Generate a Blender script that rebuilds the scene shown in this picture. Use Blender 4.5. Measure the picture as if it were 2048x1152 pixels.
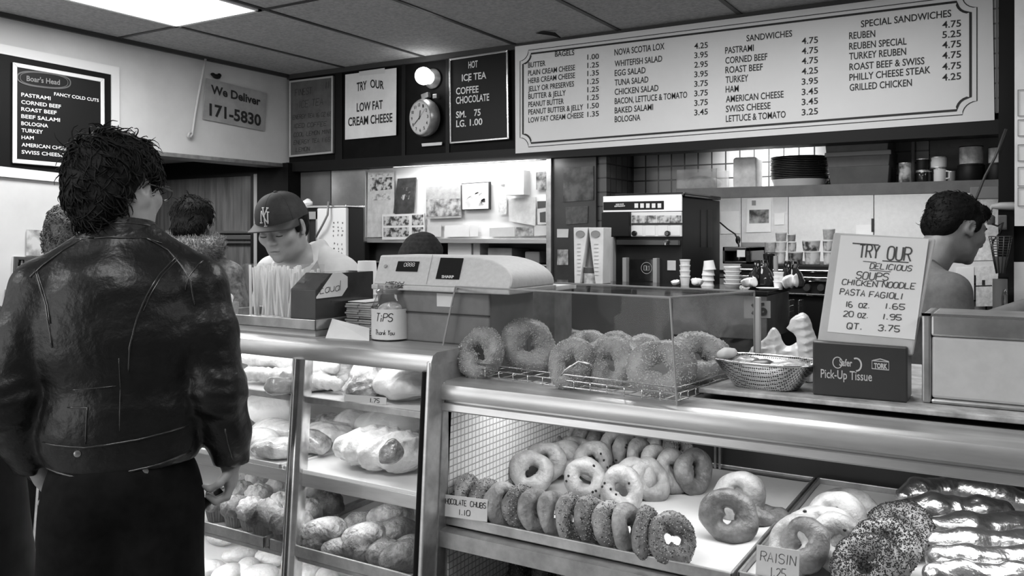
import bpy, math, random
import numpy as np
from mathutils import Vector, Matrix, Euler
from math import sin, cos, pi, radians as rad, hypot, atan2

S = bpy.context.scene
COL = S.collection
for _o in list(bpy.data.objects):
    bpy.data.objects.remove(_o)

# ------------------------------------------------------------------ camera
H, FPX, HOR, YAW = 1.48, 1700.0, 470.0, rad(31.1)
SA, CA = sin(YAW), cos(YAW)
cam_d = bpy.data.cameras.new('camera')
cam = bpy.data.objects.new('camera', cam_d)
COL.objects.link(cam)
cam.location = (0, 0, H)
cam.rotation_euler = (pi / 2, 0, YAW)
cam_d.sensor_width = 36.0
cam_d.sensor_fit = 'HORIZONTAL'
cam_d.lens = 36.0 * FPX / 2048
cam_d.shift_y = (HOR - 576) / 2048
cam_d.clip_start = 0.02
S.camera = cam

# ------------------------------------------------------------------ world, lamps, exposure
W = bpy.data.worlds.new('street_light')
S.world = W
W.use_nodes = True
_n = W.node_tree.nodes
_l = W.node_tree.links
_bg = _n['Background']
_bg.inputs[0].default_value = (0.5, 0.5, 0.5, 1)
_bg.inputs[1].default_value = 0.17
vs = S.view_settings
vs.view_transform = 'Standard'
vs.look = 'None'
vs.gamma = 1.0
vs.use_curve_mapping = False
vs.exposure = 0.0
S.render.film_transparent = False


def area(name, loc, size, power, rot=(0, 0, 0), spread=180):
    d = bpy.data.lights.new(name, 'AREA')
    d.shape = 'RECTANGLE'
    d.size, d.size_y = size
    d.energy = power
    d.spread = rad(spread)
    o = bpy.data.objects.new(name, d)
    o.location = loc
    o.rotation_euler = rot
    COL.objects.link(o)
    return o


# fluorescent troffers of the shop: the one in view and those over the customers behind the camera
area('troffer_lamp', (-3.27, 2.125, 2.485), (0.58, 1.18), 23)
area('troffer_lamp', (-1.0, 0.3, 2.49), (1.18, 0.58), 26)
area('troffer_lamp', (1.2, 1.6, 2.49), (0.58, 1.18), 22)
area('troffer_lamp', (-3.3, -0.6, 2.49), (0.58, 1.18), 36)
area('troffer_lamp', (-0.95, 2.7, 2.49), (1.18, 0.58), 23)
# shop window behind the customers on the left
area('window_daylight', (-3.0, -2.4, 1.25), (2.6, 1.9), 50, (rad(84), 0, rad(14)))
# tubes inside the two display cases, and shelf fill added in the bakery case
area('bakery_case_light', (-1.95, 1.585, 1.165), (1.35, 0.10), 1.1, (rad(14), 0, 0))
area('bakery_case_light', (-1.95, 1.535, 0.695), (1.35, 0.03), 4, (rad(10), 0, 0))
area('bakery_case_light', (-1.95, 1.565, 1.068), (1.35, 0.03), 1.5, (rad(10), 0, 0))  # added fill that brightens the middle shelf
area('bakery_case_light', (-1.95, 1.53, 0.862), (1.35, 0.02), 1.6, (rad(10), 0, 0))  # added fill that brightens the muffin trays
area('bagel_case_tube', (-0.45, 1.80, 1.118), (1.3, 0.16), 4.2, (rad(0), 0, 0))
# tubes over the notice board and under the back shelf, plus fill added in the recess
area('notice_board_tube', (-2.62, 3.86, 1.875), (0.9, 0.05), 3.2, (rad(25), 0, 0))
area('back_shelf_tube', (-0.75, 4.035, 1.692), (1.1, 0.03), 3.4, (rad(20), 0, 0))
area('tile_wall_lamp', (-1.10, 4.15, 2.14), (0.3, 0.05), 5, (rad(28), 0, 0), 80)
area('recess_fill', (-4.75, 3.35, 1.9), (0.5, 0.3), 9)  # unseen source, added to brighten the wood panelling
# ------------------------------------------------------------------ pixel -> world on real planes
def ray(u, v):
    a = (u - 1024) / FPX
    return Vector((-SA + CA * a, CA + SA * a, (HOR - v) / FPX))


def px(u, v, Y=None, X=None, z=None, d=None):
    r = ray(u, v)
    if d is None:
        if Y is not None: d = Y / r.y
        elif X is not None: d = X / r.x
        else: d = (z - H) / r.z
    return Vector((0, 0, H)) + r * d


# ------------------------------------------------------------------ materials
MATS = {}


def M(name, col=0.5, rough=0.5, metal=0.0, noise=None, bump=None, spec=0.5, dark=None, emit=None, coat=0.0,
      stretch=None):
    """noise=(scale, low, high): mottling between two greys; bump=(scale, strength, distance)"""
    if name in MATS: return MATS[name]
    m = bpy.data.materials.new(name)
    m.use_nodes = True
    nt = m.node_tree
    N, L = nt.nodes, nt.links
    b = N['Principled BSDF']
    b.inputs['Base Color'].default_value = (col, col, col, 1)
    b.inputs['Roughness'].default_value = rough
    b.inputs['Metallic'].default_value = metal
    b.inputs['Specular IOR Level'].default_value = spec
    b.inputs['Coat Weight'].default_value = coat
    if emit:
        b.inputs['Emission Color'].default_value = (1, 1, 1, 1)
        b.inputs['Emission Strength'].default_value = emit
    if noise or bump:
        tc = N.new('ShaderNodeTexCoord')
        src = tc.outputs['Object']
        if stretch:
            mp = N.new('ShaderNodeMapping')
            mp.inputs['Scale'].default_value = stretch
            L.new(src, mp.inputs[0])
            src = mp.outputs[0]
    if noise:
        t = N.new('ShaderNodeTexNoise')
        t.inputs['Scale'].default_value = noise[0]
        t.inputs['Detail'].default_value = 5
        t.inputs['Roughness'].default_value = 0.62
        L.new(src, t.inputs['Vector'])
        r = N.new('ShaderNodeValToRGB')
        lo, hi = noise[1], noise[2]
        r.color_ramp.elements[0].position = 0.34
        r.color_ramp.elements[1].position = 0.66
        r.color_ramp.elements[0].color = (lo, lo, lo, 1)
        r.color_ramp.elements[1].color = (hi, hi, hi, 1)
        L.new(t.outputs['Fac'], r.inputs[0])
        L.new(r.outputs[0], b.inputs['Base Color'])
    if bump:
        t = N.new('ShaderNodeTexNoise')
        t.inputs['Scale'].default_value = bump[0]
        t.inputs['Detail'].default_value = 6
        L.new(src, t.inputs['Vector'])
        bp = N.new('ShaderNodeBump')
        bp.inputs['Strength'].default_value = bump[1]
        bp.inputs['Distance'].default_value = bump[2] if len(bump) > 2 else 0.005
        L.new(t.outputs['Fac'], bp.inputs['Height'])
        L.new(bp.outputs[0], b.inputs['Normal'])
    MATS[name] = m
    return m


def M_glass(name, tint=0.95, refl=0.5, haze=0.0, base=0.03):
    if name in MATS: return MATS[name]
    m = bpy.data.materials.new(name)
    m.use_nodes = True
    nt = m.node_tree
    N, L = nt.nodes, nt.links
    N.clear()
    out = N.new('ShaderNodeOutputMaterial')
    tr = N.new('ShaderNodeBsdfTransparent')
    tr.inputs[0].default_value = (tint, tint, tint, 1)
    gl = N.new('ShaderNodeBsdfGlossy')
    gl.inputs['Roughness'].default_value = 0.03
    lw = N.new('ShaderNodeLayerWeight')
    lw.inputs[0].default_value = 0.5
    mth = N.new('ShaderNodeMath')
    mth.operation = 'MULTIPLY_ADD'
    mth.inputs[1].default_value = refl
    mth.inputs[2].default_value = base
    pw = N.new('ShaderNodeMath')
    pw.operation = 'POWER'
    pw.inputs[1].default_value = 2.5
    L.new(lw.outputs['Facing'], pw.inputs[0])
    L.new(pw.outputs[0], mth.inputs[0])
    mx = N.new('ShaderNodeMixShader')
    L.new(mth.outputs[0], mx.inputs[0])
    L.new(tr.outputs[0], mx.inputs[1])
    L.new(gl.outputs[0], mx.inputs[2])
    last = mx.outputs[0]
    if haze:
        df = N.new('ShaderNodeBsdfDiffuse')
        df.inputs[0].default_value = (0.8, 0.8, 0.8, 1)
        tc = N.new('ShaderNodeTexCoord')
        nz = N.new('ShaderNodeTexNoise')
        nz.inputs['Scale'].default_value = 9
        nz.inputs['Detail'].default_value = 6
        L.new(tc.outputs['Object'], nz.inputs['Vector'])
        mr = N.new('ShaderNodeMapRange')
        mr.inputs[1].default_value = 0.35
        mr.inputs[2].default_value = 0.75
        mr.inputs[3].default_value = haze * 0.3
        mr.inputs[4].default_value = haze
        L.new(nz.outputs['Fac'], mr.inputs[0])
        m2 = N.new('ShaderNodeMixShader')
        L.new(mr.outputs[0], m2.inputs[0])
        L.new(last, m2.inputs[1])
        L.new(df.outputs[0], m2.inputs[2])
        last = m2.outputs[0]
    L.new(last, out.inputs[0])
    MATS[name] = m
    return m


def M_brick(name, c1, c2, mortar, w, h, gap, rough=0.4, axes='XZ', bump=0.3, offset=0.0):
    """square tiles; axes picks the object-space plane the tiles lie in"""
    if name in MATS: return MATS[name]
    m = bpy.data.materials.new(name)
    m.use_nodes = True
    nt = m.node_tree
    N, L = nt.nodes, nt.links
    b = N['Principled BSDF']
    b.inputs['Roughness'].default_value = rough
    tc = N.new('ShaderNodeTexCoord')
    sp = N.new('ShaderNodeSeparateXYZ')
    cb = N.new('ShaderNodeCombineXYZ')
    L.new(tc.outputs['Object'], sp.inputs[0])
    L.new(sp.outputs[axes[0]], cb.inputs[0])
    L.new(sp.outputs[axes[1]], cb.inputs[1])
    br = N.new('ShaderNodeTexBrick')
    br.offset = offset
    br.squash = 1
    br.inputs['Color1'].default_value = (c1, c1, c1, 1)
    br.inputs['Color2'].default_value = (c2, c2, c2, 1)
    br.inputs['Mortar'].default_value = (mortar, mortar, mortar, 1)
    br.inputs['Scale'].default_value = 1
    br.inputs['Brick Width'].default_value = w
    br.inputs['Row Height'].default_value = h
    br.inputs['Mortar Size'].default_value = gap
    br.inputs['Mortar Smooth'].default_value = 0.2
    br.inputs['Bias'].default_value = 0
    L.new(cb.outputs[0], br.inputs['Vector'])
    L.new(br.outputs['Color'], b.inputs['Base Color'])
    bp = N.new('ShaderNodeBump')
    bp.inputs['Strength'].default_value = bump
    bp.inputs['Distance'].default_value = 0.003
    bp.invert = True
    L.new(br.outputs['Fac'], bp.inputs['Height'])
    L.new(bp.outputs[0], b.inputs['Normal'])
    MATS[name] = m
    return m


def M_crust(name, lo, hi, top, rough=0.45, scale=26, bump=0.35):
    """baked dough: pale sides and underside, darker baked top (local +Z), mottled"""
    if name in MATS: return MATS[name]
    m = M(name, hi, rough, noise=(scale, lo, hi), bump=(120, bump * 1.7, 0.005))
    nt = m.node_tree
    N, L = nt.nodes, nt.links
    b = N['Principled BSDF']
    ramp = b.inputs['Base Color'].links[0].from_node
    tc = [n for n in N if n.type == 'TEX_COORD'][0]
    t = N.new('ShaderNodeTexNoise')
    t.inputs['Scale'].default_value = 15
    t.inputs['Detail'].default_value = 4
    L.new(tc.outputs['Object'], t.inputs['Vector'])
    mr = N.new('ShaderNodeMapRange')
    mr.inputs[1].default_value = 0.42
    mr.inputs[2].default_value = 0.66
    L.new(t.outputs['Fac'], mr.inputs[0])
    mx = N.new('ShaderNodeMix')
    mx.data_type = 'RGBA'
    L.new(mr.outputs[0], mx.inputs[0])
    L.new(ramp.outputs[0], mx.inputs[6])
    mx.inputs[7].default_value = (top, top, top, 1)
    L.new(mx.outputs[2], b.inputs['Base Color'])
    return m


def M_print(name, lo, hi, scale, paper=0.75, thr=0.5, soft=0.06, vor=False):
    """blotchy printed picture"""
    if name in MATS: return MATS[name]
    m = M(name, hi, 0.55)
    nt = m.node_tree
    N, L = nt.nodes, nt.links
    b = N['Principled BSDF']
    tc = N.new('ShaderNodeTexCoord')
    t = N.new('ShaderNodeTexVoronoi' if vor else 'ShaderNodeTexNoise')
    t.inputs['Scale'].default_value = scale
    if not vor: t.inputs['Detail'].default_value = 5
    L.new(tc.outputs['Object'], t.inputs['Vector'])
    r = N.new('ShaderNodeValToRGB')
    e = r.color_ramp.elements
    e[0].position = thr - soft
    e[1].position = thr + soft
    e[0].color = (lo, lo, lo, 1)
    e[1].color = (hi, hi, hi, 1)
    L.new(t.outputs['Distance' if vor else 'Fac'], r.inputs[0])
    L.new(r.outputs[0], b.inputs['Base Color'])
    return m


STEEL = M('brushed_steel', 0.56, 0.34, 0.7, noise=(30, 0.47, 0.62), bump=(160, 0.05, 0.001), stretch=(0.15, 1, 1))
STEEL_D = M('dull_steel', 0.42, 0.42, 0.8, noise=(18, 0.30, 0.48))
STEEL_B = M('bright_steel', 0.8, 0.22, 0.95, noise=(25, 0.62, 0.85), stretch=(0.15, 1, 1))
CHROME = M('chrome', 0.85, 0.1, 1.0)
WHITE = M('white_plastic', 0.80, 0.4)
CUPW = M('paper_cup_white', 0.83, 0.55)
PAPER = M('white_paper', 0.82, 0.7, noise=(6, 0.74, 0.86))
PAPER_G = M('grey_paper', 0.62, 0.7, noise=(5, 0.52, 0.68))
BLACK = M('black_paint', 0.008, 0.5, spec=0.25)
BLACKG = M('black_gloss', 0.012, 0.12)
INK = M('ink', 0.015, 0.6)
INKW = M('white_letters', 0.85, 0.5)
CARD = M('cardboard', 0.26, 0.8, noise=(8, 0.2, 0.3))
GLASS = M_glass('clear_glass', 0.97, 0.35)
SKIN = M('skin', 0.30, 0.5, noise=(14, 0.26, 0.33), bump=(140, 0.12, 0.002))
HAIR = M('dark_hair', 0.006, 0.6, noise=(60, 0.004, 0.010), bump=(90, 0.6, 0.004), spec=0.12)


# ------------------------------------------------------------------ geometry collector
class G:
    def __init__(s):
        s.v, s.f, s.mi = [], [], []
        s.m = 0
        s.T = None

    def add(s, vs, fs):
        o = len(s.v)
        if s.T is not None: vs = [s.T @ Vector(p) for p in vs]
        s.v += [tuple(p) for p in vs]
        s.f += [tuple(i + o for i in q) for q in fs]
        s.mi += [s.m] * len(fs)
        return s

    def hexa(s, p):  # 8 points: bottom loop 0-3, top loop 4-7
        return s.add(p, [(0, 3, 2, 1), (4, 5, 6, 7), (0, 1, 5, 4), (1, 2, 6, 5), (2, 3, 7, 6), (3, 0, 4, 7)])

    def box(s, x0, x1, y0, y1, z0, z1):
        return s.hexa([(x0, y0, z0), (x1, y0, z0), (x1, y1, z0), (x0, y1, z0),
                       (x0, y0, z1), (x1, y0, z1), (x1, y1, z1), (x0, y1, z1)])

    def cbox(s, c, sz, rot=None):
        q = Matrix.Identity(3) if rot is None else Euler(rot).to_matrix()
        h = [k / 2 for k in sz]
        P = [(-1, -1, -1), (1, -1, -1), (1, 1, -1), (-1, 1, -1), (-1, -1, 1), (1, -1, 1), (1, 1, 1), (-1, 1, 1)]
        return s.hexa([Vector(c) + q @ Vector((a * h[0], b * h[1], e * h[2])) for a, b, e in P])

    def slab(s, quad, n, t):
        """quad of 4 world points facing n, thickness t behind it"""
        n = Vector(n) * t
        q = [Vector(p) for p in quad]
        return s.hexa([p - n for p in q] + q)

    def quad(s, q):
        return s.add(q, [(0, 1, 2, 3)])

    def prism(s, poly, d, off=(0, 0, 0)):
        """poly: list of 3D points (planar); extruded by vector d"""
        d, off = Vector(d), Vector(off)
        n = len(poly)
        a = [Vector(p) + off for p in poly]
        return s.add(a + [p + d for p in a],
                     [tuple(range(n))[::-1], tuple(range(n, 2 * n))] +
                     [(i, (i + 1) % n, n + (i + 1) % n, n + i) for i in range(n)])

    def lathe(s, prof, c=(0, 0, 0), n=24, axis=None, cap=True, sx=1, sy=1):
        c = Vector(c)
        q = Matrix.Identity(3) if axis is None else Vector((0, 0, 1)).rotation_difference(Vector(axis)).to_matrix()
        vs, fs = [], []
        for r, z in prof:
            for i in range(n):
                a = 2 * pi * i / n
                vs.append(c + q @ Vector((r * cos(a) * sx, r * sin(a) * sy, z)))
        for j in range(len(prof) - 1):
            for i in range(n):
                k = (i + 1) % n
                fs.append((j * n + i, j * n + k, (j + 1) * n + k, (j + 1) * n + i))
        if cap:
            fs.append(tuple(range(n))[::-1])
            fs.append(tuple(range((len(prof) - 1) * n, len(prof) * n)))
        return s.add(vs, fs)

    def cyl(s, a, b, r, r2=None, n=16):
        a, b = Vector(a), Vector(b)
        L = (b - a).length
        return s.lathe([(r, 0), (r if r2 is None else r2, L)], a, n, (b - a) / L)

    def ball(s, c, r, nu=16, nv=10, rot=None):
        r = (r, r, r) if not hasattr(r, '__len__') else r
        q = Matrix.Identity(3) if rot is None else Euler(rot).to_matrix()
        c = Vector(c)
        vs = [c + q @ Vector((0, 0, -r[2]))]
        fs = []
        for j in range(1, nv):
            t = -pi / 2 + pi * j / nv
            for i in range(nu):
                a = 2 * pi * i / nu
                vs.append(c + q @ Vector((r[0] * cos(t) * cos(a), r[1] * cos(t) * sin(a), r[2] * sin(t))))
        vs.append(c + q @ Vector((0, 0, r[2])))
        last = len(vs) - 1
        for i in range(nu):
            k = (i + 1) % nu
            fs.append((0, 1 + k, 1 + i))
            fs.append((last, last - nu + i, last - nu + k))
            for j in range(nv - 2):
                fs.append((1 + j * nu + i, 1 + j * nu + k, 1 + (j + 1) * nu + k, 1 + (j + 1) * nu + i))
        return s.add(vs, fs)

    def tube(s, path, r, n=8, closed=False, flat=1.0):
        P = [Vector(p) for p in path]
        m = len(P)
        R = r if hasattr(r, '__len__') else [r] * m
        vs, fs = [], []
        up = None
        for i in range(m):
            if closed: t = P[(i + 1) % m] - P[i - 1]
            else: t = P[min(i + 1, m - 1)] - P[max(i - 1, 0)]
            t = t.normalized() if t.length > 1e-9 else Vector((0, 0, 1))
            if up is None:
                up = t.orthogonal().normalized()
            up = (up - t * up.dot(t))
            up = up.normalized() if up.length > 1e-6 else t.orthogonal().normalized()
            w = t.cross(up)
            for k in range(n):
                a = 2 * pi * k / n
                vs.append(P[i] + up * (cos(a) * R[i]) + w * (sin(a) * R[i] * flat))
        for i in range(m if closed else m - 1):
            j = (i + 1) % m
            for k in range(n):
                q = (k + 1) % n
                fs.append((i * n + k, i * n + q, j * n + q, j * n + k))
        if not closed:
            fs.append(tuple(range(n))[::-1])
            fs.append(tuple(range((m - 1) * n, m * n)))
        return s.add(vs, fs)

    def ribbon(s, path, w, nrm, closed=False):
        """flat band of width w along path lying on a plane with normal nrm"""
        P = [Vector(p) for p in path]
        nrm = Vector(nrm)
        m = len(P)
        vs, fs = [], []
        for i in range(m):
            if closed: t = (P[(i + 1) % m] - P[i - 1])
            else: t = P[min(i + 1, m - 1)] - P[max(i - 1, 0)]
            sd = t.cross(nrm)
            sd = sd.normalized() * (w / 2) if sd.length > 1e-9 else Vector((0, 0, 0))
            vs += [P[i] - sd, P[i] + sd]
        for i in range(m if closed else m - 1):
            j = (i + 1) % m
            fs.append((2 * i, 2 * j, 2 * j + 1, 2 * i + 1))
        return s.add(vs, fs)

    def grid(s, fn, nu, nv, wrapu=False):
        vs = [fn(i / (nu if wrapu else nu - 1), j / (nv - 1)) for j in range(nv) for i in range(nu)]
        fs = []
        for j in range(nv - 1):
            for i in range(nu if wrapu else nu - 1):
                k = (i + 1) % nu
                fs.append((j * nu + i, j * nu + k, (j + 1) * nu + k, (j + 1) * nu + i))
        return s.add(vs, fs)

    def text(s, body, p0, p1, h, up=(0, 0, 1), off=(0, 0, 0), bold=0.0, shear=0.0):
        """set type with its baseline from p0 to p1, cap height h"""
        p0, p1, off = Vector(p0), Vector(p1), Vector(off)
        vs, fs, w, hh = glyphs(body, bold)
        ex = (p1 - p0) / w
        ez = Vector(up) * (h / hh)
        return s.add([p0 + ex * (x + shear * y) + ez * y + off for x, y in vs], fs)

    def hand(s, body, p0, p1, h, nrm, up=(0, 0, 1), w=0.0012, off=(0, 0, 0), slant=0.15, jit=0.25, seed=1):
        """felt-pen handwriting as pen strokes"""
        rng = random.Random(seed)
        p0, p1, off = Vector(p0), Vector(p1), Vector(off)
        adv = sum(0.7 if c == ' ' else (0.55 if c in '.,i1I' else 1.0) for c in body) - 0.2
        ex = (p1 - p0) / adv
        ez = Vector(up) * h
        x = 0.0
        for c in body:
            if c != ' ':
                j1, j2 = rng.uniform(-jit, jit) * 0.12, rng.uniform(-jit, jit) * 0.2
                for st in STROKES.get(c, STROKES.get(c.upper(), '0040')).split('|'):
                    P = []
                    for k in range(0, len(st), 2):
                        gx, gy = int(st[k]) / 4 * 0.78, int(st[k + 1]) / 6
                        if c in '.,i1I': gx -= 0.22
                        P.append((gx, gy))
                    if len(P) > 3:  # round the corners
                        Q = [P[0]]
                        for a, b in zip(P[:-1], P[1:]):
                            Q += [(a[0] * .75 + b[0] * .25, a[1] * .75 + b[1] * .25),
                                  (a[0] * .25 + b[0] * .75, a[1] * .25 + b[1] * .75)]
                        Q.append(P[-1])
                        P = Q
                    pts = [p0 + ex * (x + gx + slant * (gy + 0) + j2 * gy) + ez * (gy + j1) + off for gx, gy in P]
                    s.ribbon(pts, w, nrm)
            x += 0.7 if c == ' ' else (0.55 if c in '.,i1I' else 1.0)
        return s

    def build(s, name, mats, parent=None, smooth=False, bevel=0, label=None, cat=None, group=None, kind=None, seg=2,
              sub=0):
        me = bpy.data.meshes.new(name)
        me.from_pydata(s.v, [], s.f)
        mats = mats if isinstance(mats, (list, tuple)) else [mats]
        for m in mats: me.materials.append(m)
        if len(mats) > 1: me.polygons.foreach_set('material_index', s.mi)
        if smooth is not False:
            me.polygons.foreach_set('use_smooth', [True] * len(me.polygons))
            if smooth is not True:
                try: me.set_sharp_from_angle(angle=rad(smooth))
                except Exception: pass
        me.update()
        return put(name, me, parent, bevel, label, cat, group, kind, seg, sub)


def put(name, me, parent=None, bevel=0, label=None, cat=None, group=None, kind=None, seg=2, sub=0):
    o = bpy.data.objects.new(name, me)
    COL.objects.link(o)
    if parent is not None:
        base = rel_of(parent)
        n = len(me.vertices)
        co = np.empty(n * 3)
        me.vertices.foreach_get('co', co)
        co = co.reshape(-1, 3)
        inv = np.array(base.inverted())
        co = co @ inv[:3, :3].T + inv[:3, 3]
        c = (co.min(0) + co.max(0)) / 2
        co = co - c
        o.location = c
        me.vertices.foreach_set('co', co.ravel())
        o.parent = parent
    elif kind != 'structure':
        n = len(me.vertices)
        co = np.empty(n * 3)
        me.vertices.foreach_get('co', co)
        co = co.reshape(-1, 3)
        c = (co.min(0) + co.max(0)) / 2
        c[2] = co[:, 2].min()
        me.vertices.foreach_set('co', (co - c).ravel())
        o.location = c
    me.update()
    if bevel:
        b = o.modifiers.new('bevel', 'BEVEL')
        b.width = bevel
        b.segments = seg
        b.limit_method = 'ANGLE'
        b.angle_limit = rad(40)
    if sub:
        b = o.modifiers.new('sub', 'SUBSURF')
        b.levels = b.render_levels = sub
    tag(o, label, cat, group, kind)
    return o


def world_of(o):
    m = o.matrix_basis.copy()
    while o.parent is not None:
        o = o.parent
        m = o.matrix_basis @ m
    return m


def rel_of(o):
    """the frame a part's coordinates are given in: the world, or its thing's own frame when that is local"""
    m = Matrix.Identity(4)
    while True:
        if o.parent is None:
            return m if o.get('local') else o.matrix_basis @ m
        m = o.matrix_basis @ m
        o = o.parent


def tag(o, label=None, cat=None, group=None, kind=None):
    if label: o['label'] = label
    if cat: o['category'] = cat
    if group: o['group'] = group
    if kind: o['kind'] = kind
    return o


def thing(name, label, cat, loc=(0, 0, 0), rz=0.0, group=None, rot=None, local=False):
    """an Empty at the thing's base; parts are then built with parent=it (world coordinates,
    or the thing's own coordinates when local)"""
    o = bpy.data.objects.new(name, None)
    o.empty_display_size = 0.05
    COL.objects.link(o)
    o.location = loc
    o.rotation_euler = rot if rot else (0, 0, rz)
    tag(o, label, cat, group)
    if local: o['local'] = 1
    return o


def dup(src, loc, rot=None, label=None, group=None, scale=None, mesh=None):
    o = src.copy()
    COL.objects.link(o)
    o.location = loc
    if rot is not None: o.rotation_euler = rot
    if scale is not None: o.scale = scale if hasattr(scale, '__len__') else (scale,) * 3
    if label: o['label'] = label
    if group: o['group'] = group
    if mesh: o.data = mesh
    for ch in src.children:
        c = ch.copy()
        COL.objects.link(c)
        c.parent = o
        for g in ch.children:
            d = g.copy()
            COL.objects.link(d)
            d.parent = c
    return o


_GL = {}


def glyphs(body, bold=0.0):
    k = (body, bold)
    if k in _GL: return _GL[k]
    cv = bpy.data.curves.new('type', 'FONT')
    cv.body = body
    cv.offset = bold
    cv.resolution_u = 3
    ob = bpy.data.objects.new('type', cv)
    COL.objects.link(ob)
    dg = bpy.context.evaluated_depsgraph_get()
    dg.update()
    me = bpy.data.meshes.new_from_object(ob.evaluated_get(dg))
    vs = [(p.co.x, p.co.y) for p in me.vertices]
    fs = [tuple(p.vertices) for p in me.polygons]
    bpy.data.objects.remove(ob)
    bpy.data.curves.remove(cv)
    bpy.data.meshes.remove(me)
    x0 = min(p[0] for p in vs)
    y0 = 0.0
    vs = [(x - x0, y - y0) for x, y in vs]
    _GL[k] = (vs, fs, max(p[0] for p in vs), max(p[1] for p in vs))
    return _GL[k]


STROKES = {
    'A': '002640|1232', 'B': '0006|063645443303|3342413000', 'C': '4536160501103041', 'D': '0006|062645412000',
    'E': '460600|0040|0333', 'F': '460600|0333', 'G': '45361605011030414323', 'H': '0006|4640|0343', 'I': '2026',
    'J': '4641301001', 'K': '0006|4602|1340', 'L': '0600|0040', 'M': '0006|0623|2346|4640', 'N': '0006|0640|4046',
    'O': '160501103041453616', 'P': '0006|063645443303', 'Q': '160501103041453616|2240',
    'R': '0006|063645443303|2340', 'S': '453616050413334241301001', 'T': '0646|2620', 'U': '060110304146',
    'V': '0620|2046', 'W': '0610|1024|2430|3046', 'X': '0046|0640', 'Y': '0623|4623|2320', 'Z': '0646|4600|0040',
    '0': '160501103041453616', '1': '2620', '2': '0516364544000040', '3': '05163645443323|334241301001',
    '4': '3036|3602|0242', '5': '4606|0603|03334241301001', '6': '3616050110304142331302', '7': '0646|4610',
    '8': '160504133344453616|130201103041423313', '9': '1030414536160504133344', '.': '2021', '-': '1333',
    ',': '2110', '&': '40041526351401103042', 'h': '0006|0213334240', 'a': '4340|4333130201103041',
    'n': '0003|0213334240', 'k': '0006|3302|1230', 'o': '130201103041423313', 'u': '030110304143|4340',
    'i': '2023|2425', 'q': '4340|4333130201103041', 'l': '0600'}


# ------------------------------------------------------------------ implicit surfaces (figures, dough, cloth)
def smin(a, b, k):
    h = np.clip(0.5 + 0.5 * (b - a) / k, 0, 1)
    return b * (1 - h) + a * h - k * h * (1 - h)


def wob(P, s, seed=0, n=7):
    rng = np.random.RandomState(seed)
    o = np.zeros(len(P))
    for i in range(n):
        d = rng.normal(size=3)
        d /= np.linalg.norm(d)
        o += np.sin(P @ (d * s * (0.7 + 0.8 * rng.rand())) + rng.rand() * 6.28)
    return o / n


def crum(P, s, seed=0):
    """sharp creases of crumpled film or paper, roughly -1..1"""
    return (np.abs(wob(P, s, seed, 2)) * 1.6 - 0.6) + 0.5 * (np.abs(wob(P, s * 2.3, seed + 1, 2)) * 1.6 - 0.6)


class F:
    """smooth union of round cones and ellipsoids"""

    def __init__(s, k=0.03):
        s.k, s.it, s.post = k, [], []

    def cone(s, a, b, ra, rb, k=None, flat=None):
        s.it.append(('c', np.array(a, float), np.array(b, float), ra, rb, k or s.k, flat))
        return s

    def ell(s, c, r, rot=None, k=None):
        q = np.identity(3) if rot is None else np.array(Euler(rot).to_matrix())
        s.it.append(('e', np.array(c, float), np.array(r, float), q, None, k or s.k, None))
        return s

    def cut(s, c, r, rot=None, k=0.006):
        q = np.identity(3) if rot is None else np.array(Euler(rot).to_matrix())
        s.it.append(('x', np.array(c, float), np.array(r, float), q, None, k, None))
        return s

    def chain(s, pts, rs, k=None):
        for a, b, p, q in zip(pts[:-1], pts[1:], rs[:-1], rs[1:]): s.cone(a, b, p, q, k)
        return s

    def __call__(s, P):
        o = None
        for t, a, b, c, d, k, fl in s.it:
            if t == 'c':
                ba = b - a
                pa = P - a
                h = np.clip((pa @ ba) / (ba @ ba), 0, 1)
                q = pa - h[:, None] * ba
                if fl is not None: q = q * np.array(fl)
                v = np.sqrt((q * q).sum(1)) - (c + (d - c) * h)
            else:
                q = (P - a) @ c
                k0 = np.sqrt(((q / b) ** 2).sum(1))
                k1 = np.sqrt(((q / (b * b)) ** 2).sum(1)) + 1e-9
                v = k0 * (k0 - 1) / k1
            if t == 'x': o = -smin(-o, v, k)
            else: o = v if o is None else smin(o, v, k)
        for p in s.post: o = p(P, o)
        return o

    def bounds(s, pad=0.03):
        lo, hi = [], []
        for t, a, b, c, d, k, fl in s.it:
            if t == 'c':
                r = max(c, d) * (1 if fl is None else 1 / min(fl))
                lo.append(np.minimum(a, b) - r)
                hi.append(np.maximum(a, b) + r)
            elif t == 'e':
                m = b.max() if not np.allclose(c, np.identity(3)) else b
                lo.append(a - m)
                hi.append(a + m)
        return np.min(lo, 0) - pad, np.max(hi, 0) + pad

    def mesh(s, h, name='body', clip=None, smooth=1, fine=()):
        lo, hi = s.bounds()
        if clip: lo, hi = np.maximum(lo, clip[0]), np.minimum(hi, clip[1])
        return surfnet(s, lo, hi, h, name, smooth, fine)


def axis_of(lo, hi, h, fine):
    """grid lines from lo to hi, step h, finer inside the given (a, b, step) spans"""
    out = [lo]
    while out[-1] < hi:
        x = out[-1]
        st = min([h] + [f for a, b, f in fine if a - f <= x < b])
        out.append(x + st)
    return np.array(out)


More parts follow.
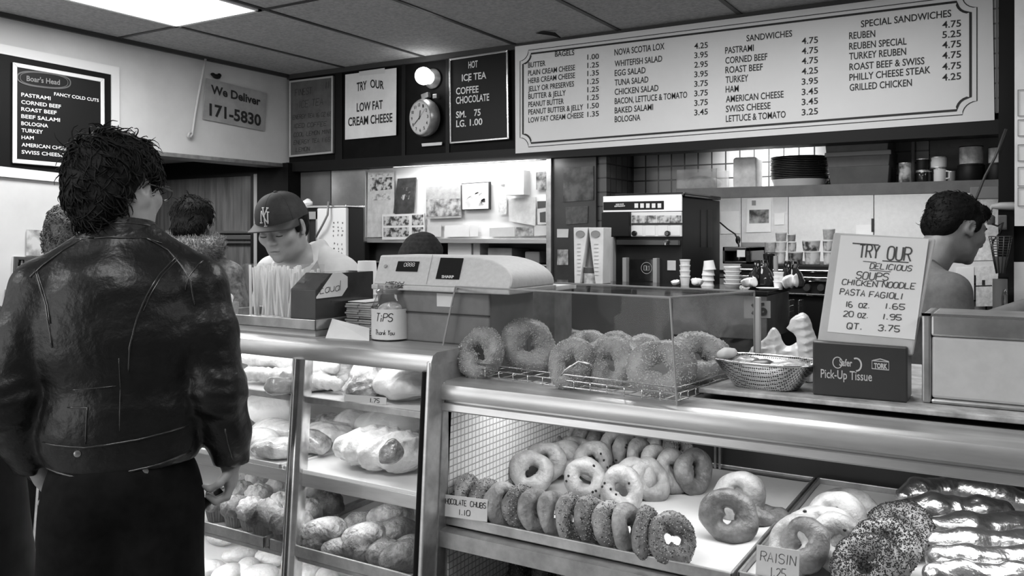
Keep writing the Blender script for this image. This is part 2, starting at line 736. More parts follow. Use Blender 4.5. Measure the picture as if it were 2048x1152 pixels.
def surfnet(f, lo, hi, h, name, smooth=1, fine=()):
    """fine: list of (box low, box high, step)"""
    ax = [axis_of(lo[i], hi[i], h, [(b[0][i], b[1][i], b[2]) for b in fine]) for i in range(3)]
    n = np.array([len(a) for a in ax])
    V = np.empty(n)
    for i in range(0, n[0], 24):
        X = np.stack(np.meshgrid(ax[0][i:i + 24], ax[1], ax[2], indexing='ij'), -1)
        V[i:i + 24] = f(X.reshape(-1, 3)).reshape(X.shape[:3])
    # close at the border
    for a in range(3):
        sl = [slice(None)] * 3
        for e in (0, -1):
            sl[a] = e
            V[tuple(sl)] = np.maximum(V[tuple(sl)], h * 0.3)
    s = V < 0
    c = [(i, j, k) for i in (0, 1) for j in (0, 1) for k in (0, 1)]
    m = [n[i] - 1 for i in range(3)]

    def sub(A, o): return A[o[0]:o[0] + m[0], o[1]:o[1] + m[1], o[2]:o[2] + m[2]]
    cnt = sum(sub(s, o).astype(np.int8) for o in c)
    act = (cnt > 0) & (cnt < 8)
    idx = -np.ones(m, int)
    I = np.argwhere(act)
    idx[act] = np.arange(len(I))
    acc = np.zeros((len(I), 3))
    w = np.zeros(len(I))
    for a in range(3):
        for o in c:
            if o[a]: continue
            q = list(o)
            q[a] = 1
            v0, v1 = sub(V, o)[act], sub(V, tuple(q))[act]
            x = (v0 < 0) != (v1 < 0)
            t = np.where(x, v0 / np.where(x, v0 - v1, 1), 0)
            p = np.tile(np.array(o, float), (len(I), 1))
            p[:, a] = t
            acc += p * x[:, None]
            w += x
    idxf = I + acc / w[:, None]
    pts = np.stack([np.interp(idxf[:, i], np.arange(n[i]), ax[i]) for i in range(3)], 1)
    quads = []
    for a in range(3):
        b, e = (a + 1) % 3, (a + 2) % 3
        sl0, sl1 = [slice(1, -1)] * 3, [slice(1, -1)] * 3
        sl0[a], sl1[a] = slice(0, n[a] - 1), slice(1, n[a])
        d0, d1 = s[tuple(sl0)], s[tuple(sl1)]
        for sign in (0, 1):
            E = np.argwhere((d0 != d1) & (d0 == bool(sign)))
            if not len(E): continue
            off = np.ones(3, int)
            off[a] = 0
            E = E + off
            def at(db, de):
                q = E.copy()
                q[:, b] -= db
                q[:, e] -= de
                return idx[q[:, 0], q[:, 1], q[:, 2]]
            Q = np.stack([at(0, 0), at(1, 0), at(1, 1), at(0, 1)], 1)
            if not sign: Q = Q[:, ::-1]
            quads.append(Q)
    Q = np.concatenate(quads)
    Q = Q[(Q >= 0).all(1)]
    for _ in range(smooth):
        a2 = np.zeros_like(pts)
        w2 = np.zeros(len(pts))
        for i, j in ((0, 1), (1, 2), (2, 3), (3, 0)):
            np.add.at(a2, Q[:, i], pts[Q[:, j]])
            np.add.at(w2, Q[:, i], 1)
            np.add.at(a2, Q[:, j], pts[Q[:, i]])
            np.add.at(w2, Q[:, j], 1)
        pts = pts * 0.5 + 0.5 * a2 / np.maximum(w2, 1)[:, None]
    me = bpy.data.meshes.new(name)
    me.from_pydata(pts.tolist(), [], Q.tolist())
    me.polygons.foreach_set('use_smooth', [True] * len(me.polygons))
    me.update()
    return me


def blob(name, fld, h, mat, parent=None, label=None, cat=None, group=None, smooth=1, T=None, clip=None):
    me = fld.mesh(h, name, clip, smooth)
    me.materials.append(mat)
    if T is not None: me.transform(T)
    return put(name, me, parent, 0, label, cat, group)
# ------------------------------------------------------------------ the shop itself
CZ, YH, XL = 2.51, 3.95, -4.06       # ceiling height, plane of the back wall header, plane of the left wall
WALL = M('painted_wall', 0.62, 0.6, noise=(3, 0.57, 0.66), bump=(40, 0.08, 0.002))
WOOD = M('dark_wood', 0.10, 0.3, noise=(7, 0.07, 0.16), bump=(30, 0.1, 0.002), stretch=(5, 5, 0.35))
CEIL = M('ceiling_tile', 0.4, 0.9, noise=(60, 0.30, 0.46), bump=(120, 0.3, 0.002))
TEE = M('ceiling_grid', 0.045, 0.5)
LINO = M('floor_lino', 0.3, 0.4, noise=(4, 0.25, 0.35))
DARKW = M('black_header', 0.005, 0.55, noise=(9, 0.003, 0.007), spec=0.12)


def structure(name, g, m, smooth=False, bevel=0, parent=None):
    return g.build(name, m, parent, smooth, bevel, kind=None if parent else 'structure')


structure('floor', G().box(-6.2, 3.2, -3.2, 5.2, -0.05, 0), LINO)
structure('ceiling', G().box(-5.9, 3.2, -3.2, YH + 0.02, CZ, CZ + 0.05), CEIL)
g = G()
gx = [-3.575 + 0.61 * i for i in range(-1, 9)]
gy = [2.735 - 1.22 * i for i in range(5)]
for x in gx: g.box(x - 0.011, x + 0.011, -3.2, YH, CZ - 0.005, CZ + 0.002)
for y in gy: g.box(XL, 3.2, y - 0.011, y + 0.011, CZ - 0.004, CZ + 0.002)
structure('trim_1', g, TEE)                      # the ceiling grid
g = G()
g.box(XL - 0.01, XL + 0.02, -3.2, YH, CZ - 0.022, CZ + 0.001)
g.box(XL, 3.2, YH - 0.02, YH + 0.01, CZ - 0.03, CZ + 0.001)
structure('trim_2', g, TEE)                      # wall angle

# left wall: solid to the customers' side, open under a soffit towards the back
YO = 2.95
g = G()
g.box(XL - 0.12, XL, -3.2, YO, 0, CZ + 0.05)
g.box(XL - 0.12, XL, YO, YH, 1.935, CZ + 0.05)
structure('wall_left', g, WALL)
g = G()
g.box(XL - 0.16, XL + 0.004, YO, YH, 1.915, 1.937)
structure('trim_3', g, STEEL_D)
# recess behind the opening
g = G()
g.box(-5.5, -5.40, 1.6, YH, 0, 2.1)
g.box(-5.5, XL - 0.12, 1.5, 1.6, 0, 2.1)
structure('wall_recess', g, WOOD)
structure('ceiling_recess', G().box(-5.5, XL - 0.10, 1.5, YH + 0.1, 1.99, 2.06), M('recess_ceiling', 0.3, 0.7))
g = G()
g.box(-5.5, -4.30, YH, YH + 0.08, 0, 2.0)
structure('wall_wood', g, WOOD)
g = G()
for z, d, h in ((1.50, 0.035, 0.018), (1.465, 0.022, 0.03), (1.43, 0.03, 0.014)):
    g.box(-5.4, -4.36, YH - d, YH + 0.01, z - h / 2, z + h / 2)
structure('trim_4', g, M('wood_moulding', 0.09, 0.25), bevel=0.004)
g = G().box(-5.4, -4.30, YH - 0.03, YH + 0.01, 1.875, 1.99)
structure('trim_5', g, BLACK)
a, b = px(519, 400, Y=YH).x, px(528, 400, Y=YH).x
structure('trim_6', G().box(a, b, YH - 0.05, YH + 0.02, 0, 1.88), M('pale_jamb', 0.42, 0.4))
c = px(590, 400, Y=YH).x
structure('trim_7', G().box(b, c, YH - 0.06, YH + 0.1, 0, 1.94), DARKW)
structure('trim_8', G().box(a - 0.035, a, YH - 0.045, YH + 0.02, 0, 1.88), BLACK)

# header over the opening to the back, its lintel, its raised panels
structure('wall_back', G().box(XL - 0.02, 0.9, YH, YH + 0.10, 1.93, CZ + 0.05), DARKW)
structure('trim_9', G().box(XL, 0.9, YH - 0.025, YH + 0.11, 1.885, 1.945), BLACK)
g = G()
for u0, u1 in ((672, 686), (805, 812), (893, 900)):
    g.box(px(u0, 250, Y=YH).x, px(u1, 250, Y=YH).x, YH - 0.008, YH, 1.945, CZ)
structure('trim_10', g, BLACK)
# the back wall proper: tiles above the back shelf, panels below, far wall behind
YB = 4.36
xa = px(1100, 400, Y=4.0).x
TILE_D = M_brick('wall_tile', 0.26, 0.34, 0.03, 0.074, 0.074, 0.004, 0.22)
structure('wall_tiled', G().box(-2.3, 1.2, YB, YB + 0.06, 1.0, 2.6), TILE_D)
structure('wall_back_low', G().box(-4.3, 1.2, YB + 0.07, YB + 0.12, 0, 2.6), M('back_grey', 0.12, 0.5))
structure('ceiling_back', G().box(-4.3, 1.2, YH + 0.1, YB + 0.12, 2.3, 2.35), M('back_ceiling', 0.2, 0.7))
PANEL = M('pale_panel', 0.68, 0.5, noise=(60, 0.65, 0.71))
g = G()
xs = [px(u, 450, Y=YB - 0.03).x for u in (1400, 1483, 1577, 1748, 2060)]
for x0, x1 in zip(xs[:-1], xs[1:]): g.box(x0 + 0.002, x1 - 0.002, YB - 0.035, YB, 1.30, 1.70)
structure('wall_back_panels', g, PANEL)
# dark wall strip with posters left of the coffee machine
xb = px(1192, 400, Y=4.0).x
structure('wall_dark', G().box(xa, xb, 4.0, 4.05, 0, 1.93), M('dark_panel', 0.03, 0.35, noise=(6, 0.02, 0.045)))
structure('trim_11', G().box(xb, xb + 0.05, 4.02, YB + 0.02, 0, 1.93), M_brick('wall_tile_shaded', 0.07, 0.10, 0.02, 0.074, 0.074, 0.004, 0.22, 'YZ'))  # same tile in darker greys: the left side's shade is put into the colour
# right hand post
structure('trim_12', G().box(-0.085, -0.035, 3.70, 3.80, 0, CZ), BLACKG)
structure('wall_right', G().box(-0.035, 0.3, 3.76, 3.82, 0, CZ), BLACK)

# ceiling light
t = thing('ceiling_light', 'bright recessed fluorescent ceiling light panel near the left wall', 'light', (-3.27, 2.125, CZ))
g = G()
x0, x1, y0, y1 = -3.565, -2.975, 1.525, 2.725
for q in ((x0, x0 + 0.02, y0, y1), (x1 - 0.02, x1, y0, y1), (x0, x1, y0, y0 + 0.02), (x0, x1, y1 - 0.02, y1)):
    g.box(*q, CZ - 0.012, CZ - 0.001)
g.build('light_frame', M('white_enamel', 0.8, 0.35), t)
G().box(x0 + 0.02, x1 - 0.02, y0 + 0.02, y1 - 0.02, CZ - 0.009, CZ - 0.003).build('diffuser', M('lit_diffuser', 0.9, 0.5, emit=5.0), t)

# broken bits of the ceiling edge
g = G()
p = px(1092, 66, z=CZ - 0.01)
g.prism([p + Vector(q) for q in ((-0.06, 0, 0.005), (-0.02, -0.015, 0.008), (0.045, 0.0, -0.004), (0.07, 0.02, -0.03), (0.03, 0.015, -0.015))], (0, 0.012, 0.004))
g.build('ceiling_fragment', BLACK, label='small dark flake of ceiling tile hanging above the long menu board', cat='debris')

# ------------------------------------------------------------------ signs on the header
NF = Vector((0, -1, 0))


def wall_quad(cs, Y, lift=0.0):
    return [px(u, v, Y=Y - lift) for u, v in cs]    # tl, tr, br, bl


def frame_strip(g, cs, Y, w, d, lift=0.0):
    """picture frame of width w round the quad cs on the plane Y"""
    q = wall_quad(cs, Y)
    xs = [min(q[0].x, q[3].x), max(q[1].x, q[2].x)]
    for i in range(4):
        a, b = q[i], q[(i + 1) % 4]
        inn = [(Vector((sum(p.x for p in q) / 4, Y, sum(p.z for p in q) / 4)) - p) for p in (a, b)]
        k = [w / max(abs(v.x), 1e-6) for v in inn], [w / max(abs(v.z), 1e-6) for v in inn]
        ia = Vector((a.x + w * (1 if inn[0].x > 0 else -1), Y, a.z + w * (1 if inn[0].z > 0 else -1)))
        ib = Vector((b.x + w * (1 if inn[1].x > 0 else -1), Y, b.z + w * (1 if inn[1].z > 0 else -1)))
        g.slab([p + NF * d for p in (a, b, ib, ia)], NF, d)


def z3(x, y): return (1020 + x / 1.9922, y / 1.9922)       # coordinates read from an enlargement of the menu


# long menu board
t = thing('menu_board', 'long white menu board listing bagels and sandwiches with prices', 'sign', (-1.2, YH, 1.93))
mb = [(1030, 93), (1985, -30), (1989, 240), (1031, 307)]
q = wall_quad(mb, YH - 0.03)
G().slab(q, NF, 0.025).build('board_panel', M('menu_white', 0.82, 0.45, noise=(2, 0.80, 0.85)), t)
P = []
g = G()
YM = YH - 0.0315
x0, x1 = q[0].x, q[1].x
zt, zb = (q[0].z + q[1].z) / 2, (q[2].z + q[3].z) / 2
for (il, ir, it, ib, r, w) in ((0.05, 0.078, 0.05, 0.05, 0.05, 0.0095), (0.032, 0.055, 0.03, 0.03, 0.052, 0.0035)):
    X0, X1 = x0 + il, x1 - ir
    sl = (q[2].z - q[3].z) / (x1 - x0)
    path = []
    for cx, cz, a0 in ((X0, 'b', 90), (X1, 'b', 180), (X1, 't', 270), (X0, 't', 0)):
        zz = (q[3].z + (cx - x0) * sl + ib) if cz == 'b' else (q[0].z + (q[1].z - q[0].z) * (cx - x0) / (x1 - x0) - it)
        for k in range(7):
            an = rad(a0 - 90 * k / 6)
            path.append((cx + r * cos(an), YM, zz + r * sin(an)))
    g.ribbon(path, w, NF, closed=True)
g.build('border_line', INK, t)
MG = {}


def mline(body, a, b, h, bold=0.012):
    u0, v0 = z3(*a)
    u1, v1 = z3(*b)
    p0, p1 = px(u0, v0, Y=YM), px(u1, v1, Y=YM)
    hh = (px(u0, v0 - h / 1.9922, Y=YM) - p0).length
    k = 'heading' if body in ('BAGELS', 'SANDWICHES', 'SPECIAL SANDWICHES') else ('price_lettering' if body[0].isdigit() else 'item_lettering')
    MG.setdefault((k, int((a[0] + 100) // 430) if k != 'heading' else body), G()).text(body, p0, p1, hh, bold=bold)


for body, a, b, h in (
        ('BAGELS', (179, 226), (256, 219), 21), ('BUTTER', (72, 270), (141, 262), 21),
        ('PLAIN CREAM CHEESE', (72, 302), (259, 279), 21), ('HERB CREAM CHEESE', (72, 333), (259, 310), 21),
        ('JELLY OR PRESERVES', (72, 365), (255, 344), 21), ('BUTTER & JELLY', (73, 395), (222, 380), 21),
        ('PEANUT BUTTER', (73, 427), (214, 413), 21), ('PEANUT BUTTER & JELLY', (73, 457), (291, 437), 21),
        ('LOW FAT CREAM CHEESE', (73, 489), (293, 468), 21),
        ('NOVA SCOTIA LOX', (416, 221), (615, 196), 25), ('WHITEFISH SALAD', (417, 266), (606, 245), 24),
        ('EGG SALAD', (417, 303), (540, 291), 24), ('TUNA SALAD', (417, 341), (551, 328), 24),
        ('CHICKEN SALAD', (417, 378), (591, 362), 24), ('BACON, LETTUCE & TOMATO', (417, 415), (706, 389), 24),
        ('BAKED SALAMI', (417, 452), (570, 438), 24), ('BOLOGNA', (417, 487), (519, 479), 24),
        ('SANDWICHES', (942, 165), (1124, 145), 25), ('PASTRAMI', (857, 214), (971, 203), 26),
        ('CORNED BEEF', (858, 254), (1025, 238), 26), ('ROAST BEEF', (858, 292), (1007, 279), 26),
        ('TURKEY', (859, 331), (949, 323), 26), ('HAM', (859, 369), (911, 365), 26),
        ('AMERICAN CHEESE', (860, 408), (1090, 388), 26), ('SWISS CHEESE', (860, 447), (1038, 433), 26),
        ('LETTUCE & TOMATO', (860, 486), (1098, 468), 26),
        ('SPECIAL SANDWICHES', (1398, 109), (1758, 66), 27), ('REUBEN', (1351, 156), (1455, 147), 27),
        ('REUBEN SPECIAL', (1351, 198), (1580, 177), 27), ('TURKEY REUBEN', (1351, 238), (1578, 218), 27),
        ('ROAST BEEF & SWISS', (1352, 280), (1651, 255), 27), ('PHILLY CHEESE STEAK', (1352, 322), (1675, 291), 27),
        ('GRILLED CHICKEN', (1353, 362), (1601, 342), 27)):
    mline(body, a, b, h)
for x, w, dz, h, rows in (
        (308, 46, 4, 21, ((238, '1.00'), (271, '1.25'), (303, '1.35'), (336, '1.25'), (368, '1.25'), (400, '1.25'), (433, '1.50'), (466, '1.35'))),
        (734, 54, 5, 23, ((195, '4.25'), (232, '3.95'), (270, '2.95'), (308, '3.95'), (346, '3.75'), (384, '3.75'), (422, '3.75'), (460, '3.45'))),
        (1162, 65, 6, 25, ((176, '4.75'), (216, '4.75'), (256, '4.75'), (297, '4.25'), (338, '3.95'), (379, '3.45'), (419, '3.45'), (460, '3.25'))),
        (1722, 75, 7, 27, ((112, '4.75'), (152, '5.25'), (193, '4.75'), (235, '4.75'), (279, '4.75'), (322, '4.25')))):
    for y, body in rows: mline(body, (x, y), (x + w, y - dz), h)
for (k, _), g in MG.items(): g.build(k, INK, t)
# pale mat at both ends of the board
g = G()
for u in (1985, 2003): pass
G().box(px(1986, 100, Y=YH).x, px(2003, 100, Y=YH).x, YH - 0.02, YH - 0.002, 1.97, CZ - 0.035).build(
    'shingle_panel', M_brick('pale_shingle', 0.45, 0.4, 0.15, 0.3, 0.06, 0.004, 0.6), label='pale striped strip of panelling at the right end of the menu board', cat='panel')


def sign(name, label, cat, cs, Y, mat, th=0.012, frame=None, fm=None):
    q = wall_quad(cs, Y)
    c = sum(q, Vector()) / 4
    t = thing(name, label, cat, (c.x, Y, q[3].z))
    G().slab(q, NF, th).build('sheet' if not frame else 'board_panel', mat, t)
    if frame:
        g = G()
        frame_strip(g, cs, Y, frame, 0.008)
        g.build('frame', fm or STEEL_B, t, bevel=0.002)
    return t


def letters(t, rows, Y, mat=INK, bold=0.012, up=(0, 0, 1)):
    g = G()
    for body, a, b, h in rows:
        p0, p1 = px(*a, Y=Y), px(*b, Y=Y)
        g.text(body, p0, p1, (px(a[0], a[1] - h, Y=Y) - p0).length, bold=bold)
    return g.build('lettering', mat, t)


def z2(x, y): return (560 + x / 2.216, 60 + y / 2.2154)


def Z2(rows): return [(b, z2(*a), z2(*c), h / 2.216) for b, a, c, h in rows]


YS = YH - 0.02
# faded iced tea board
t = sign('iced_tea_board', 'dark faded iced tea board in a pale frame at the corner of the header', 'sign',
         [z2(44, 226), z2(237, 203), z2(236, 546), z2(44, 564)], YS, M('faded_board', 0.10, 0.5, noise=(9, 0.075, 0.12)), 0.012, 0.012, M('pale_frame', 0.42, 0.4))
g = G()
YT = YS - 0.0015
for body, a, b, h in (('FINEST', (66, 292), (140, 282), 28), ('ICE TEA', (84, 345), (190, 332), 30), ('11', (200, 262), (216, 256), 30),
                      ('ENERGY TEA 16 OZ 65', (56, 396), (228, 380), 18), ('ICED COFFEE', (60, 435), (205, 424), 18),
                      ('COOL LEMON MINT', (60, 474), (228, 458), 18), ('ENERGY TEA 1 65', (60, 508), (222, 494), 18), ('LEMON', (70, 540), (130, 535), 18)):
    p0, p1 = px(*z2(*a), Y=YT), px(*z2(*b), Y=YT)
    g.hand(body, p0, p1, (px(*z2(a[0], a[1] - h), Y=YT) - p0).length, NF, w=0.004, seed=h)
g.build('lettering', M('faded_ink', 0.045, 0.6), t)

# try our low fat cream cheese
t = sign('cream_cheese_sign', 'white paper sign for low fat cream cheese taped to the header', 'sign',
         [z2(289, 198), z2(515, 168), z2(514, 466), z2(288, 486)], YS, PAPER, 0.003)
letters(t, Z2([('TRY', (340, 272), (384, 262), 38), ('OUR', (400, 254), (460, 262), 36),
               ('LOW FAT', (340, 362), (455, 348), 38), ('CREAM CHEESE', (302, 426), (498, 406), 38)]), YS - 0.0015, bold=0.02)
g = G().slab(wall_quad([z2(350, 184), z2(464, 168), z2(463, 192), z2(351, 203)], YS - 0.002), NF, 0.0006)
g.build('tape', M('clear_tape', 0.75, 0.15), t)

# hot drinks letter board
t = sign('hot_drinks_board', 'black letter board in a steel frame listing hot drinks beside the clock', 'sign',
         [z2(752, 128), z2(1012, 89), z2(1017, 484), z2(755, 505)], YS, BLACK, 0.014, 0.011, STEEL_B)
letters(t, Z2([('HOT', (835, 170), (876, 164), 30), ('ICE TEA', (806, 227), (914, 214), 30), ('F', (834, 230), (844, 229), 20),
               ('COFFEE', (780, 286), (880, 276), 30), ('CHOCOLATE', (780, 328), (927, 312), 31),
               ('SM.', (780, 390), (825, 386), 29), ('75', (860, 381), (889, 378), 29),
               ('LG.', (781, 430), (824, 427), 30), ('1.00', (841, 424), (897, 419), 29)]), YS - 0.0025, INKW, 0.018)

# ---- wall lamp and clock
c = px(867, 158, Y=YH)
t = thing('wall_lamp', 'lit round bulb on a steel base above the wall clock', 'lamp', c)
G().lathe([(0.055, 0), (0.058, 0.012), (0.045, 0.03), (0.036, 0.04)], c, 32, (0.0, -1, 0)).build('lamp_base', STEEL, t, smooth=40)
e = c + Vector((-0.012, -0.078, 0.006))
G().ball(e, 0.05, 24, 16).build('bulb', M('lit_bulb', 0.9, 0.4, emit=9.0), t, smooth=True)

c = px(858, 236, Y=YH)
ax = Vector((-0.25, -1, -0.06)).normalized()
t = thing('wall_clock', 'round wall clock with a pale dial and steel case below the bulb', 'clock', c)
G().lathe([(0.10, 0), (0.108, 0.02), (0.108, 0.05), (0.098, 0.066), (0.093, 0.066)], c, 48, ax).build('clock_case', STEEL, t, smooth=40)
f0 = c + ax * 0.0675
rx = Vector((0, 0, 1)).cross(-ax).normalized() * -1
rx = rx if rx.x > 0 else -rx
uz = ax.cross(rx).normalized()
uz = uz if uz.z > 0 else -uz
G().lathe([(0.0, 0), (0.094, 0.0), (0.094, 0.001)], f0, 48, ax, cap=False).build('dial', M('clock_dial', 0.72, 0.5), t)
f1 = f0 + ax * 0.0025
g = G()
for k in range(1, 13):
    a = rad(90 - 30 * k)
    p = f1 + (rx * cos(a) + uz * sin(a)) * 0.072
    w = 0.011 if k < 10 else 0.018
    g.text(str(k), p - rx * w / 2 - uz * 0.009, p + rx * w / 2 - uz * 0.009, 0.018, up=uz, bold=0.01)
for k in range(60):
    a = rad(6 * k)
    g.ribbon([f1 + (rx * cos(a) + uz * sin(a)) * 0.087, f1 + (rx * cos(a) + uz * sin(a)) * 0.092], 0.0012, ax)
g.build('numerals', INK, t)
f2 = f1 + ax * 0.002
for nm, an, ln, w in (('hour_hand', 75, 0.042, 0.005), ('minute_hand', 215, 0.062, 0.0038), ('second_hand', 38, 0.07, 0.0015)):
    d = rx * cos(rad(an)) + uz * sin(rad(an))
    G().ribbon([f2 - d * 0.012, f2 + d * ln], w, ax).build(nm, INK, t)
g = G()
g.cbox(px(852, 192, Y=YH - 0.03), (0.05, 0.03, 0.03), (0, rad(-12), 0)).cbox(px(872, 193, Y=YH - 0.03), (0.03, 0.03, 0.025))
g.build('hanger', STEEL_D, t, bevel=0.003)
g = G().slab(wall_quad([(843, 287), (884, 284), (883, 290), (844, 293)], YS), NF, 0.004)
g.build('sticker', PAPER, label='small white sticker strip on the header under the clock', cat='sticker')

# ------------------------------------------------------------------ left wall
NX = Vector((1, 0, 0))
XS = XL + 0.012


def side(u, v, lift=0.0): return px(u, v, X=XS + lift)


def zl(x, y): return (x / 4.608, 90 + y / 4.608)


def sidequad(cs, lift=0.0): return [side(u, v, lift) for u, v in cs]


def sideframe(g, q, w, d):
    c = sum(q, Vector()) / 4
    for i in range(4):
        a, b = q[i], q[(i + 1) % 4]
        f = [Vector((p.x, p.y + w * (1 if c.y > p.y else -1), p.z + w * (1 if c.z > p.z else -1))) for p in (a, b)]
        g.slab([p + NX * d for p in (a, b, f[1], f[0])], NX, d)


def sidetext(g, body, a, b, h, lift, bold=0.012, hand=False, w=0.004):
    p0, p1 = side(*a, lift), side(*b, lift)
    hh = (side(a[0], a[1] - h, lift) - p0).length
    if hand: g.hand(body, p0, p1, hh, NX, w=w, seed=len(body))
    else: g.text(body, p0, p1, hh, bold=bold)


# cold cuts board on its black backing
q = sidequad([(-60, 92), zl(1058, 246), (229, 365), (-60, 337)])
g = G().slab(q, NX, 0.012)
t = thing('cold_cuts_board', 'black cold cuts letter board in a white frame high on the left wall', 'sign', (XS, q[1].y - 0.4, q[2].z))
g.build('backing', M('black_backing', 0.006, 0.55, spec=0.15), t)
g = G()
qq = [side(-60, 76), side(237.5, 135), side(238, 376), side(-60, 347)]
sideframe(g, qq, 0.045, 0.006)
g.build('pale_moulding', M('pale_moulding', 0.7, 0.5), t)
fq = [side(24.5, 124.5, 0.008), side(207.5, 157.5, 0.008), side(208.5, 341, 0.008), side(24, 326, 0.008)]
G().slab(fq, NX, 0.006).build('letter_panel', BLACK, t)
g = G()
sideframe(g, fq, 0.02, 0.008)
g.build('frame', M('white_frame', 0.72, 0.4), t, bevel=0.003)
g = G()
for body, a, b, h in (('FANCY COLD CUTS', (499, 464), (910, 525), 30), ('PASTRAMI', (196, 472), (466, 508), 34), ('CORNED BEEF', (196, 540), (562, 584), 34),
                      ('ROAST BEEF', (196, 605), (522, 640), 34), ('BEEF SALAMI', (196, 671), (553, 708), 34), ('BOLOGNA', (196, 737), (443, 761), 34),
                      ('TURKEY', (198, 801), (395, 818), 34), ('HAM', (198, 866), (311, 872), 32), ('AMERICAN CHEESE', (199, 933), (651, 973), 33),
                      ('SWISS CHEESE', (199, 1000), (586, 1031), 33)):
    sidetext(g, body, zl(*a), zl(*b), h / 4.608, 0.0115, 0.014)
g.build('lettering', INKW, t)
g = G()
sidetext(g, "Boar's Head", zl(245, 330), zl(552, 368), 11, 0.0115, 0.02)
g.build('brand_lettering', M('grey_letters', 0.22, 0.5), t)
g = G()
ov = []
for k in range(40):
    a = 2 * pi * k / 40
    x = 405 + 245 * (abs(cos(a)) ** 0.7) * (1 if cos(a) > 0 else -1)
    y = 322 + 68 * (abs(sin(a)) ** 0.8) * (1 if sin(a) > 0 else -1) + (x - 405) * 0.11
    ov.append(side(*zl(x, y), 0.0112))
g.ribbon(ov, 0.006, NX, closed=True)
cc = sum(ov, Vector()) / len(ov)
g.ribbon([cc + (p - cc) * 0.9 for p in ov], 0.003, NX, closed=True)
g.build('oval_border', M('grey_line', 0.11, 0.5), t)

# we deliver
q = sidequad([(413, 156), (533, 186), (528, 262), (405, 238)])
t = thing('delivery_sign', 'grey sheet reading We Deliver pinned to the soffit', 'sign', q[3])
G().slab(q, NX, 0.004).build('sheet', M('grey_sheet', 0.36, 0.5, noise=(9, 0.30, 0.40)), t)
g = G()
sidetext(g, 'We Deliver', (422, 186), (521, 211), 17, 0.0015, 0.03)
sidetext(g, '171-5830', (419, 230), (522, 252), 24, 0.0015, 0.03)
g.build('lettering', INK, t)
g = G()
p = side(433, 153, 0.006)
g.ball(p, (0.012, 0.03, 0.014)).ball(p + Vector((0, -0.025, 0.008)), (0.01, 0.016, 0.01)).ball(p + Vector((0, 0.02, 0.01)), (0.01, 0.014, 0.012))
g.build('tack', BLACK, t, smooth=True)

# cable with a hook
pts = [side(u, v, 0.012) for u, v in ((411, 118), (407, 140), (402, 165), (396, 195), (390, 230), (386, 258), (384, 270), (380, 275), (376, 272), (378, 266), (382, 267))]
G().tube(pts, 0.007, 8).build('wall_cable', M('painted_cable', 0.5, 0.5), smooth=True, label='thin painted cable with a curled end hanging on the soffit', cat='cable')
q = sidequad([(288, 303), (317, 305), (317.5, 326), (288, 323)], 0.006)
G().slab(q, NX, 0.003).build('paper_note', PAPER, label='blank white note hanging from the soffit edge behind the leather jacketed man', cat='paper')

# small posters on the white wall
q = sidequad([(54, 459), (112, 462), (112, 514), (53, 511)])
t = thing('wall_picture', 'grey sketchy picture pinned above the handwritten no refund notice', 'picture', q[3])
G().slab(q, NX, 0.004).build('sheet', M_print('sketch_print', 0.22, 0.6, 16, thr=0.46, soft=0.1), t)
q = sidequad([(27, 513), (112, 516), (111, 582), (24, 577)])
t = thing('refund_notice', 'handwritten notice in a dark frame on the white left wall', 'sign', q[3])
G().slab(q, NX, 0.01).build('sheet', PAPER_G, t)
g = G()
sideframe(g, q, 0.014, 0.014)
g.build('frame', M('dark_frame', 0.07, 0.4), t)
g = G()
sidetext(g, 'NO', (31, 532), (47, 533), 14, 0.002, hand=True, w=0.007)
sidetext(g, 'ROOMS', (41, 547), (84, 549), 13, 0.002, hand=True, w=0.007)
sidetext(g, 'EQUAL', (32, 570), (72, 573), 13, 0.002, hand=True, w=0.007)
g.build('lettering', INK, t)
q = sidequad([(12, 579), (90, 583), (88, 629), (11, 622)])
t = thing('framed_picture', 'small dark framed print below the handwritten notice', 'picture', q[3])
G().slab(q, NX, 0.01).build('sheet', M_print('small_print', 0.03, 0.4, 11, thr=0.5, soft=0.05), t)
g = G()
sideframe(g, q, 0.012, 0.014)
g.build('frame', M('dark_frame', 0.07, 0.4), t)
# ------------------------------------------------------------------ the two display cases
YL, ZL_TOP = 1.518, 1.218            # bakery case (left): front edge and top
YR, ZR = 1.564, 1.149                # bagel case (right): front edge and rail top
XB = px(853, 900, Y=1.50).x          # where the two meet
XL0 = -2.60                          # far left end of the bakery case


def front(z, y0=YL, zt=1.17): return y0 - (zt - z) * 0.075     # glass fronts lean out towards the customers


TILE_S = M_brick('mosaic_tile', 0.66, 0.72, 0.30, 0.0155, 0.0155, 0.0016, 0.35, 'YZ', 0.5)
CASE_W = M('case_white', 0.78, 0.45)
t = thing('bakery_case', 'steel and glass bakery case on the left full of wrapped breads and muffins', 'display case', ((XL0 + XB) / 2, 1.8, 0))
g = G()
g.box(XL0, XB, YL + 0.02, 2.06, 0.0, 0.40).box(XL0, XB, 1.44, YL + 0.05, 0.10, 0.42)
g.build('base', STEEL_D, t, bevel=0.004)
g = G()
prof = [(YL + 0.012, 1.172), (YL + 0.002, 1.174), (YL - 0.001, 1.180), (YL - 0.001, 1.198), (YL + 0.006, 1.212), (YL + 0.02, ZL_TOP), (2.08, ZL_TOP), (2.08, 1.19), (YL + 0.012, 1.19)]
g.prism([(XL0, y, z) for y, z in prof], (XB - XL0, 0, 0))
g.build('top', STEEL, t, smooth=30)


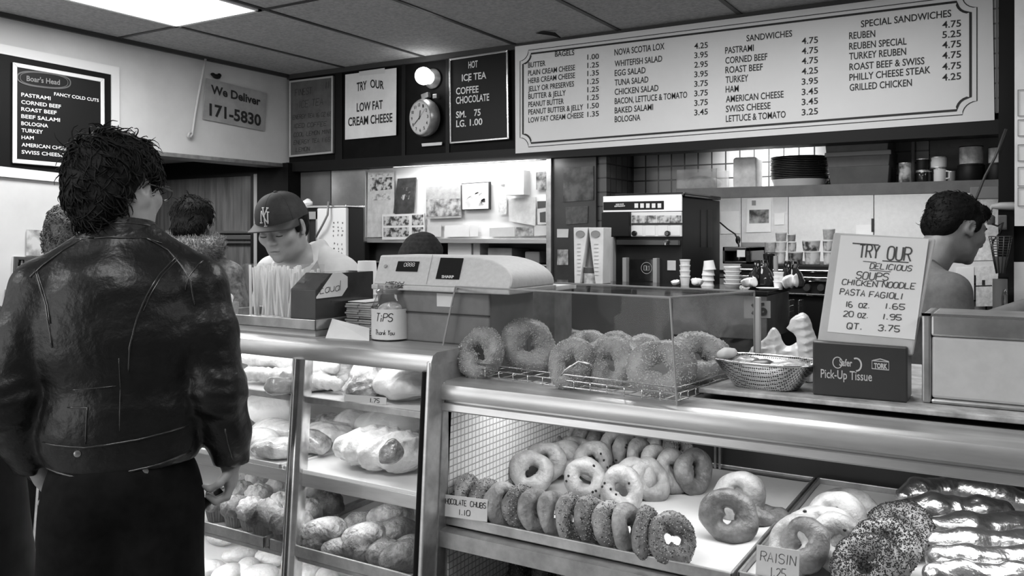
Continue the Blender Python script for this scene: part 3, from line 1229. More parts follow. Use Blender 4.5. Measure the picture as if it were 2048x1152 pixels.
def post(g, xa, xb, z0, z1, y0=YL, d=0.03, n=6):
    """leaning half-round mullion"""
    P = []
    for z in (z0, z1):
        y = front(z, y0)
        P.append([(xa, y + d, z)] + [((xa + xb) / 2 - (xb - xa) / 2 * cos(pi * k / n), y + 0.004 - 0.012 * sin(pi * k / n), z) for k in range(n + 1)] + [(xb, y + d, z)])
    m = len(P[0])
    g.add(P[0] + P[1], [tuple(range(m)), tuple(range(m, 2 * m))[::-1]] + [(i, m + i, m + (i + 1) % m, (i + 1) % m) for i in range(m)])


xm0, xm1 = px(584, 740, Y=YL).x, px(609, 740, Y=YL).x
for xa, xb in ((xm0, xm1), (XL0, XL0 + 0.03)):
    g = G()
    post(g, xa, xb, 0.42, 1.176)
    g.build('mullion', STEEL_B, t, smooth=40)
xe0 = px(845, 740, Y=YL).x
g = G()
post(g, xe0, xe0 + 0.012, 0.42, 1.176, d=0.02)
g.build('black_edge_strip', BLACK, t, smooth=40)
g = G()
P = [(xe0 + 0.012, front(0.0), 0.0), (XB - 0.001, front(0.0), 0), (XB - 0.001, 2.06, 0.0), (xe0 + 0.012, 2.06, 0.0)]
Q = [(xe0 + 0.012, front(1.2) - 0.004, 1.2), (XB - 0.001, front(1.2) - 0.004, 1.2), (XB - 0.001, 2.06, 1.2), (xe0 + 0.012, 2.06, 1.2)]
g.hexa([p for p in P] + Q)
g.build('end_panel', STEEL, t, bevel=0.003)
g = G()
g.box(XL0, XB - 0.01, 2.03, 2.06, 0.4, 1.19).box(XL0, XL0 + 0.01, YL + 0.02, 2.03, 0.4, 1.19)
g.build('back_panel', M('case_back', 0.5, 0.5), t)
xg0, xg1 = XL0 + 0.01, xe0 + 0.01
SHELF = {}
for nm, zt, m, dz in (('glass_shelf', 1.082, CASE_W, 0.014), ('middle_shelf', 0.898, STEEL_D, 0.03)):
    g = G()
    y = front(zt) + 0.012
    g.box(xg0, xg1, y + 0.004, 2.03, zt - 0.008, zt)
    o = g.build(nm, CASE_W, t)
    G().box(xg0, xg1, y, y + 0.006, zt - dz, zt + 0.002).build('shelf_edge', STEEL_D if nm == 'glass_shelf' else STEEL, o, bevel=0.0015)
    SHELF[nm] = zt
g = G().box(xg0, xg1, front(0.5) + 0.01, 2.03, 0.49, 0.5)
g.build('bottom_shelf', CASE_W, t)
g = G().quad([(xg0, front(0.42) + 0.006, 0.42), (xg1, front(0.42) + 0.006, 0.42), (xg1, front(1.176) + 0.006, 1.176), (xg0, front(1.176) + 0.006, 1.176)])
g.build('front_glass', GLASS, t)
BAKERY = t

# rack bars carrying the muffin trays
g = G()
z3 = 0.70
for y in (1.50, 1.98): g.box(xg0, xg1, y, y + 0.012, z3 - 0.012, z3)
g.build('rack_bar', STEEL_D, t)


def tray(name, label, x0, x1, y0, y1, z, rim=0.018, m=None, liner=None, group=None, wall=0.006, th=0.004):
    """shallow baking tray, its floor at z"""
    t = thing(name, label, 'tray', ((x0 + x1) / 2, (y0 + y1) / 2, z - th), group=group)
    g = G()
    g.box(x0, x1, y0, y1, z - th, z)
    for a in ((x0, x1, y0, y0 + wall), (x0, x1, y1 - wall, y1), (x0, x0 + wall, y0, y1), (x1 - wall, x1, y0, y1)):
        g.box(*a, z - th, z + rim)
    g.build('pan', m or STEEL_D, t, bevel=0.002)
    if liner:
        rng = random.Random(int(abs(x0) * 1000))
        g = G()
        e = wall + 0.001
        nx, ny = 14, 14

        def fn(a, b):
            x, y = x0 + e + (x1 - x0 - 2 * e) * a, y0 + e + (y1 - y0 - 2 * e) * b
            ed = max(abs(a - .5), abs(b - .5)) * 2
            up = max(0, ed - 0.9) * 0.10 + 0.0014 + 0.0007 * sin(a * 17 + b * 9) + 0.0006 * sin(b * 23 - a * 5)
            return (x, y, z + up)
        g.grid(fn, nx, ny)
        g.build('parchment', liner, t, smooth=True)
    return t


PARCH = M('parchment', 0.62, 0.65, noise=(4, 0.58, 0.68), bump=(25, 0.15, 0.003))
tray('baking_tray', 'steel tray of tall muffins behind the left glass', XL0 + 0.03, -1.615, 1.488, 1.96, 0.706, 0.024, STEEL_D, PARCH)
tray('baking_tray', 'steel tray of dark muffins and loaf cakes nearest the tiled case', -1.60, xe0 - 0.005, 1.488, 1.96, 0.706, 0.024, STEEL_D, PARCH)
tray('baking_tray', 'thin tray of wrapped pastries on the middle shelf left of the centre mullion', XL0 + 0.03, -1.585, 1.512, 1.96, 0.902, 0.008, WHITE)
tray('baking_tray', 'thin white tray under the big plastic bag on the middle shelf', -1.575, xe0 - 0.005, 1.512, 1.96, 0.902, 0.006, WHITE)

# ---------------------------------------------------------------- bagel case on the right
XR1 = 0.62
t = thing('bagel_case', 'low steel bagel case on the right with a broad rail and mosaic tiled end', 'display case', ((XB + XR1) / 2, 1.9, 0))
BAGELCASE = t
g = G()
prof = [(YR + 0.010, 1.083), (YR - 0.002, 1.083), (YR - 0.004, 1.086), (YR - 0.003, 1.100), (YR + 0.004, 1.103), (YR + 0.004, 1.107),
        (YR - 0.006, 1.110), (YR - 0.0085, 1.118), (YR - 0.0085, 1.132), (YR - 0.004, 1.143), (YR + 0.008, ZR), (YR + 0.014, ZR + 0.001),
        (YR + 0.09, ZR + 0.001), (YR + 0.09, ZR + 0.004), (YR + 0.094, ZR + 0.004), (YR + 0.094, ZR - 0.004), (YR + 0.02, ZR - 0.010), (YR + 0.02, 1.083)]
xr = px(872, 780, Y=YR).x
g.prism([(xr, y, z) for y, z in prof], (XR1 - xr, 0, 0))
g.build('front_rail', STEEL, t, smooth=35)
g = G()
g.box(xr, XR1, YR + 0.09, 2.32, 1.128, ZR)
g.build('counter_top', M('dark_counter', 0.05, 0.3), t)
g = G()
y0 = lambda z: front(z, YR, 1.083)
P = []
for z in (0.0, 1.148):
    P += [(XB + 0.002, y0(z) - 0.004, z), (xr + 0.002, y0(z) - 0.004, z), (xr + 0.002, y0(z) + 0.03, z), (XB + 0.002, y0(z) + 0.03, z)]
g.hexa(P)
g.build('corner_post', STEEL_D, t, bevel=0.002)
g = G()
P = []
for z in (0.0, 1.10):
    P += [(xr + 0.002, y0(z) - 0.002, z), (xr + 0.009, y0(z) - 0.002, z), (xr + 0.009, y0(z) + 0.012, z), (xr + 0.002, y0(z) + 0.012, z)]
g.hexa(P)
g.build('black_edge_strip', BLACK, t)
G().box(XB + 0.002, xr - 0.001, y0(0.5) + 0.06, 2.30, 0.0, 1.128).build('end_wall', TILE_S, t)
g = G().box(xr, XR1, 2.29, 2.32, 0.0, 0.84).box(xr, XR1, 2.31, 2.32, 0.84, 1.12)
g.build('back_panel', M('open_back_shade', 0.02, 0.4), t)  # dark sheet standing in for the shade of the open case back
g = G()
for u in (1429, 1438):
    p = px(u, 900, Y=2.28)
    g.box(p.x - 0.003, p.x + 0.003, 2.285, 2.295, 0.84, 1.12)
g.build('door_rail', STEEL_B, t)
g = G().box(xr, XR1, 1.52, 2.30, 0.0, 0.45)
g.build('base', STEEL_D, t)
g = G()
zt = 0.83
y = y0(zt)
g.prism([(xr, yy, zz) for yy, zz in ((y + 0.012, zt - 0.05), (y + 0.002, zt - 0.048), (y, zt - 0.012), (y + 0.012, zt - 0.010), (2.29, zt - 0.008), (2.29, zt - 0.014), (y + 0.018, zt - 0.018))], (XR1 - xr, 0, 0))
g.build('middle_shelf', STEEL_D, t, smooth=30)
g = G().box(xr, XR1, 1.53, 2.29, 0.545, 0.555)
g.build('bottom_shelf', STEEL_D, t)
g = G().quad([(xr + 0.005, y0(0.45) + 0.004, 0.45), (XR1, y0(0.45) + 0.004, 0.45), (XR1, y0(1.083) + 0.012, 1.083), (xr + 0.005, y0(1.083) + 0.012, 1.083)])
# pale board that carries the things on the counter
x0 = px(1400, 778, z=1.166).x
t = thing('serving_ledge', 'worn pale ledge board along the right counter under the tissue box', 'board', (0, 1.95, ZR))
g = G().box(x0, XR1, 1.672, 2.25, 1.160, 1.170)
g.build('board', M('worn_board', 0.5, 0.5, noise=(22, 0.28, 0.62)), t, bevel=0.002)
g = G()
for x in (x0 + 0.03, -0.15, 0.2, 0.5): g.box(x, x + 0.03, 1.72, 2.2, ZR, 1.160)
g.build('batten', BLACK, t)

# the two lined trays of bagels
ZT = 0.828
TX = px(1473, 1145, z=ZT + 0.02).x
TY1 = px(1640, 955, z=ZT + 0.02).y
tray('bagel_tray', 'lined steel tray of bagels in rows beside the mosaic end wall', xr + 0.012, TX - 0.005, 1.572, TY1, ZT, 0.02, STEEL_D, PARCH)
tray('bagel_tray', 'lined steel tray with raisin bagels, poppy bagels and foil loaves', TX + 0.004, XR1 - 0.02, 1.572, TY1 - 0.02, ZT, 0.026, STEEL_D, PARCH)
# ------------------------------------------------------------------ bread
ORD = ['first', 'second', 'third', 'fourth', 'fifth', 'sixth', 'seventh', 'eighth', 'ninth', 'tenth', 'eleventh', 'twelfth', 'thirteenth', 'fourteenth']
DOUGH = M_crust('bagel_crust', 0.22, 0.46, 0.12, 0.36)
DOUGH_L = M_crust('bagel_crust_light', 0.34, 0.60, 0.22, 0.36)
DOUGH_D = M_crust('bagel_crust_dark', 0.13, 0.34, 0.08, 0.32)
DOUGH_G = M_crust('bagel_crust_egg', 0.10, 0.18, 0.07, 0.15)
SESAME = M('sesame_seed', 0.66, 0.5)
POPPY = M('poppy_seed', 0.015, 0.5)
RAISIN = M('raisin', 0.012, 0.35)


def bagel_mesh(name, seed, base, R=0.0335, r=0.0190, seeds=0, mats=(), cover=0.4, raisins=0, size=0.0016):
    rng = random.Random(seed)
    g = G()
    nu, nv = 40, 18
    ph = [rng.uniform(0, 6.28) for _ in range(8)]
    ex = rng.uniform(0.93, 1.07)

    def pt(a, b, lift=0.0):
        rr = r * (1 + 0.035 * sin(4 * a + 3 * b + ph[4]) * cos(2 * b + ph[1]) + 0.02 * sin(11 * a + 5 * b) + 0.10 * sin(2 * a + ph[0]) + 0.06 * sin(3 * a + ph[1]) + 0.03 * sin(7 * a + ph[2] + 2 * b)) + lift
        R2 = R * (1 + 0.035 * sin(2 * a + ph[3]) + 0.02 * sin(5 * a + ph[4]))
        cb, sb = cos(b), sin(b)
        if cb < 0: cb *= 1.08 + 0.16 * sin(2 * a + ph[5]) + 0.05 * sin(3 * a + ph[6])
        d = R2 + rr * cb
        return (d * cos(a) * ex, d * sin(a) / ex, rr * sb * (0.97 if sb > 0 else 0.86) + 0.002 * sin(2 * a + ph[7]))
    vs = [pt(2 * pi * i / nu, 2 * pi * j / nv) for j in range(nv) for i in range(nu)]
    fs = [(j * nu + i, j * nu + (i + 1) % nu, ((j + 1) % nv) * nu + (i + 1) % nu, ((j + 1) % nv) * nu + i) for j in range(nv) for i in range(nu)]
    g.add(vs, fs)
    for k in range(seeds):
        a = rng.uniform(0, 6.28)
        b = rng.gauss(pi / 2 - 0.35, cover * 1.9)
        p = Vector(pt(a, b, 0.0003))
        g.m = 1 + (rng.random() < 0.5 if len(mats) > 1 else 0)
        s = size * rng.uniform(0.7, 1.2)
        e = Euler((rng.uniform(0, 3), rng.uniform(0, 3), rng.uniform(0, 3))).to_matrix()
        g.add([p + e @ Vector(q) for q in ((s * 1.4, 0, 0), (0, s * .8, 0), (-s * 1.0, 0, 0), (0, -s * .8, 0), (0, 0, s * .6), (0, 0, -s * .6))],
              [(0, 1, 4), (1, 2, 4), (2, 3, 4), (3, 0, 4), (1, 0, 5), (2, 1, 5), (3, 2, 5), (0, 3, 5)])
    for k in range(raisins):
        g.m = 1
        g.ball(pt(rng.uniform(0, 6.28), rng.uniform(-0.3, 2.2)), (0.0036, 0.003, 0.0026), 8, 6, (rng.random(), rng.random(), 0))
    me = bpy.data.meshes.new(name)
    me.from_pydata(g.v, [], g.f)
    for m in (base,) + tuple(mats): me.materials.append(m)
    me.polygons.foreach_set('material_index', g.mi)
    me.polygons.foreach_set('use_smooth', [True] * len(me.polygons))
    me.update()
    return me


BG = {}
for i in range(4): BG['plain%d' % i] = bagel_mesh('plain_bagel', 10 + i, DOUGH_L if i % 2 else DOUGH)
for i in range(2): BG['brown%d' % i] = bagel_mesh('brown_bagel', 30 + i, DOUGH_D, r=0.0205)
for i in range(2): BG['raisin%d' % i] = bagel_mesh('raisin_bagel', 50 + i, DOUGH_L, mats=(RAISIN,), raisins=7)
for i in range(3): BG['every%d' % i] = bagel_mesh('seeded_bagel', 60 + i, DOUGH if i == 1 else DOUGH_D, seeds=420, mats=(SESAME, POPPY), cover=0.42, size=0.0015)
for i in range(2): BG['poppy%d' % i] = bagel_mesh('poppy_bagel', 70 + i, DOUGH, seeds=2600, mats=(POPPY,), cover=0.5, size=0.0012)
for i in range(3): BG['sesame%d' % i] = bagel_mesh('sesame_bagel', 80 + i, DOUGH_L if i == 1 else DOUGH, seeds=1100, mats=(SESAME,), cover=0.75, size=0.0015, r=0.0205)
BG['egg0'] = bagel_mesh('egg_bagel', 95, DOUGH_G)
BGN = {'plain': 'plain_bagel', 'brown': 'brown_bagel', 'raisin': 'raisin_bagel', 'every': 'seeded_bagel', 'poppy': 'poppy_bagel', 'sesame': 'sesame_bagel', 'egg': 'egg_bagel'}


def bagel(kind, p, axis, label, group, sc=1.0, spin=None):
    me = BG[kind]
    o = bpy.data.objects.new(BGN[kind.rstrip('0123456789')], me)
    COL.objects.link(o)
    q = Vector((0, 0, 1)).rotation_difference(Vector(axis).normalized())
    rng = random.Random(label)
    q = q @ Euler((0, 0, rng.uniform(0, 6.28) if spin is None else spin)).to_quaternion()
    o.rotation_euler = q.to_euler()
    o.location = p
    o.scale = (sc,) * 3
    return tag(o, label, 'bagel', group)


# ---- front row of the first tray
rng = random.Random(4)
p0, p1 = px(912, 990, z=ZT + 0.047), px(1337, 1078, z=ZT + 0.046)
kinds = ['every0', 'every1', 'every0', 'plain0', 'every0', 'plain2', 'plain0', 'every1', 'every2', 'every1', 'plain2', 'every2', 'every0']
for i, k in enumerate(kinds):
    p = p0.lerp(p1, i / 12)
    last = i == 12
    p += Vector((0.008 if last else 0, rng.uniform(-0.004, 0.004), rng.uniform(0, 0.003)))
    bagel(k, p, (0.55, -0.65, 0.5) if last else (1, -0.12 + rng.uniform(-.08, .08), 0.30 + rng.uniform(-.06, .06)),
          ('seeded' if 'every' in k else 'smooth brown') + ' bagel standing %s from the mosaic wall in the front row of the tray' % ORD[i], 'front row of bagels')
# ---- bagels facing the glass in the middle of the tray
for i, (u, v, k, ax, h, lab) in enumerate((
        (958, 925, 'brown0', (0.75, -0.75, 0.35), 0.055, 'brown bagel facing out beside the mosaic wall with a dark hole'),
        (991, 913, 'plain1', (0.9, -0.45, 0.25), 0.058, 'pale bagel tucked behind the brown bagel at the mosaic wall'),
        (1063, 943, 'plain1', (0.55, -0.8, 0.45), 0.05, 'large pale bagel facing out, second from the mosaic wall in the middle row'),
        (1090, 925, 'plain3', (0.6, -0.7, 0.35), 0.055, 'pale bagel right behind the large second bagel of the middle row'),
        (1050, 890, 'plain0', (0.5, -0.2, 0.75), 0.065, 'bagel leaning back in the middle of the tray, nearest the mosaic wall'),
        (1095, 893, 'plain2', (0.4, -0.3, 0.8), 0.062, 'bagel leaning back, second in from the mosaic wall'),
        (1128, 915, 'plain1', (0.35, -0.35, 0.75), 0.055, 'pale bagel lying tilted behind the raisin bagel'),
        (1160, 905, 'plain3', (0.45, -0.3, 0.75), 0.06, 'pale bagel lying tilted in front of the upright third row'),
        (1186, 921, 'raisin1', (0.5, -0.5, 0.65), 0.055, 'raisin bagel lying back behind the two facing raisin bagels'),
        (1172, 960, 'raisin0', (0.35, -0.75, 0.55), 0.047, 'raisin bagel facing out left of the split bagel'),
        (1243, 980, 'raisin1', (0.35, -0.8, 0.5), 0.047, 'split raisin bagel facing out in the centre of the tray'),
        (1268, 958, 'plain3', (0.6, -0.6, 0.5), 0.05, 'pale bagel just behind the split raisin bagel'),
        (1300, 960, 'plain1', (0.75, -0.5, 0.5), 0.045, 'pale bagel tilted at the right end of the middle row'),
        (1064, 862, 'brown1', (0.6, 0.1, 0.8), 0.06, 'brown bagel lying at the back against the mosaic wall'))):
    bagel(k, px(u, v, z=ZT + h), ax, lab, 'middle row of bagels', 1.06)
# ---- upright rows further back
for i, (u, v) in enumerate(((1122, 876), (1146, 882), (1171, 886), (1198, 889), (1224, 900), (1252, 905), (1280, 918), (1308, 932), (1346, 943), (1387, 943))):
    k = ['plain0', 'plain3', 'plain2', 'brown0', 'plain1', 'raisin0', 'plain2', 'plain1', 'plain0', 'brown1'][i]
    ax = (1, -0.15, 0.12) if i < 8 else (0.85, -0.45, 0.35)
    bagel(k, px(u, v, z=ZT + 0.052), ax, '%s bagel from the mosaic wall in the third row, standing on edge' % ORD[i], 'third row of bagels', 1.05 if i < 8 else 1.08)
for i, (u, v) in enumerate(((1089, 858), (1114, 857), (1143, 860), (1173, 863), (1200, 866), (1224, 870), (1248, 874), (1271, 881), (1296, 886), (1324, 893), (1356, 898))):
    k = ['brown0', 'plain0', 'plain2', 'plain1', 'plain3', 'plain0', 'plain1', 'plain2', 'brown1', 'plain3', 'every1'][i]
    bagel(k, px(u, v, z=ZT + 0.053), (1, -0.12, 0.15) if i < 9 else (0.9, -0.3, 0.25), '%s bagel from the mosaic wall in the rearmost row, standing on edge' % ORD[i], 'rearmost row of bagels', 1.05)
# ---- the pair standing alone at the right
bagel('plain1', px(1478, 993, z=ZT + 0.05), (0.25, -0.9, 0.25), 'pale bagel standing behind the lone brown bagel at the right of the tray', 'lone bagels', 1.12)
bagel('brown0', px(1458, 1032, z=ZT + 0.05), (0.2, -0.9, 0.3), 'brown bagel standing alone facing out at the right of the tray', 'lone bagels', 1.12)
bagel('brown1', px(1528, 1030, z=ZT + 0.02), (0.15, 0.1, 1), 'brown bagel lying flat right of the lone standing pair', 'lone bagels', 1.0)

# ---- second tray: raisin and poppy bagels
for u, v, k, ax, h, sc, lab in (
        (1698, 1025, 'plain0', (0.2, -0.5, 0.8), 0.045, 1.25, 'pale bagel at the back of the raisin pile beside the tray wall'),
        (1668, 1040, 'plain3', (-0.1, -0.6, 0.75), 0.06, 1.25, 'pale bagel leaning in the raisin pile, second from the back'),
        (1640, 1066, 'raisin0', (0.0, -0.6, 0.75), 0.06, 1.25, 'puffy raisin bagel in the middle of the pile behind its price card'),
        (1588, 1092, 'plain1', (-0.4, -0.6, 0.6), 0.04, 1.2, 'pale bagel at the tray wall left of the raisin pile'),
        (1610, 1090, 'brown0', (-0.6, -0.7, 0.5), 0.05, 1.05, 'tan bagel on edge right behind the raisin price card'),
        (1682, 1092, 'raisin1', (0.3, -0.6, 0.7), 0.05, 1.2, 'raisin bagel at the front of the pile beside the poppy bagels')):
    p = px(u, v, z=ZT + h)
    p.y = max(p.y, 1.65)
    bagel(k, p, ax, lab, 'raisin bagels', sc)
for u, v, k, ax, h, sc, lab in (
        (1800, 1062, 'poppy0', (0.15, -0.55, 0.85), 0.05, 1.3, 'poppy bagel with its hole showing, rearmost of the dark seeded pile'),
        (1838, 1048, 'poppy1', (0.5, -0.1, 0.85), 0.03, 1.2, 'poppy bagel half hidden beside the foil loaves'),
        (1768, 1098, 'poppy1', (-0.1, -0.6, 0.8), 0.055, 1.3, 'poppy bagel leaning in the middle of the seeded pile'),
        (1735, 1138, 'poppy0', (-0.25, -0.55, 0.8), 0.055, 1.3, 'darkest poppy bagel at the front of the seeded pile')):
    p = px(u, v, z=ZT + h)
    p.y = max(p.y, 1.642)
    bagel(k, p, ax, lab, 'poppy bagels', sc)
# ---- dark bagels on the lower shelf
for i, (u, v) in enumerate(((962, 1150), (1008, 1140), (1060, 1142), (1112, 1150), (1160, 1155))):
    bagel('every%d' % (i % 3), px(u, v, z=0.625), (0.6, -0.5, 0.7), '%s dark seeded bagel from the mosaic wall on the lower shelf' % ORD[i], 'bagels on the lower shelf', 1.12)

# ---- big sesame bagels for the plastic case on the counter
for u, v, k, ax, z, sc, lab in (
        (962, 706, 'sesame0', (0.25, -0.8, 0.35), 1.205, 1.1, 'dark sesame bagel at the left end inside the plastic case'),
        (1056, 692, 'sesame1', (0.75, -0.6, 0.15), 1.212, 1.28, 'tall pale sesame bagel standing upright inside the plastic case'),
        (1143, 727, 'sesame2', (0.3, -0.9, 0.3), 1.203, 1.0, 'sesame bagel in front, third from the left inside the plastic case'),
        (1222, 727, 'sesame0', (0.3, -0.9, 0.25), 1.203, 1.02, 'sesame bagel in front, fourth from the left inside the plastic case'),
        (1322, 737, 'sesame2', (0.25, -0.9, 0.3), 1.207, 1.22, 'large sesame bagel at the front right corner inside the plastic case'),
        (985, 668, 'sesame2', (0.2, -0.4, 0.9), 1.222, 1.1, 'sesame bagel lying behind the dark left bagel in the plastic case'),
        (1112, 672, 'egg0', (0.1, -0.3, 1), 1.19, 1.05, 'dark glossy egg bagel lying at the back of the plastic case'),
        (1150, 682, 'egg0', (0.2, -0.3, 1), 1.185, 0.9, 'smaller dark glossy bagel right of the egg bagel in the plastic case'),
        (1178, 690, 'sesame1', (0.15, -0.45, 0.9), 1.20, 1.0, 'sesame bagel leaning behind the third bagel in the plastic case'),
        (1232, 694, 'sesame0', (0.1, -0.4, 0.9), 1.20, 1.0, 'sesame bagel leaning behind the fourth bagel in the plastic case'),
        (1288, 702, 'sesame2', (0.15, -0.4, 0.9), 1.195, 1.0, 'sesame bagel lying behind the large corner bagel in the plastic case'),
        (1400, 716, 'sesame1', (0.5, -0.5, 0.6), 1.208, 1.3, 'huge sesame bagel at the right rear inside the plastic case')):
    bagel(k, px(u, v, z=z), ax, lab, 'bagels in the plastic case', sc)

# ------------------------------------------------------------------ foil loaves
FOIL = M('aluminium_foil', 0.85, 0.26, 0.95, noise=(30, 0.7, 0.9), bump=(30, 0.55, 0.012))


def foil_mesh(name, L, r, seed):
    rng = random.Random(seed)
    f = F(0.02).chain([(-L / 2, 0, -0.004), (-L / 4, 0.003, 0.004), (L / 4, 0, 0.005), (L / 2, 0, -0.004)], [r * 0.72, r, r, r * 0.75])
    f.post.append(lambda P, o: o + 0.0026 * crum(P * np.array([0.6, 1, 1]), 95, seed))
    me = f.mesh(0.0045, name, smooth=0)
    me.materials.append(FOIL)
    return me


fm = [foil_mesh('foil_loaf', 0.21, 0.03, s) for s in (1, 2, 3)]
for i, (u0, v0, u1, v1, h, lab) in enumerate((
        (1812, 985, 1920, 978, 0.045, 'crumpled foil loaf at the back left of the foil pile'),
        (1925, 975, 2018, 992, 0.05, 'foil loaf at the back right corner of the pile'),
        (1822, 1012, 2010, 1018, 0.055, 'foil loaf across the second row from the back'),
        (1880, 1050, 2090, 1046, 0.05, 'foil loaf, third from the back of the pile'),
        (1876, 1080, 2100, 1082, 0.05, 'foil loaf in the middle of the pile'),
        (1870, 1112, 2105, 1118, 0.05, 'smooth foil loaf, second from the front of the pile'),
        (1868, 1146, 2110, 1156, 0.045, 'foil loaf at the front of the pile'))):
    a, b = px(u0, v0, z=ZT + h), px(u1, v1, z=ZT + h)
    o = bpy.data.objects.new('foil_loaf', fm[i % 3])
    COL.objects.link(o)
    o.location = (a + b) / 2 + Vector((0, 0, -0.006))
    L = (b - a).length
    o.rotation_euler = (i * 0.7, 0, atan2(b.y - a.y, b.x - a.x))
    o.scale = (max(0.75, L / 0.21), 1, 1)
    tag(o, lab, 'wrapped bread', 'foil wrapped loaves')

# ------------------------------------------------------------------ price cards
def card(name, label, u0, v0, u1, v1, h, z, rows, lean=0.25, m=PAPER_G, Y=None):
    a, b = (px(u0, v0, Y=Y), px(u1, v1, Y=Y)) if Y else (px(u0, v0, z=z), px(u1, v1, z=z))
    ex = (b - a).normalized()
    n = ex.cross(Vector((0, 0, 1))).normalized()
    up = (Vector((0, 0, 1)) - n * lean).normalized()
    t = thing(name, label, 'price card', (a + b) / 2)
    w = (b - a).length
    G().slab([a + up * h, b + up * h, b, a], n, 0.0015).build('card', m, t)
    g = G()
    for body, x0, x1, y, hh in rows:
        g.hand(body, a + ex * w * x0 + up * h * y + n * 0.0008, a + ex * w * x1 + up * h * y + n * 0.0008, h * hh, n, up, w * 0.013, seed=len(body), slant=0.04)
    g.build('lettering', INK, t)
    return t


card('price_card', 'hand lettered chocolate chubs price card clipped to the front of the bagel tray', 881, 1031, 974, 1044, 0.048, ZT + 0.006,
     [('CHOCOLATE', 0.05, 0.56, 0.60, 0.24), ('CHUBS', 0.64, 0.97, 0.60, 0.24), ('1.10', 0.40, 0.64, 0.16, 0.25)], 0.05, Y=1.566)
card('price_card', 'raisin price card standing at the front of the second tray', 1511, 1152, 1597, 1166, 0.056, ZT + 0.008,
     [('RAISIN', 0.10, 0.92, 0.52, 0.30), ('1.25', 0.35, 0.70, 0.08, 0.28)], 0.15, Y=1.582)

# ------------------------------------------------------------------ muffins
CASEP = M('muffin_paper', 0.16, 0.7, noise=(20, 0.11, 0.2))
MUF = [M_crust('muffin_top', 0.12, 0.40, 0.06, 0.5, 34, 0.6), M_crust('muffin_top_pale', 0.30, 0.62, 0.22, 0.5, 34, 0.6), M_crust('muffin_top_dark', 0.045, 0.13, 0.03, 0.5, 40, 0.6)]


def muffin(kind, label, loc, rz, sc=1.0, rot=None):
    t = thing('muffin', label, 'muffin', loc, rz, 'muffins on the trays', local=True)
    g = G()
    n = 48
    vs, fs = [], []
    for r, z, amp in ((0.022, 0, 0.0), (0.0235, 0.001, 0.0006), (0.0315, 0.036, 0.0012), (0.0325, 0.039, 0.0014), (0.029, 0.037, 0.0005)):
        for i in range(n):
            a = 2 * pi * i / n
            rr = r + (amp if i % 2 else -amp)
            vs.append((rr * cos(a), rr * sin(a), z))
    for j in range(4):
        for i in range(n):
            k = (i + 1) % n
            fs.append((j * n + i, j * n + k, (j + 1) * n + k, (j + 1) * n + i))
    fs.append(tuple(range(n))[::-1])
    g.add(vs, fs)
    g.build('paper_case', CASEP, t)
    rng = random.Random(kind * 7 + 1)
    ph = [rng.uniform(0, 6) for _ in range(6)]

    def dome(a, b):
        an, el = 2 * pi * a, -0.35 + (pi / 2 + 0.35) * b
        k = 1 + 0.06 * sin(3 * an + ph[0]) * cos(el) + 0.07 * sin(5 * an + ph[1] + 4 * el) + 0.05 * sin(9 * an + ph[2] - 7 * el)
        r = 0.0385 * k
        return (r * cos(el) * cos(an), r * cos(el) * sin(an), 0.044 + 0.034 * k * sin(el))
    G().grid(dome, 32, 14, wrapu=True).build('top', MUF[kind], t, smooth=True)
    return t


protos = {}
MZ = 0.7078


def mz(x, y): return (400 + x / 3.693, 840 + y / 3.693)


spots = [  # zoom x, zoom y of the foot, kind, scale, words
    (130, 735, 0, 1.05, 'leftmost muffin at the front beside the leather sleeve'), (265, 775, 0, 1.0, 'muffin with a frilled paper case, second along the front'),
    (385, 800, 1, 1.05, 'pale topped muffin third along the front of the left tray'), (490, 865, 0, 1.22, 'big glossy muffin left of the centre mullion'),
    (640, 905, 0, 1.1, 'muffin behind the foot of the centre mullion'), (735, 895, 0, 1.0, 'muffin in front just right of the centre mullion'),
    (300, 640, 0, 0.95, 'small round muffin in the second row near the leather sleeve'), (435, 680, 1, 1.0, 'pale muffin in the second row of the left tray'),
    (600, 745, 1, 1.0, 'pale muffin in the second row against the mullion'), (720, 770, 0, 1.0, 'mottled muffin right behind the mullion in the second row'),
    (820, 800, 0, 1.0, 'brown muffin in the second row right of the mullion'), (950, 765, 2, 1.1, 'dark shiny muffin at the right end of the second row'),
    (430, 570, 1, 1.05, 'tall pale muffin in the third row'), (575, 620, 1, 1.0, 'round pale muffin in the third row beside the mullion'),
    (800, 655, 1, 1.15, 'wide pale muffin right of the mullion at the back'), (850, 590, 2, 1.1, 'dark muffin at the back right of the left tray'),
    (340, 540, 1, 0.95, 'muffin near the back by the hand in the leather sleeve'), (570, 520, 0, 1.0, 'muffin at the very back left of the mullion'),
    (470, 500, 1, 0.9, 'half hidden pale muffin at the back of the left tray'), (690, 600, 0, 1.0, 'muffin hidden behind the upper mullion')]
for x, y, k, sc, lab in spots:
    p = px(*mz(x, y - 18 * sc), z=MZ + 0.008)
    p.z = MZ
    if k not in protos:
        protos[k] = o = muffin(k, lab, p, x)
        o.scale = (sc,) * 3
    else:
        o = dup(protos[k], p, (0, 0, x), lab, scale=sc)
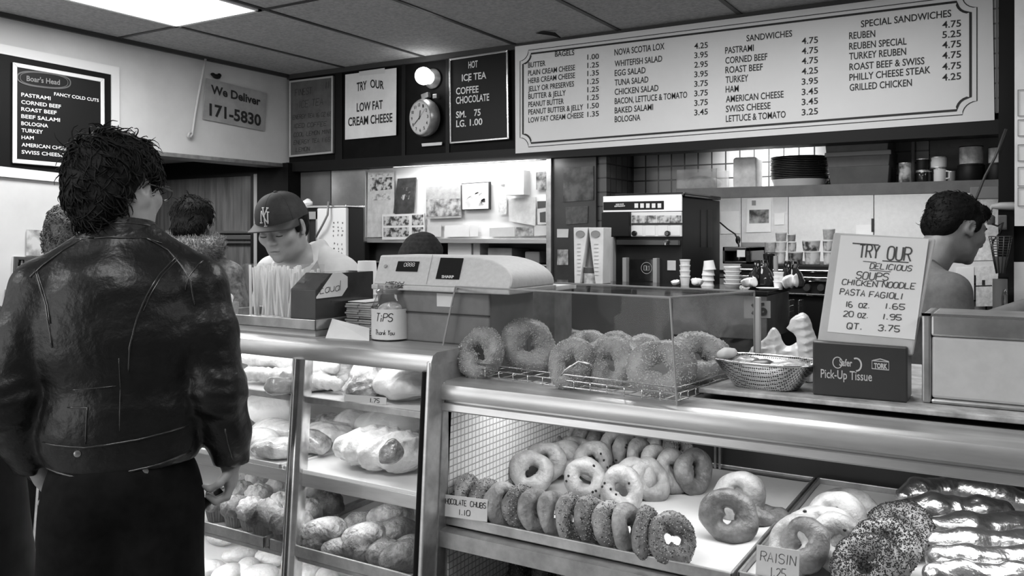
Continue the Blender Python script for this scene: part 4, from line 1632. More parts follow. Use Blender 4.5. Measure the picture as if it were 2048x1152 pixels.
# loaf cakes on the second muffin tray
BUN = [M_crust('bun_crust', 0.07, 0.32, 0.03, 0.4, 40, 0.9), M_crust('bun_crust_pale', 0.26, 0.62, 0.08, 0.4, 40, 0.9)]
BUNM = []
for i in range(4):
    f = F(0.02).ell((0, 0, 0.022), (0.05, 0.034, 0.026)).ell((0.012, 0, 0.034), (0.03, 0.024, 0.018))
    f.post.append(lambda P, o, s=i: o + 0.006 * wob(P, 100, s, 5) + 0.003 * np.abs(wob(P, 240, s + 9, 5)))
    me = f.mesh(0.004, 'loaf_cake')
    me.materials.append(BUN[i % 2])
    BUNM.append(me)
for i, (x, y, z, r, sc, lab) in enumerate((
        (900, 850, 0.02, 0.3, 1.15, 'long glazed loaf cake just right of the mullion'), (840, 930, 0.0, 0.5, 0.9, 'small dark loaf cake at the front by the mullion'),
        (985, 965, 0.0, 0.2, 0.85, 'crumbly pale cake in the front row'), (1090, 1000, 0.0, -0.3, 1.1, 'dark smooth loaf cake in the front row'),
        (1225, 880, 0.022, 0.4, 1.15, 'pale crusted loaf cake in the middle of the dark tray'), (1190, 750, 0.0, 0.9, 0.9, 'flat pale cake near the back of the dark tray'),
        (1410, 745, 0.022, 0.3, 1.25, 'pale split loaf cake at the back by the end frame'), (1435, 880, 0.012, 0.9, 1.3, 'large craggy loaf cake beside the end frame'),
        (1265, 1070, 0.0, 0.1, 1.15, 'brown loaf cake at the front, second from the end frame'), (1430, 1085, 0.0, 0.6, 1.25, 'craggy dark loaf cake at the front by the end frame'),
        (1520, 950, 0.0, 1.2, 1.0, 'pale cake wedged against the end frame'), (1330, 960, 0.0, 0.2, 1.0, 'dark base of a cake under the middle loaf cakes'))):
    p = px(*mz(x, y), z=MZ + 0.02 + z)
    o = bpy.data.objects.new('loaf_cake', BUNM[(i + (1 if i in (0, 2, 4, 5, 6, 10) else 0) - (i % 2) + (0 if i % 2 else 0)) % 4] if False else BUNM[(1 if i in (0, 2, 4, 5, 6, 10) else 0) + 2 * (i % 2)])
    COL.objects.link(o)
    o.location = (p.x, max(p.y, 1.496 + 0.043 * sc), MZ + z)
    o.rotation_euler = (0, 0, r)
    o.scale = (sc,) * 3
    tag(o, lab, 'cake', 'loaf cakes on the dark tray')

# ------------------------------------------------------------------ loaves and wrapped goods of the upper shelves
LOAF = M_crust('loaf_crust', 0.48, 0.66, 0.30, 0.4, 24, 0.4)
WRAP = M('plastic_wrap', 0.7, 0.16, noise=(14, 0.5, 0.78), bump=(30, 0.8, 0.012), coat=0.5)
WRAPC = M('clear_wrap', 0.72, 0.10, noise=(16, 0.45, 0.85), bump=(42, 1.0, 0.012), coat=1.0)
WRAPD = M('dark_wrapped', 0.3, 0.14, noise=(24, 0.12, 0.62), bump=(40, 1.0, 0.012), coat=1.0)
BAG = M('white_bag', 0.76, 0.3, bump=(14, 0.6, 0.02))
f = F(0.01).ell((0, 0, 0.0), (0.032, 0.15, 0.021))
f.post.append(lambda P, o: o + 0.0015 * wob(P, 90, 3))
lm = f.mesh(0.006, 'bread_loaf')
lm.materials.append(LOAF)


def z6(x, y): return (440 + x / 4.995, 680 + y / 4.995)


SZ = 1.083
for i, (x, y, lab) in enumerate(((290, 235, 'lower loaf beside the leather sleeve'), (535, 265, 'lower loaf second from the sleeve'), (690, 285, 'lower loaf against the mullion'),
                                 (880, 300, 'lower long loaf right of the mullion'), (285, 125, 'speckled loaf on top beside the sleeve'), (510, 155, 'smooth loaf on top second from the sleeve'),
                                 (670, 165, 'smooth loaf on top against the mullion'), (880, 190, 'seeded long loaf on top right of the mullion'))):
    u, v = z6(x, y)
    up = i >= 4
    o = bpy.data.objects.new('bread_loaf', lm)
    COL.objects.link(o)
    p = px(u, v, Y=1.685)
    o.location = (p.x, 1.685 + 0.15, SZ + 0.024 + (0.040 if up else 0))
    o.rotation_euler = (0, i * 0.9, rad(-2 + i % 3 * 2))
    tag(o, lab + ' on the top bakery shelf', 'bread', 'loaves stacked on the top shelf')


def lump(name, label, cat, c, r, mat, rz=0, seed=1, amp=0.008, extra=(), group=None, h=0.008):
    f = F(0.02).ell((0, 0, r[2] * 0.95), r)
    for e in extra: f.ell(e[0], e[1])
    f.post.append(lambda P, o: o + amp * 0.8 * wob(P, 40, seed) + amp * 0.8 * crum(P, 60, seed))
    f.post.append(lambda P, o: np.maximum(o, -P[:, 2]))
    me = f.mesh(h, name, smooth=0)
    me.materials.append(mat)
    o = bpy.data.objects.new(name, me)
    COL.objects.link(o)
    o.location = c
    o.rotation_euler = (0, 0, rz)
    return tag(o, label, cat, group)


def on(u, v, z):
    p = px(u, v, z=z)
    return p


c = on(530, 772, SZ + 0.02)
for i, dy in enumerate((0.0, 0.055, 0.03)):
    f = F(0.01).chain([(-0.16, 0, 0), (0, 0.004, 0.004), (0.16, 0, 0)], [0.018, 0.024, 0.018])
    f.post.append(lambda P, o, s=i: o + 0.003 * crum(P, 110, s))
    me = f.mesh(0.006, 'wrapped_baguette', smooth=0)
    me.materials.append(WRAP)
    o = bpy.data.objects.new('wrapped_baguette', me)
    COL.objects.link(o)
    o.location = (c.x - 0.02 * i, 1.585 + dy, SZ + 0.026 + (0.034 if i == 2 else 0))
    tag(o, ('front', 'rear', 'upper')[i] + ' one of the film wrapped baguettes on the top bakery shelf', 'bread', 'wrapped baguettes')
for i in range(3):
    f = F(0.01).chain([(-0.11, 0, 0), (0.11, 0, 0)], [0.022, 0.02])
    f.post.append(lambda P, o, s=i: o + 0.0035 * crum(P, 110, s + 5))
    me = f.mesh(0.006, 'wrapped_stick', smooth=0)
    me.materials.append(WRAP)
    o = bpy.data.objects.new('wrapped_stick', me)
    COL.objects.link(o)
    p = on(*z6(1000, 430), SZ + 0.02)
    o.location = (p.x + 0.01 * i, p.y + 0.035 * i - 0.01, SZ + 0.024 + 0.012 * i)
    o.rotation_euler = (0, 0, rad(60))
    tag(o, ('lowest', 'middle', 'highest')[i] + ' of the film wrapped bread sticks right of the mullion on the top shelf', 'bread', 'wrapped sticks')
p = on(*z6(1310, 400), SZ + 0.05)
lump('film_bundle', 'dark crumpled film wrapped bundle in the middle of the top bakery shelf', 'wrapped food', (p.x, front(SZ) + 0.115, SZ), (0.055, 0.07, 0.045), WRAPD, 0.4, 3, 0.012, [((0.0, 0.03, 0.08), (0.035, 0.03, 0.03)), ((-0.02, -0.04, 0.02), (0.05, 0.04, 0.02))], h=0.006)
p = on(*z6(1720, 430), SZ + 0.05)
lump('plastic_bag', 'large white plastic bag of rolls at the right of the top bakery shelf', 'bag', (p.x - 0.005, front(SZ) + 0.175, SZ), (0.105, 0.145, 0.045), BAG, 0.1, 7, 0.010, [((-0.03, -0.05, 0.04), (0.07, 0.06, 0.035)), ((0.03, 0.05, 0.055), (0.07, 0.08, 0.03))])
t = card('price_strip', 'small wire price strip at the front of the top bakery shelf', *z6(1240, 610), *z6(1660, 645), 0.016, SZ + 0.002,
         [('1.75', 0.62, 0.84, 0.15, 0.6)], 0.1, M('clear_strip', 0.42, 0.2))
MS = 0.906
for i, (x, y, r, mat, rz, amp, nm, lab, cat) in enumerate((
        (545, 245, (0.075, 0.042, 0.026), WRAPC, 0.5, 0.006, 'wrapped_pastry', 'film wrapped sliced pastry left of the mullion on the middle shelf', 'wrapped food'),
        (800, 210, (0.055, 0.045, 0.032), WRAPD, 0.4, 0.009, 'wrapped_pastry', 'dark film wrapped pastry just right of the mullion on the middle shelf', 'wrapped food'),
        (430, 180, (0.06, 0.05, 0.03), WRAP, 0.1, 0.006, 'wrapped_pastry', 'pale film wrapped pastry beside the leather sleeve on the middle shelf', 'wrapped food'),
        (560, 110, (0.07, 0.05, 0.03), WRAP, 0.3, 0.006, 'wrapped_pastry', 'pale wrapped pastry behind the sliced one on the middle shelf', 'wrapped food'),
        (1290, 330, (0.135, 0.085, 0.05), WRAP, 0.15, 0.009, 'wrapped_platter', 'large white film wrapped platter at the right of the middle shelf', 'wrapped food'),
        (950, 140, (0.07, 0.06, 0.03), WRAP, 0.3, 0.006, 'wrapped_pastry', 'pale wrapped pastry behind the dark one on the middle shelf', 'wrapped food'))):
    u, v = mz(x, y)
    p = on(u, v, MS + 0.015)
    p.y = max(p.y, front(MS) + 0.03 + r[1] + (0.02 if r[0] > 0.1 else 0))
    lump(nm, lab, cat, (p.x, p.y, MS), r, mat, rz, 20 + i, amp, h=0.006)
u, v = mz(1440, 220)
p = on(u, v, MS + 0.09)
lump('foil_parcel', 'crumpled foil parcel resting on the white platter of the middle shelf', 'wrapped food', (p.x, p.y, MS + 0.055), (0.034, 0.03, 0.03), WRAPD, 0.3, 31, 0.010, h=0.005)
for i, (x, y, r, mat, nm, lab, cat) in enumerate((
        (1080, 730, (0.045, 0.04, 0.02), WRAPD, 'sugar_bun', 'dark curled bun at the back of the middle shelf', 'bun'),
        (290, 760, (0.045, 0.04, 0.02), BUN[1], 'round_bun', 'brown round bun beside the sleeve on the middle shelf', 'bun'),
        (540, 740, (0.10, 0.08, 0.05), BAG, 'plastic_bag', 'white bag of bread at the back left of the middle shelf', 'bag'),
        (1380, 800, (0.07, 0.06, 0.035), WRAP, 'wrapped_pastry', 'pale wrapped mound at the back of the middle shelf', 'wrapped food'),
        (1700, 830, (0.10, 0.09, 0.04), BAG, 'plastic_bag', 'white bag at the back right of the middle shelf', 'bag'))):
    u, v = z6(x, y)
    p = on(u, v, MS + 0.03)
    p.y = min(p.y, 1.9)
    q = px(u, v, Y=p.y)
    lump(nm, lab + ' of the bakery case', cat, (q.x, p.y, MS), r, mat, 0.3 * i, 40 + i, 0.005, h=0.007)
# rolls on the bottom shelf
f = F(0.01).ell((0, 0, 0.022), (0.042, 0.03, 0.022))
f.post.append(lambda P, o: o + 0.002 * wob(P, 70, 5))
rm = f.mesh(0.005, 'bread_roll')
rm.materials.append(LOAF)
for i, (u, v) in enumerate(((440, 1077), (415, 1140), (455, 1150), (497, 1138), (540, 1118), (520, 1150), (625, 1142), (655, 1158), (600, 1128), (480, 1112))):
    p = on(u, v, 0.52)
    o = bpy.data.objects.new('bread_roll', rm)
    COL.objects.link(o)
    o.location = (p.x, max(p.y, 1.53), 0.50)
    o.rotation_euler = (0, 0, i * 0.8)
    o.scale = (1.25, 1.15, 1.1)
    tag(o, 'pale roll, %s from the dark trousers on the bottom bakery shelf' % ORD[i], 'bread', 'rolls on the bottom shelf')
# ------------------------------------------------------------------ behind the counter
def rect(u0, v0, u1, v1, Y):
    """x0, x1, z0, z1 of a pixel rectangle on the plane Y"""
    a, b = px(u0, (v0 + v1) / 2, Y=Y), px(u1, (v0 + v1) / 2, Y=Y)
    m = (u0 + u1) / 2
    return a.x, b.x, px(m, v1, Y=Y).z, px(m, v0, Y=Y).z


def pbox(g, u0, v0, u1, v1, Y, depth):
    x0, x1, z0, z1 = rect(u0, v0, u1, v1, Y)
    return g.box(x0, x1, Y, Y + depth, z0, z1)


def zn(x, y): return (720 + x / 4.43, 300 + y / 4.43)


# ---- notice board
YN = 4.03
q = wall_quad([zn(62, 178), zn(1672, 62), zn(1670, 785), zn(60, 780)], YN)
q[0].z = q[1].z = max(q[0].z, q[1].z)
t = thing('notice_board', 'brightly lit white notice board covered with posters under the header', 'notice board', q[3])
G().slab(q, NF, 0.02).build('board_panel', M('board_white', 0.86, 0.6), t)
g = G()
xs0, xs1, zb, zt = q[3].x, q[2].x, min(q[3].z, q[2].z), 1.886
for a in ((xs0 - 0.012, xs0 + 0.008, zb - 0.03, zt), (xs1 - 0.006, xs1 + 0.014, zb - 0.03, zt), (xs0, xs1, zb - 0.028, zb)):
    g.box(a[0], a[1], YN - 0.02, YN + 0.005, a[2], a[3])
g.build('frame', STEEL, t, bevel=0.003)
g = G()
g.box(xs1 + 0.014, xs1 + 0.042, YN - 0.05, YN + 0.05, 0, 1.89)
structure('trim_13', g, STEEL_D)
a, b = px(*zn(290, 150), Y=3.99), px(*zn(1600, 70), Y=3.99)
t = thing('strip_light', 'lit fluorescent strip along the top of the notice board', 'light', (a + b) / 2)
G().box(a.x, b.x, 3.985, 4.01, a.z - 0.004, a.z + 0.016).build('fitting', WHITE, t)
G().cyl((a.x + 0.02, 3.975, a.z + 0.004), (b.x - 0.02, 3.975, a.z + 0.004), 0.008).build('tube', M('lit_tube', 0.9, 0.5, emit=3.0), t, smooth=40)

NEWS = M_print('news_print', 0.25, 0.62, 42, thr=0.47, soft=0.08)
PHOTO = M_print('photo_print', 0.02, 0.35, 22, thr=0.52, soft=0.12)
LAND = M_print('landscape_print', 0.10, 0.5, 26, thr=0.5, soft=0.12)
GROC = M_print('grocery_print', 0.03, 0.6, 34, thr=0.5, soft=0.07)


def pinned(name, label, cat, cs, mat, th=0.004, Y=YN - 0.02, parts=(), zz=None, mapf=zn):
    q = wall_quad([mapf(*c) for c in cs], Y)
    t = thing(name, label, cat, (q[3] + q[2]) / 2)
    G().slab([p + NF * th for p in q], NF, th).build('sheet', mat, t)
    for nm, c4, m in parts:
        qq = wall_quad([mapf(*c) for c in c4], Y)
        G().slab([p + NF * (th + 0.0012) for p in qq], NF, 0.001).build(nm, m, t)
    return t


pinned('news_poster', 'tall newsprint poster at the left end of the notice board', 'poster', [(70, 195), (300, 184), (312, 765), (64, 775)], M('newsprint', 0.6, 0.7, noise=(22, 0.5, 0.66)), 0.002,
       parts=[('picture', [(95, 250), (288, 240), (286, 345), (95, 368)], GROC), ('headline', [(98, 215), (282, 205), (282, 228), (98, 240)], NEWS), ('print_block', [(112, 392), (272, 385), (272, 440), (112, 448)], NEWS)])
pinned('portrait_photo', 'tilted dark photograph second from the left on the notice board', 'picture', [(340, 255), (502, 243), (480, 557), (302, 560)], M('dark_photo', 0.05, 0.3, noise=(20, 0.03, 0.08)), 0.008,
       parts=[('picture', [(355, 340), (460, 330), (440, 440), (380, 445)], M_print('portrait_print', 0.04, 0.55, 30, thr=0.6, soft=0.06))])
pinned('product_chart', 'white card with four dark grocery photographs at the lower left of the notice board', 'poster', [(207, 572), (577, 562), (578, 790), (207, 795)], PAPER, 0.012,
       parts=[('picture', [(222, 590), (445, 586), (445, 666), (222, 670)], GROC), ('picture', [(222, 690), (445, 686), (445, 766), (222, 770)], GROC),
              ('picture', [(472, 575), (572, 572), (572, 662), (472, 666)], GROC), ('picture', [(472, 686), (572, 683), (572, 762), (472, 766)], GROC)])
t = pinned('landscape_picture', 'grey town landscape picture in the middle of the notice board', 'picture', [(597, 330), (903, 312), (905, 600), (600, 612)], M('land_sky', 0.36, 0.5, noise=(30, 0.3, 0.42)), 0.014,
           parts=[('picture', [(600, 440), (903, 430), (903, 582), (602, 590)], LAND)])
pinned('sandwich_picture', 'framed photograph of a hero sandwich right of the landscape', 'picture', [(912, 297), (1163, 281), (1160, 528), (916, 535)], INK, 0.014,
       parts=[('mount', [(918, 304), (1150, 289), (1150, 520), (921, 527)], PAPER), ('sandwich', [(935, 455), (1040, 360), (1110, 370), (975, 515)], M('print_bread', 0.55, 0.5, noise=(20, 0.45, 0.7))),
              ('plate', [(1050, 470), (1120, 420), (1125, 480), (1060, 512)], LAND)])
pinned('grey_box', 'pale grey shallow box fixed at the right of the notice board', 'box', [(1340, 190), (1508, 185), (1508, 400), (1345, 406)], PAPER_G, 0.07)
pinned('small_photo', 'small dark food photograph at the top right of the notice board', 'picture', [(1563, 197), (1652, 190), (1652, 350), (1563, 352)], PHOTO)
pinned('crumpled_sheet', 'pale torn sheet at the lower right of the notice board', 'paper', [(1320, 432), (1562, 418), (1558, 672), (1325, 630)], M('worn_paper', 0.68, 0.7, noise=(14, 0.55, 0.8)), 0.006)
pinned('pitcher_poster', 'narrow dark poster with a pale jug shape at the right edge of the notice board', 'poster', [(1572, 452), (1655, 450), (1655, 658), (1578, 660)], PAPER_G, 0.006,
       parts=[('picture', [(1576, 455), (1652, 453), (1650, 510), (1578, 520)], M('poster_dark', 0.06, 0.5)), ('jug', [(1598, 555), (1650, 545), (1650, 640), (1600, 640)], M('poster_dark', 0.06, 0.5))])
for cs, lab, m in (
        ([(755, 668), (968, 662), (970, 768), (752, 770)], 'wide handwritten sheet at the foot of the notice board', PAPER), ([(978, 665), (1050, 661), (1048, 766), (975, 768)], 'narrow slip right of the wide handwritten sheet', PAPER),
        ([(1150, 692), (1372, 682), (1375, 766), (1150, 768)], 'grey sheet low down right of centre on the notice board', PAPER_G), ([(1385, 685), (1538, 680), (1540, 763), (1385, 764)], 'small picture slip low on the right of the notice board', LAND),
        ([(1545, 670), (1655, 664), (1655, 758), (1545, 762)], 'grey slip in the bottom right corner of the notice board', PAPER_G), ([(1228, 402), (1305, 396), (1300, 570), (1230, 575)], 'narrow printed list right of the sandwich picture', M('list_paper', 0.7, 0.7, noise=(60, 0.5, 0.8))),
        ([(598, 665), (722, 660), (720, 768), (597, 770)], 'pale sheet below the landscape picture', PAPER_G), ([(1220, 205), (1330, 200), (1330, 300), (1222, 305)], 'printed sheet high up left of the grey box', PAPER_G)):
    pinned('paper_sheet', lab, 'paper', cs, m, 0.003)

# ---- niche below the notice board, with its boxes
g = G()
pbox(g, *zn(70, 1000), *zn(1665, 1012), 4.06, 0.33)
g.build('niche_shelf', STEEL_D, label='dull steel shelf in the niche below the notice board', cat='shelf')
zsh = px(*zn(1300, 1000), Y=4.06).z
for u0, v0, u1, v1, m, nm, lab, dep in (
        (775, 818, 985, 878, WHITE, 'food_tub', 'white tub on the niche shelf right of the dark knit hat', 0.15), (1130, 868, 1345, 990, CARD, 'cardboard_box', 'cardboard box on the niche shelf below the notice board', 0.2),
        (1000, 815, 1062, 990, PAPER_G, 'paper_packet', 'upright grey packet in the niche left of the cardboard box', 0.1), (1460, 900, 1590, 990, M('grey_box_dark', 0.2, 0.6), 'carton', 'grey carton at the right end of the niche shelf', 0.15)):
    x0, x1, z0, z1 = rect(*zn(u0, v0), *zn(u1, v1), 4.09)
    G().box(x0, x1, 4.09, 4.09 + dep, zsh, z1).build(nm, m, bevel=0.006, label=lab, cat='box')
g = G()
pbox(g, *zn(70, 820), *zn(560, 1150), 4.10, 0.05)
g.build('dark_door', M('dark_door', 0.05, 0.3), label='dark cupboard door in the niche behind the knit hat', cat='door')
for k, (u0, u1, m) in enumerate(((1350, 1425, PAPER_G), (1480, 1565, PAPER_G), (1270, 1340, CARD))):
    x0, x1, z0, z1 = rect(*zn(u0, 1060), *zn(u1, 1150), 4.1)
    G().box(x0, x1, 4.1, 4.22, z1 - 0.14, z1).build('carton', m, bevel=0.004, label=('middle', 'right hand', 'left hand')[k] + ' carton on the lowest niche shelf', cat='box', group='cartons in the niche')
x0, x1, z0, z1 = rect(*zn(900, 1150), *zn(1660, 1160), 4.08)
G().box(x0, x1, 4.08, 4.36, rect(*zn(1350, 1060), *zn(1425, 1150), 4.1)[3] - 0.15, rect(*zn(1350, 1060), *zn(1425, 1150), 4.1)[3] - 0.14).build('lower_shelf', STEEL_D, label='lower dull steel shelf of the niche', cat='shelf')

# ---- steel doors and drinks cooler left of the notice board
g = G()
pbox(g, 592, 344, 661, 900, 4.0, 0.03)
g.build('cupboard_door', M('grey_cupboard', 0.13, 0.35, noise=(5, 0.10, 0.16)), label='tall grey cupboard door right of the dark post', cat='cupboard')
g = G()
pbox(g, 663, 340, 730, 482, 3.99, 0.04)
g.build('steel_door', M('shiny_steel', 0.75, 0.28, 1.0, noise=(2.5, 0.5, 0.85)), label='shiny steel refrigerator door left of the notice board', cat='refrigerator')
g = G()
pbox(g, 663, 484, 730, 900, 3.99, 0.04)
g.build('black_door', BLACK, label='black lower door below the shiny steel door', cat='refrigerator')
YC = 3.35
x0, x1 = px(611, 450, Y=YC).x, px(695, 450, Y=YC).x
xm = px(637, 450, Y=YC).x
zc = px(666, 415, Y=YC).z
t = thing('drinks_cooler', 'drinks cooler with a pale food sticker panel behind the man in the cap', 'cooler', ((x0 + x1) / 2, YC + 0.25, 0))
G().box(x0, x1, YC + 0.01, YC + 0.13, 0, zc).build('cabinet', M('cooler_dark', 0.010, 0.6), t, bevel=0.006)
G().box(xm, x1, YC - 0.012, YC + 0.011, 0.3, zc - 0.002).build('white_panel', M('cooler_white', 0.72, 0.4), t, bevel=0.006)
G().box(x0 - 0.003, x1 + 0.003, YC - 0.015, YC + 0.135, zc, zc + 0.012).build('top_trim', STEEL_B, t, bevel=0.003)
g = G()
for a in ((x0 + 0.006, x0 + 0.018), (xm - 0.016, xm - 0.004)): g.box(a[0], a[1], YC - 0.004, YC + 0.012, 0.6, zc - 0.02)
g.box(x0 + 0.006, xm - 0.004, YC - 0.004, YC + 0.012, zc - 0.06, zc - 0.02)
g.build('door_frame', M('grey_frame', 0.3, 0.35), t)
rng = random.Random(9)
g = G()
for r in range(12):
    for c in range(3):
        g.m = 0
        u = 668 + c * 8 + rng.uniform(-1.5, 1.5)
        v = 446 + r * 8.5 + rng.uniform(-1.5, 1.5)
        if r == 4: continue
        p = px(u, v, Y=YC - 0.0125)
        k = rng.randint(5, 8)
        pts = [(p.x + cos(6.28 * i / k) * rng.uniform(.003, .008), p.y, p.z + sin(6.28 * i / k) * rng.uniform(.004, .008)) for i in range(k)]
        g.add(pts, [tuple(range(k))])
g.build('food_stickers', M('sticker_print', 0.12, 0.5, noise=(60, 0.03, 0.35)), t)
p = px(664, 409, Y=YC)
g = G().tube([p + Vector((0, 0, -0.01)), p + Vector((0.004, -0.03, 0.012)), px(655, 430, Y=YC - 0.04), px(645, 450, Y=YC - 0.045), px(632, 474, Y=YC - 0.03)], 0.006, 8)
g.build('cord', M('grey_cord', 0.2, 0.4), t, smooth=True)
f = F(0.01).ell((0, 0, 0.02), (0.035, 0.03, 0.022))
f.post.append(lambda P, o: o + 0.008 * crum(P, 60, 3))
me = f.mesh(0.005, 'crumpled_paper')
me.materials.append(PAPER)
o = bpy.data.objects.new('crumpled_paper', me)
COL.objects.link(o)
p = px(617, 412, Y=YC + 0.06)
o.location = (p.x, YC + 0.06, zc + 0.009)
tag(o, 'crumpled white paper on top of the drinks cooler behind the cap', 'paper')

# ---- dark strip with small posters
for cs, nm, lab, m in (
        ([(1127, 336), (1187, 332), (1187, 400), (1126, 404)], 'dark_poster', 'large dim poster on the black wall strip', M_print('dim_poster', 0.02, 0.10, 14, thr=0.5, soft=0.1)),
        ([(1131, 414), (1176, 412), (1175, 446), (1132, 449)], 'dim_notice', 'small dim notice below the large dim poster', M('dim_paper', 0.08, 0.6, noise=(40, 0.05, 0.1))),
        ([(1114, 458), (1137, 458), (1136, 475), (1114, 475)], 'label_card', 'small grey card on the black wall strip beside the notice board', PAPER_G),
        ([(1115, 499), (1136, 499), (1136, 530), (1114, 530)], 'label_picture', 'small picture under the grey card on the black wall strip', LAND)):
    q = wall_quad(cs, 3.995)
    t = thing(nm, lab, 'poster', q[3])
    G().slab(q, NF, 0.006).build('sheet', m, t)

# ---- bench behind the right counter
BX0, BX1, BY0, BZ = -2.02, -0.789, 3.08, 1.277
t = thing('back_bench', 'dark topped steel bench behind the counter carrying cups and coffee pots', 'bench', ((BX0 + BX1) / 2, 3.3, 0))
G().box(BX0, BX1, BY0, 3.43, BZ - 0.016, BZ).build('bench_top', BLACKG, t, bevel=0.003)
x0 = px(1345, 620, Y=BY0 + 0.01).x
G().box(x0, BX1 - 0.005, BY0 + 0.012, 3.425, 1.10, BZ - 0.016).build('steel_box', M('bench_steel', 0.22, 0.35, 0.6, noise=(6, 0.14, 0.3)), t, bevel=0.003)
G().box(BX0 + 0.02, BX1 - 0.03, BY0 + 0.05, 3.42, 0, 1.10).build('black_base', BLACK, t)
G().box(BX0, x0 - 0.002, BY0 + 0.02, 3.425, 1.10, BZ - 0.016).build('dark_front', BLACK, t)
q = wall_quad([(1488, 600), (1541, 602), (1541, 636), (1488, 637)], BY0 + 0.011)
o = G().slab(q, NF, 0.004).build('scale_plate', M('grey_plate', 0.28, 0.4), t)
g = G()
yk = BY0 + 0.006
# mirror-written 3 and K of the plate
p0 = px(1536, 628, Y=yk)
g.hand('6', px(1519, 628, Y=yk), px(1531.5, 628, Y=yk), 0.036, NF, w=0.011, slant=0)
g.hand('K', px(1515, 628, Y=yk), px(1504, 628, Y=yk), 0.036, NF, w=0.010, slant=0)
g.build('lettering', INK, o)
g = G()
for c in (0, 1):
    for r in range(4):
        a = px(1578 + c * 19, 601 + r * 11.5, X=BX1 - 0.004)
        b = px(1587 + c * 19, 608 + r * 11.5, X=BX1 - 0.004)
        g.box(BX1 - 0.006, BX1 - 0.001, a.y, b.y, b.z, a.z)
g.build('vent_louvre', STEEL_B, t)

# ---- coffee machine
MX0, MX1, MY, MZT = -1.617, -1.2497, 3.48, 1.655
t = thing('coffee_machine', 'tall black coffee machine with a white lit front panel and jar picture', 'coffee machine', ((MX0 + MX1) / 2, 3.74, 0.9))
G().box(MX0, MX1, MY, 4.0, 0.9, MZT - 0.012).build('cabinet', M('machine_black', 0.012, 0.55, noise=(5, 0.009, 0.016), spec=0.3), t, bevel=0.004)
G().box(MX0 + 0.05, MX1 + 0.012, MY - 0.006, 3.98, MZT - 0.010, MZT + 0.008).build('lid', BLACKG, t, bevel=0.006)


def mp(nm, u0, v0, u1, v1, m, d=0.006, par=None, bev=0.0015):
    x0, x1, z0, z1 = rect(u0, v0, u1, v1, MY)
    return G().box(max(x0, MX0 + 0.001), min(x1, MX1 - 0.001), MY - d, MY + 0.001, z0, z1).build(nm, m, par or t, bevel=bev)


o = mp('white_panel', 1208, 391, 1368, 423, M('panel_white', 0.8, 0.4, emit=0.35), 0.012)
mp('label_plate', 1209, 403, 1330, 420, BLACK, 0.014)
g = G()
for i in range(5):
    x0, x1, z0, z1 = rect(1272 + i * 11.5, 407, 1279 + i * 11.5, 416, MY)
    g.box(x0, x1, MY - 0.017, MY - 0.013, z0, z1)
g.build('selector_button', WHITE, t)
g = G()
a, b = px(1229, 414, Y=MY - 0.0145), px(1250, 413, Y=MY - 0.0145)
g.text('ESPRESSO', a, b, 0.006, bold=0.02).text('SERVICE', a + Vector((0.006, 0, 0.008)), b + Vector((-0.006, 0, 0.008)), 0.006, bold=0.02)
g.build('lettering', INKW, t)
mp('black_door', 1208, 425, 1264, 473, BLACK, 0.03, bev=0.003)
o = mp('picture_window', 1264, 424, 1368, 473, M('picture_white', 0.62, 0.3, emit=0.12), 0.010)
g1, g2, g3 = G(), G(), G()
for i in range(4):
    u = 1268 + i * 25
    x0, x1, z0, z1 = rect(u, 451, u + 19, 471, MY)
    g1.box(x0, x1, MY - 0.0125, MY - 0.0105, z0, z1)
    x0, x1, z0, z1 = rect(u - 2, 431, u + 21, 446, MY)
    g2.box(x0, x1, MY - 0.0125, MY - 0.0105, z0, z1)
x0, x1, z0, z1 = rect(1265, 446, 1367, 450, MY)
g3.box(x0, x1, MY - 0.0125, MY - 0.0105, z0, z1)
g1.build('printed_jar', PAPER, o, bevel=0.001)
g2.build('printed_jar_top', M_print('jar_print', 0.08, 0.6, 40, thr=0.5, soft=0.1), o)
g3.build('printed_shelf', INK, o)
for u in (1270, 1336):
    c = px(u, 467, Y=MY - 0.01)
    G().lathe([(0.012, 0), (0.012, 0.012), (0.008, 0.016)], c, 16, (0, -1, 0)).build('knob', BLACKG, t, smooth=40)
mp('drip_ledge', 1238, 480, 1362, 490, M('ledge_dark', 0.035, 0.25), 0.03)
c = px(1334, 482, Y=MY - 0.03)
g = G().cyl(c, c + Vector((0, -0.02, -0.004)), 0.008).cyl(c + Vector((0, -0.014, 0)), c + Vector((0, -0.016, -0.018)), 0.005)
g.build('spout', CHROME, t, smooth=40)
for u0, u1, v0 in ((1225, 1232, 474), (1251, 1258.5, 515), (1311.5, 1319.5, 516)):
    mp('steel_upright', u0, v0, u1, 582, M('upright_grey', 0.36, 0.35), 0.035)
o = mp('dispenser_door', 1262, 518, 1309, 578, BLACKG, 0.012)
c = px(1293, 536, Y=MY - 0.0135)
g = G()
g.ribbon([c + Vector((cos(6.283 * k / 32) * 0.0245, 0, sin(6.283 * k / 32) * 0.0245)) for k in range(32)], 0.0018, NF, closed=True)
for s in (-1, 1):
    k = 0.0068 * s
    g.ribbon([c + Vector((k - 0.005, 0, 0.010)), c + Vector((k - 0.005, 0, -0.010)), c + Vector((k + 0.005, 0, -0.010)), c + Vector((k + 0.005, 0, 0.010)), c + Vector((k - 0.005 if s < 0 else k + 0.001, 0, 0.010 if s < 0 else 0.006))], 0.0022, NF)
g.build('emblem', M('emblem_grey', 0.5, 0.4), o)
g = G()
g.text('BDV', px(1278, 573, Y=MY - 0.0135), px(1294, 573, Y=MY - 0.0135), 0.012, bold=0.05, shear=-0.3)
g.build('lettering', INKW, o)
mp('round_sticker', 1335, 521, 1352, 541, PAPER_G, 0.004)
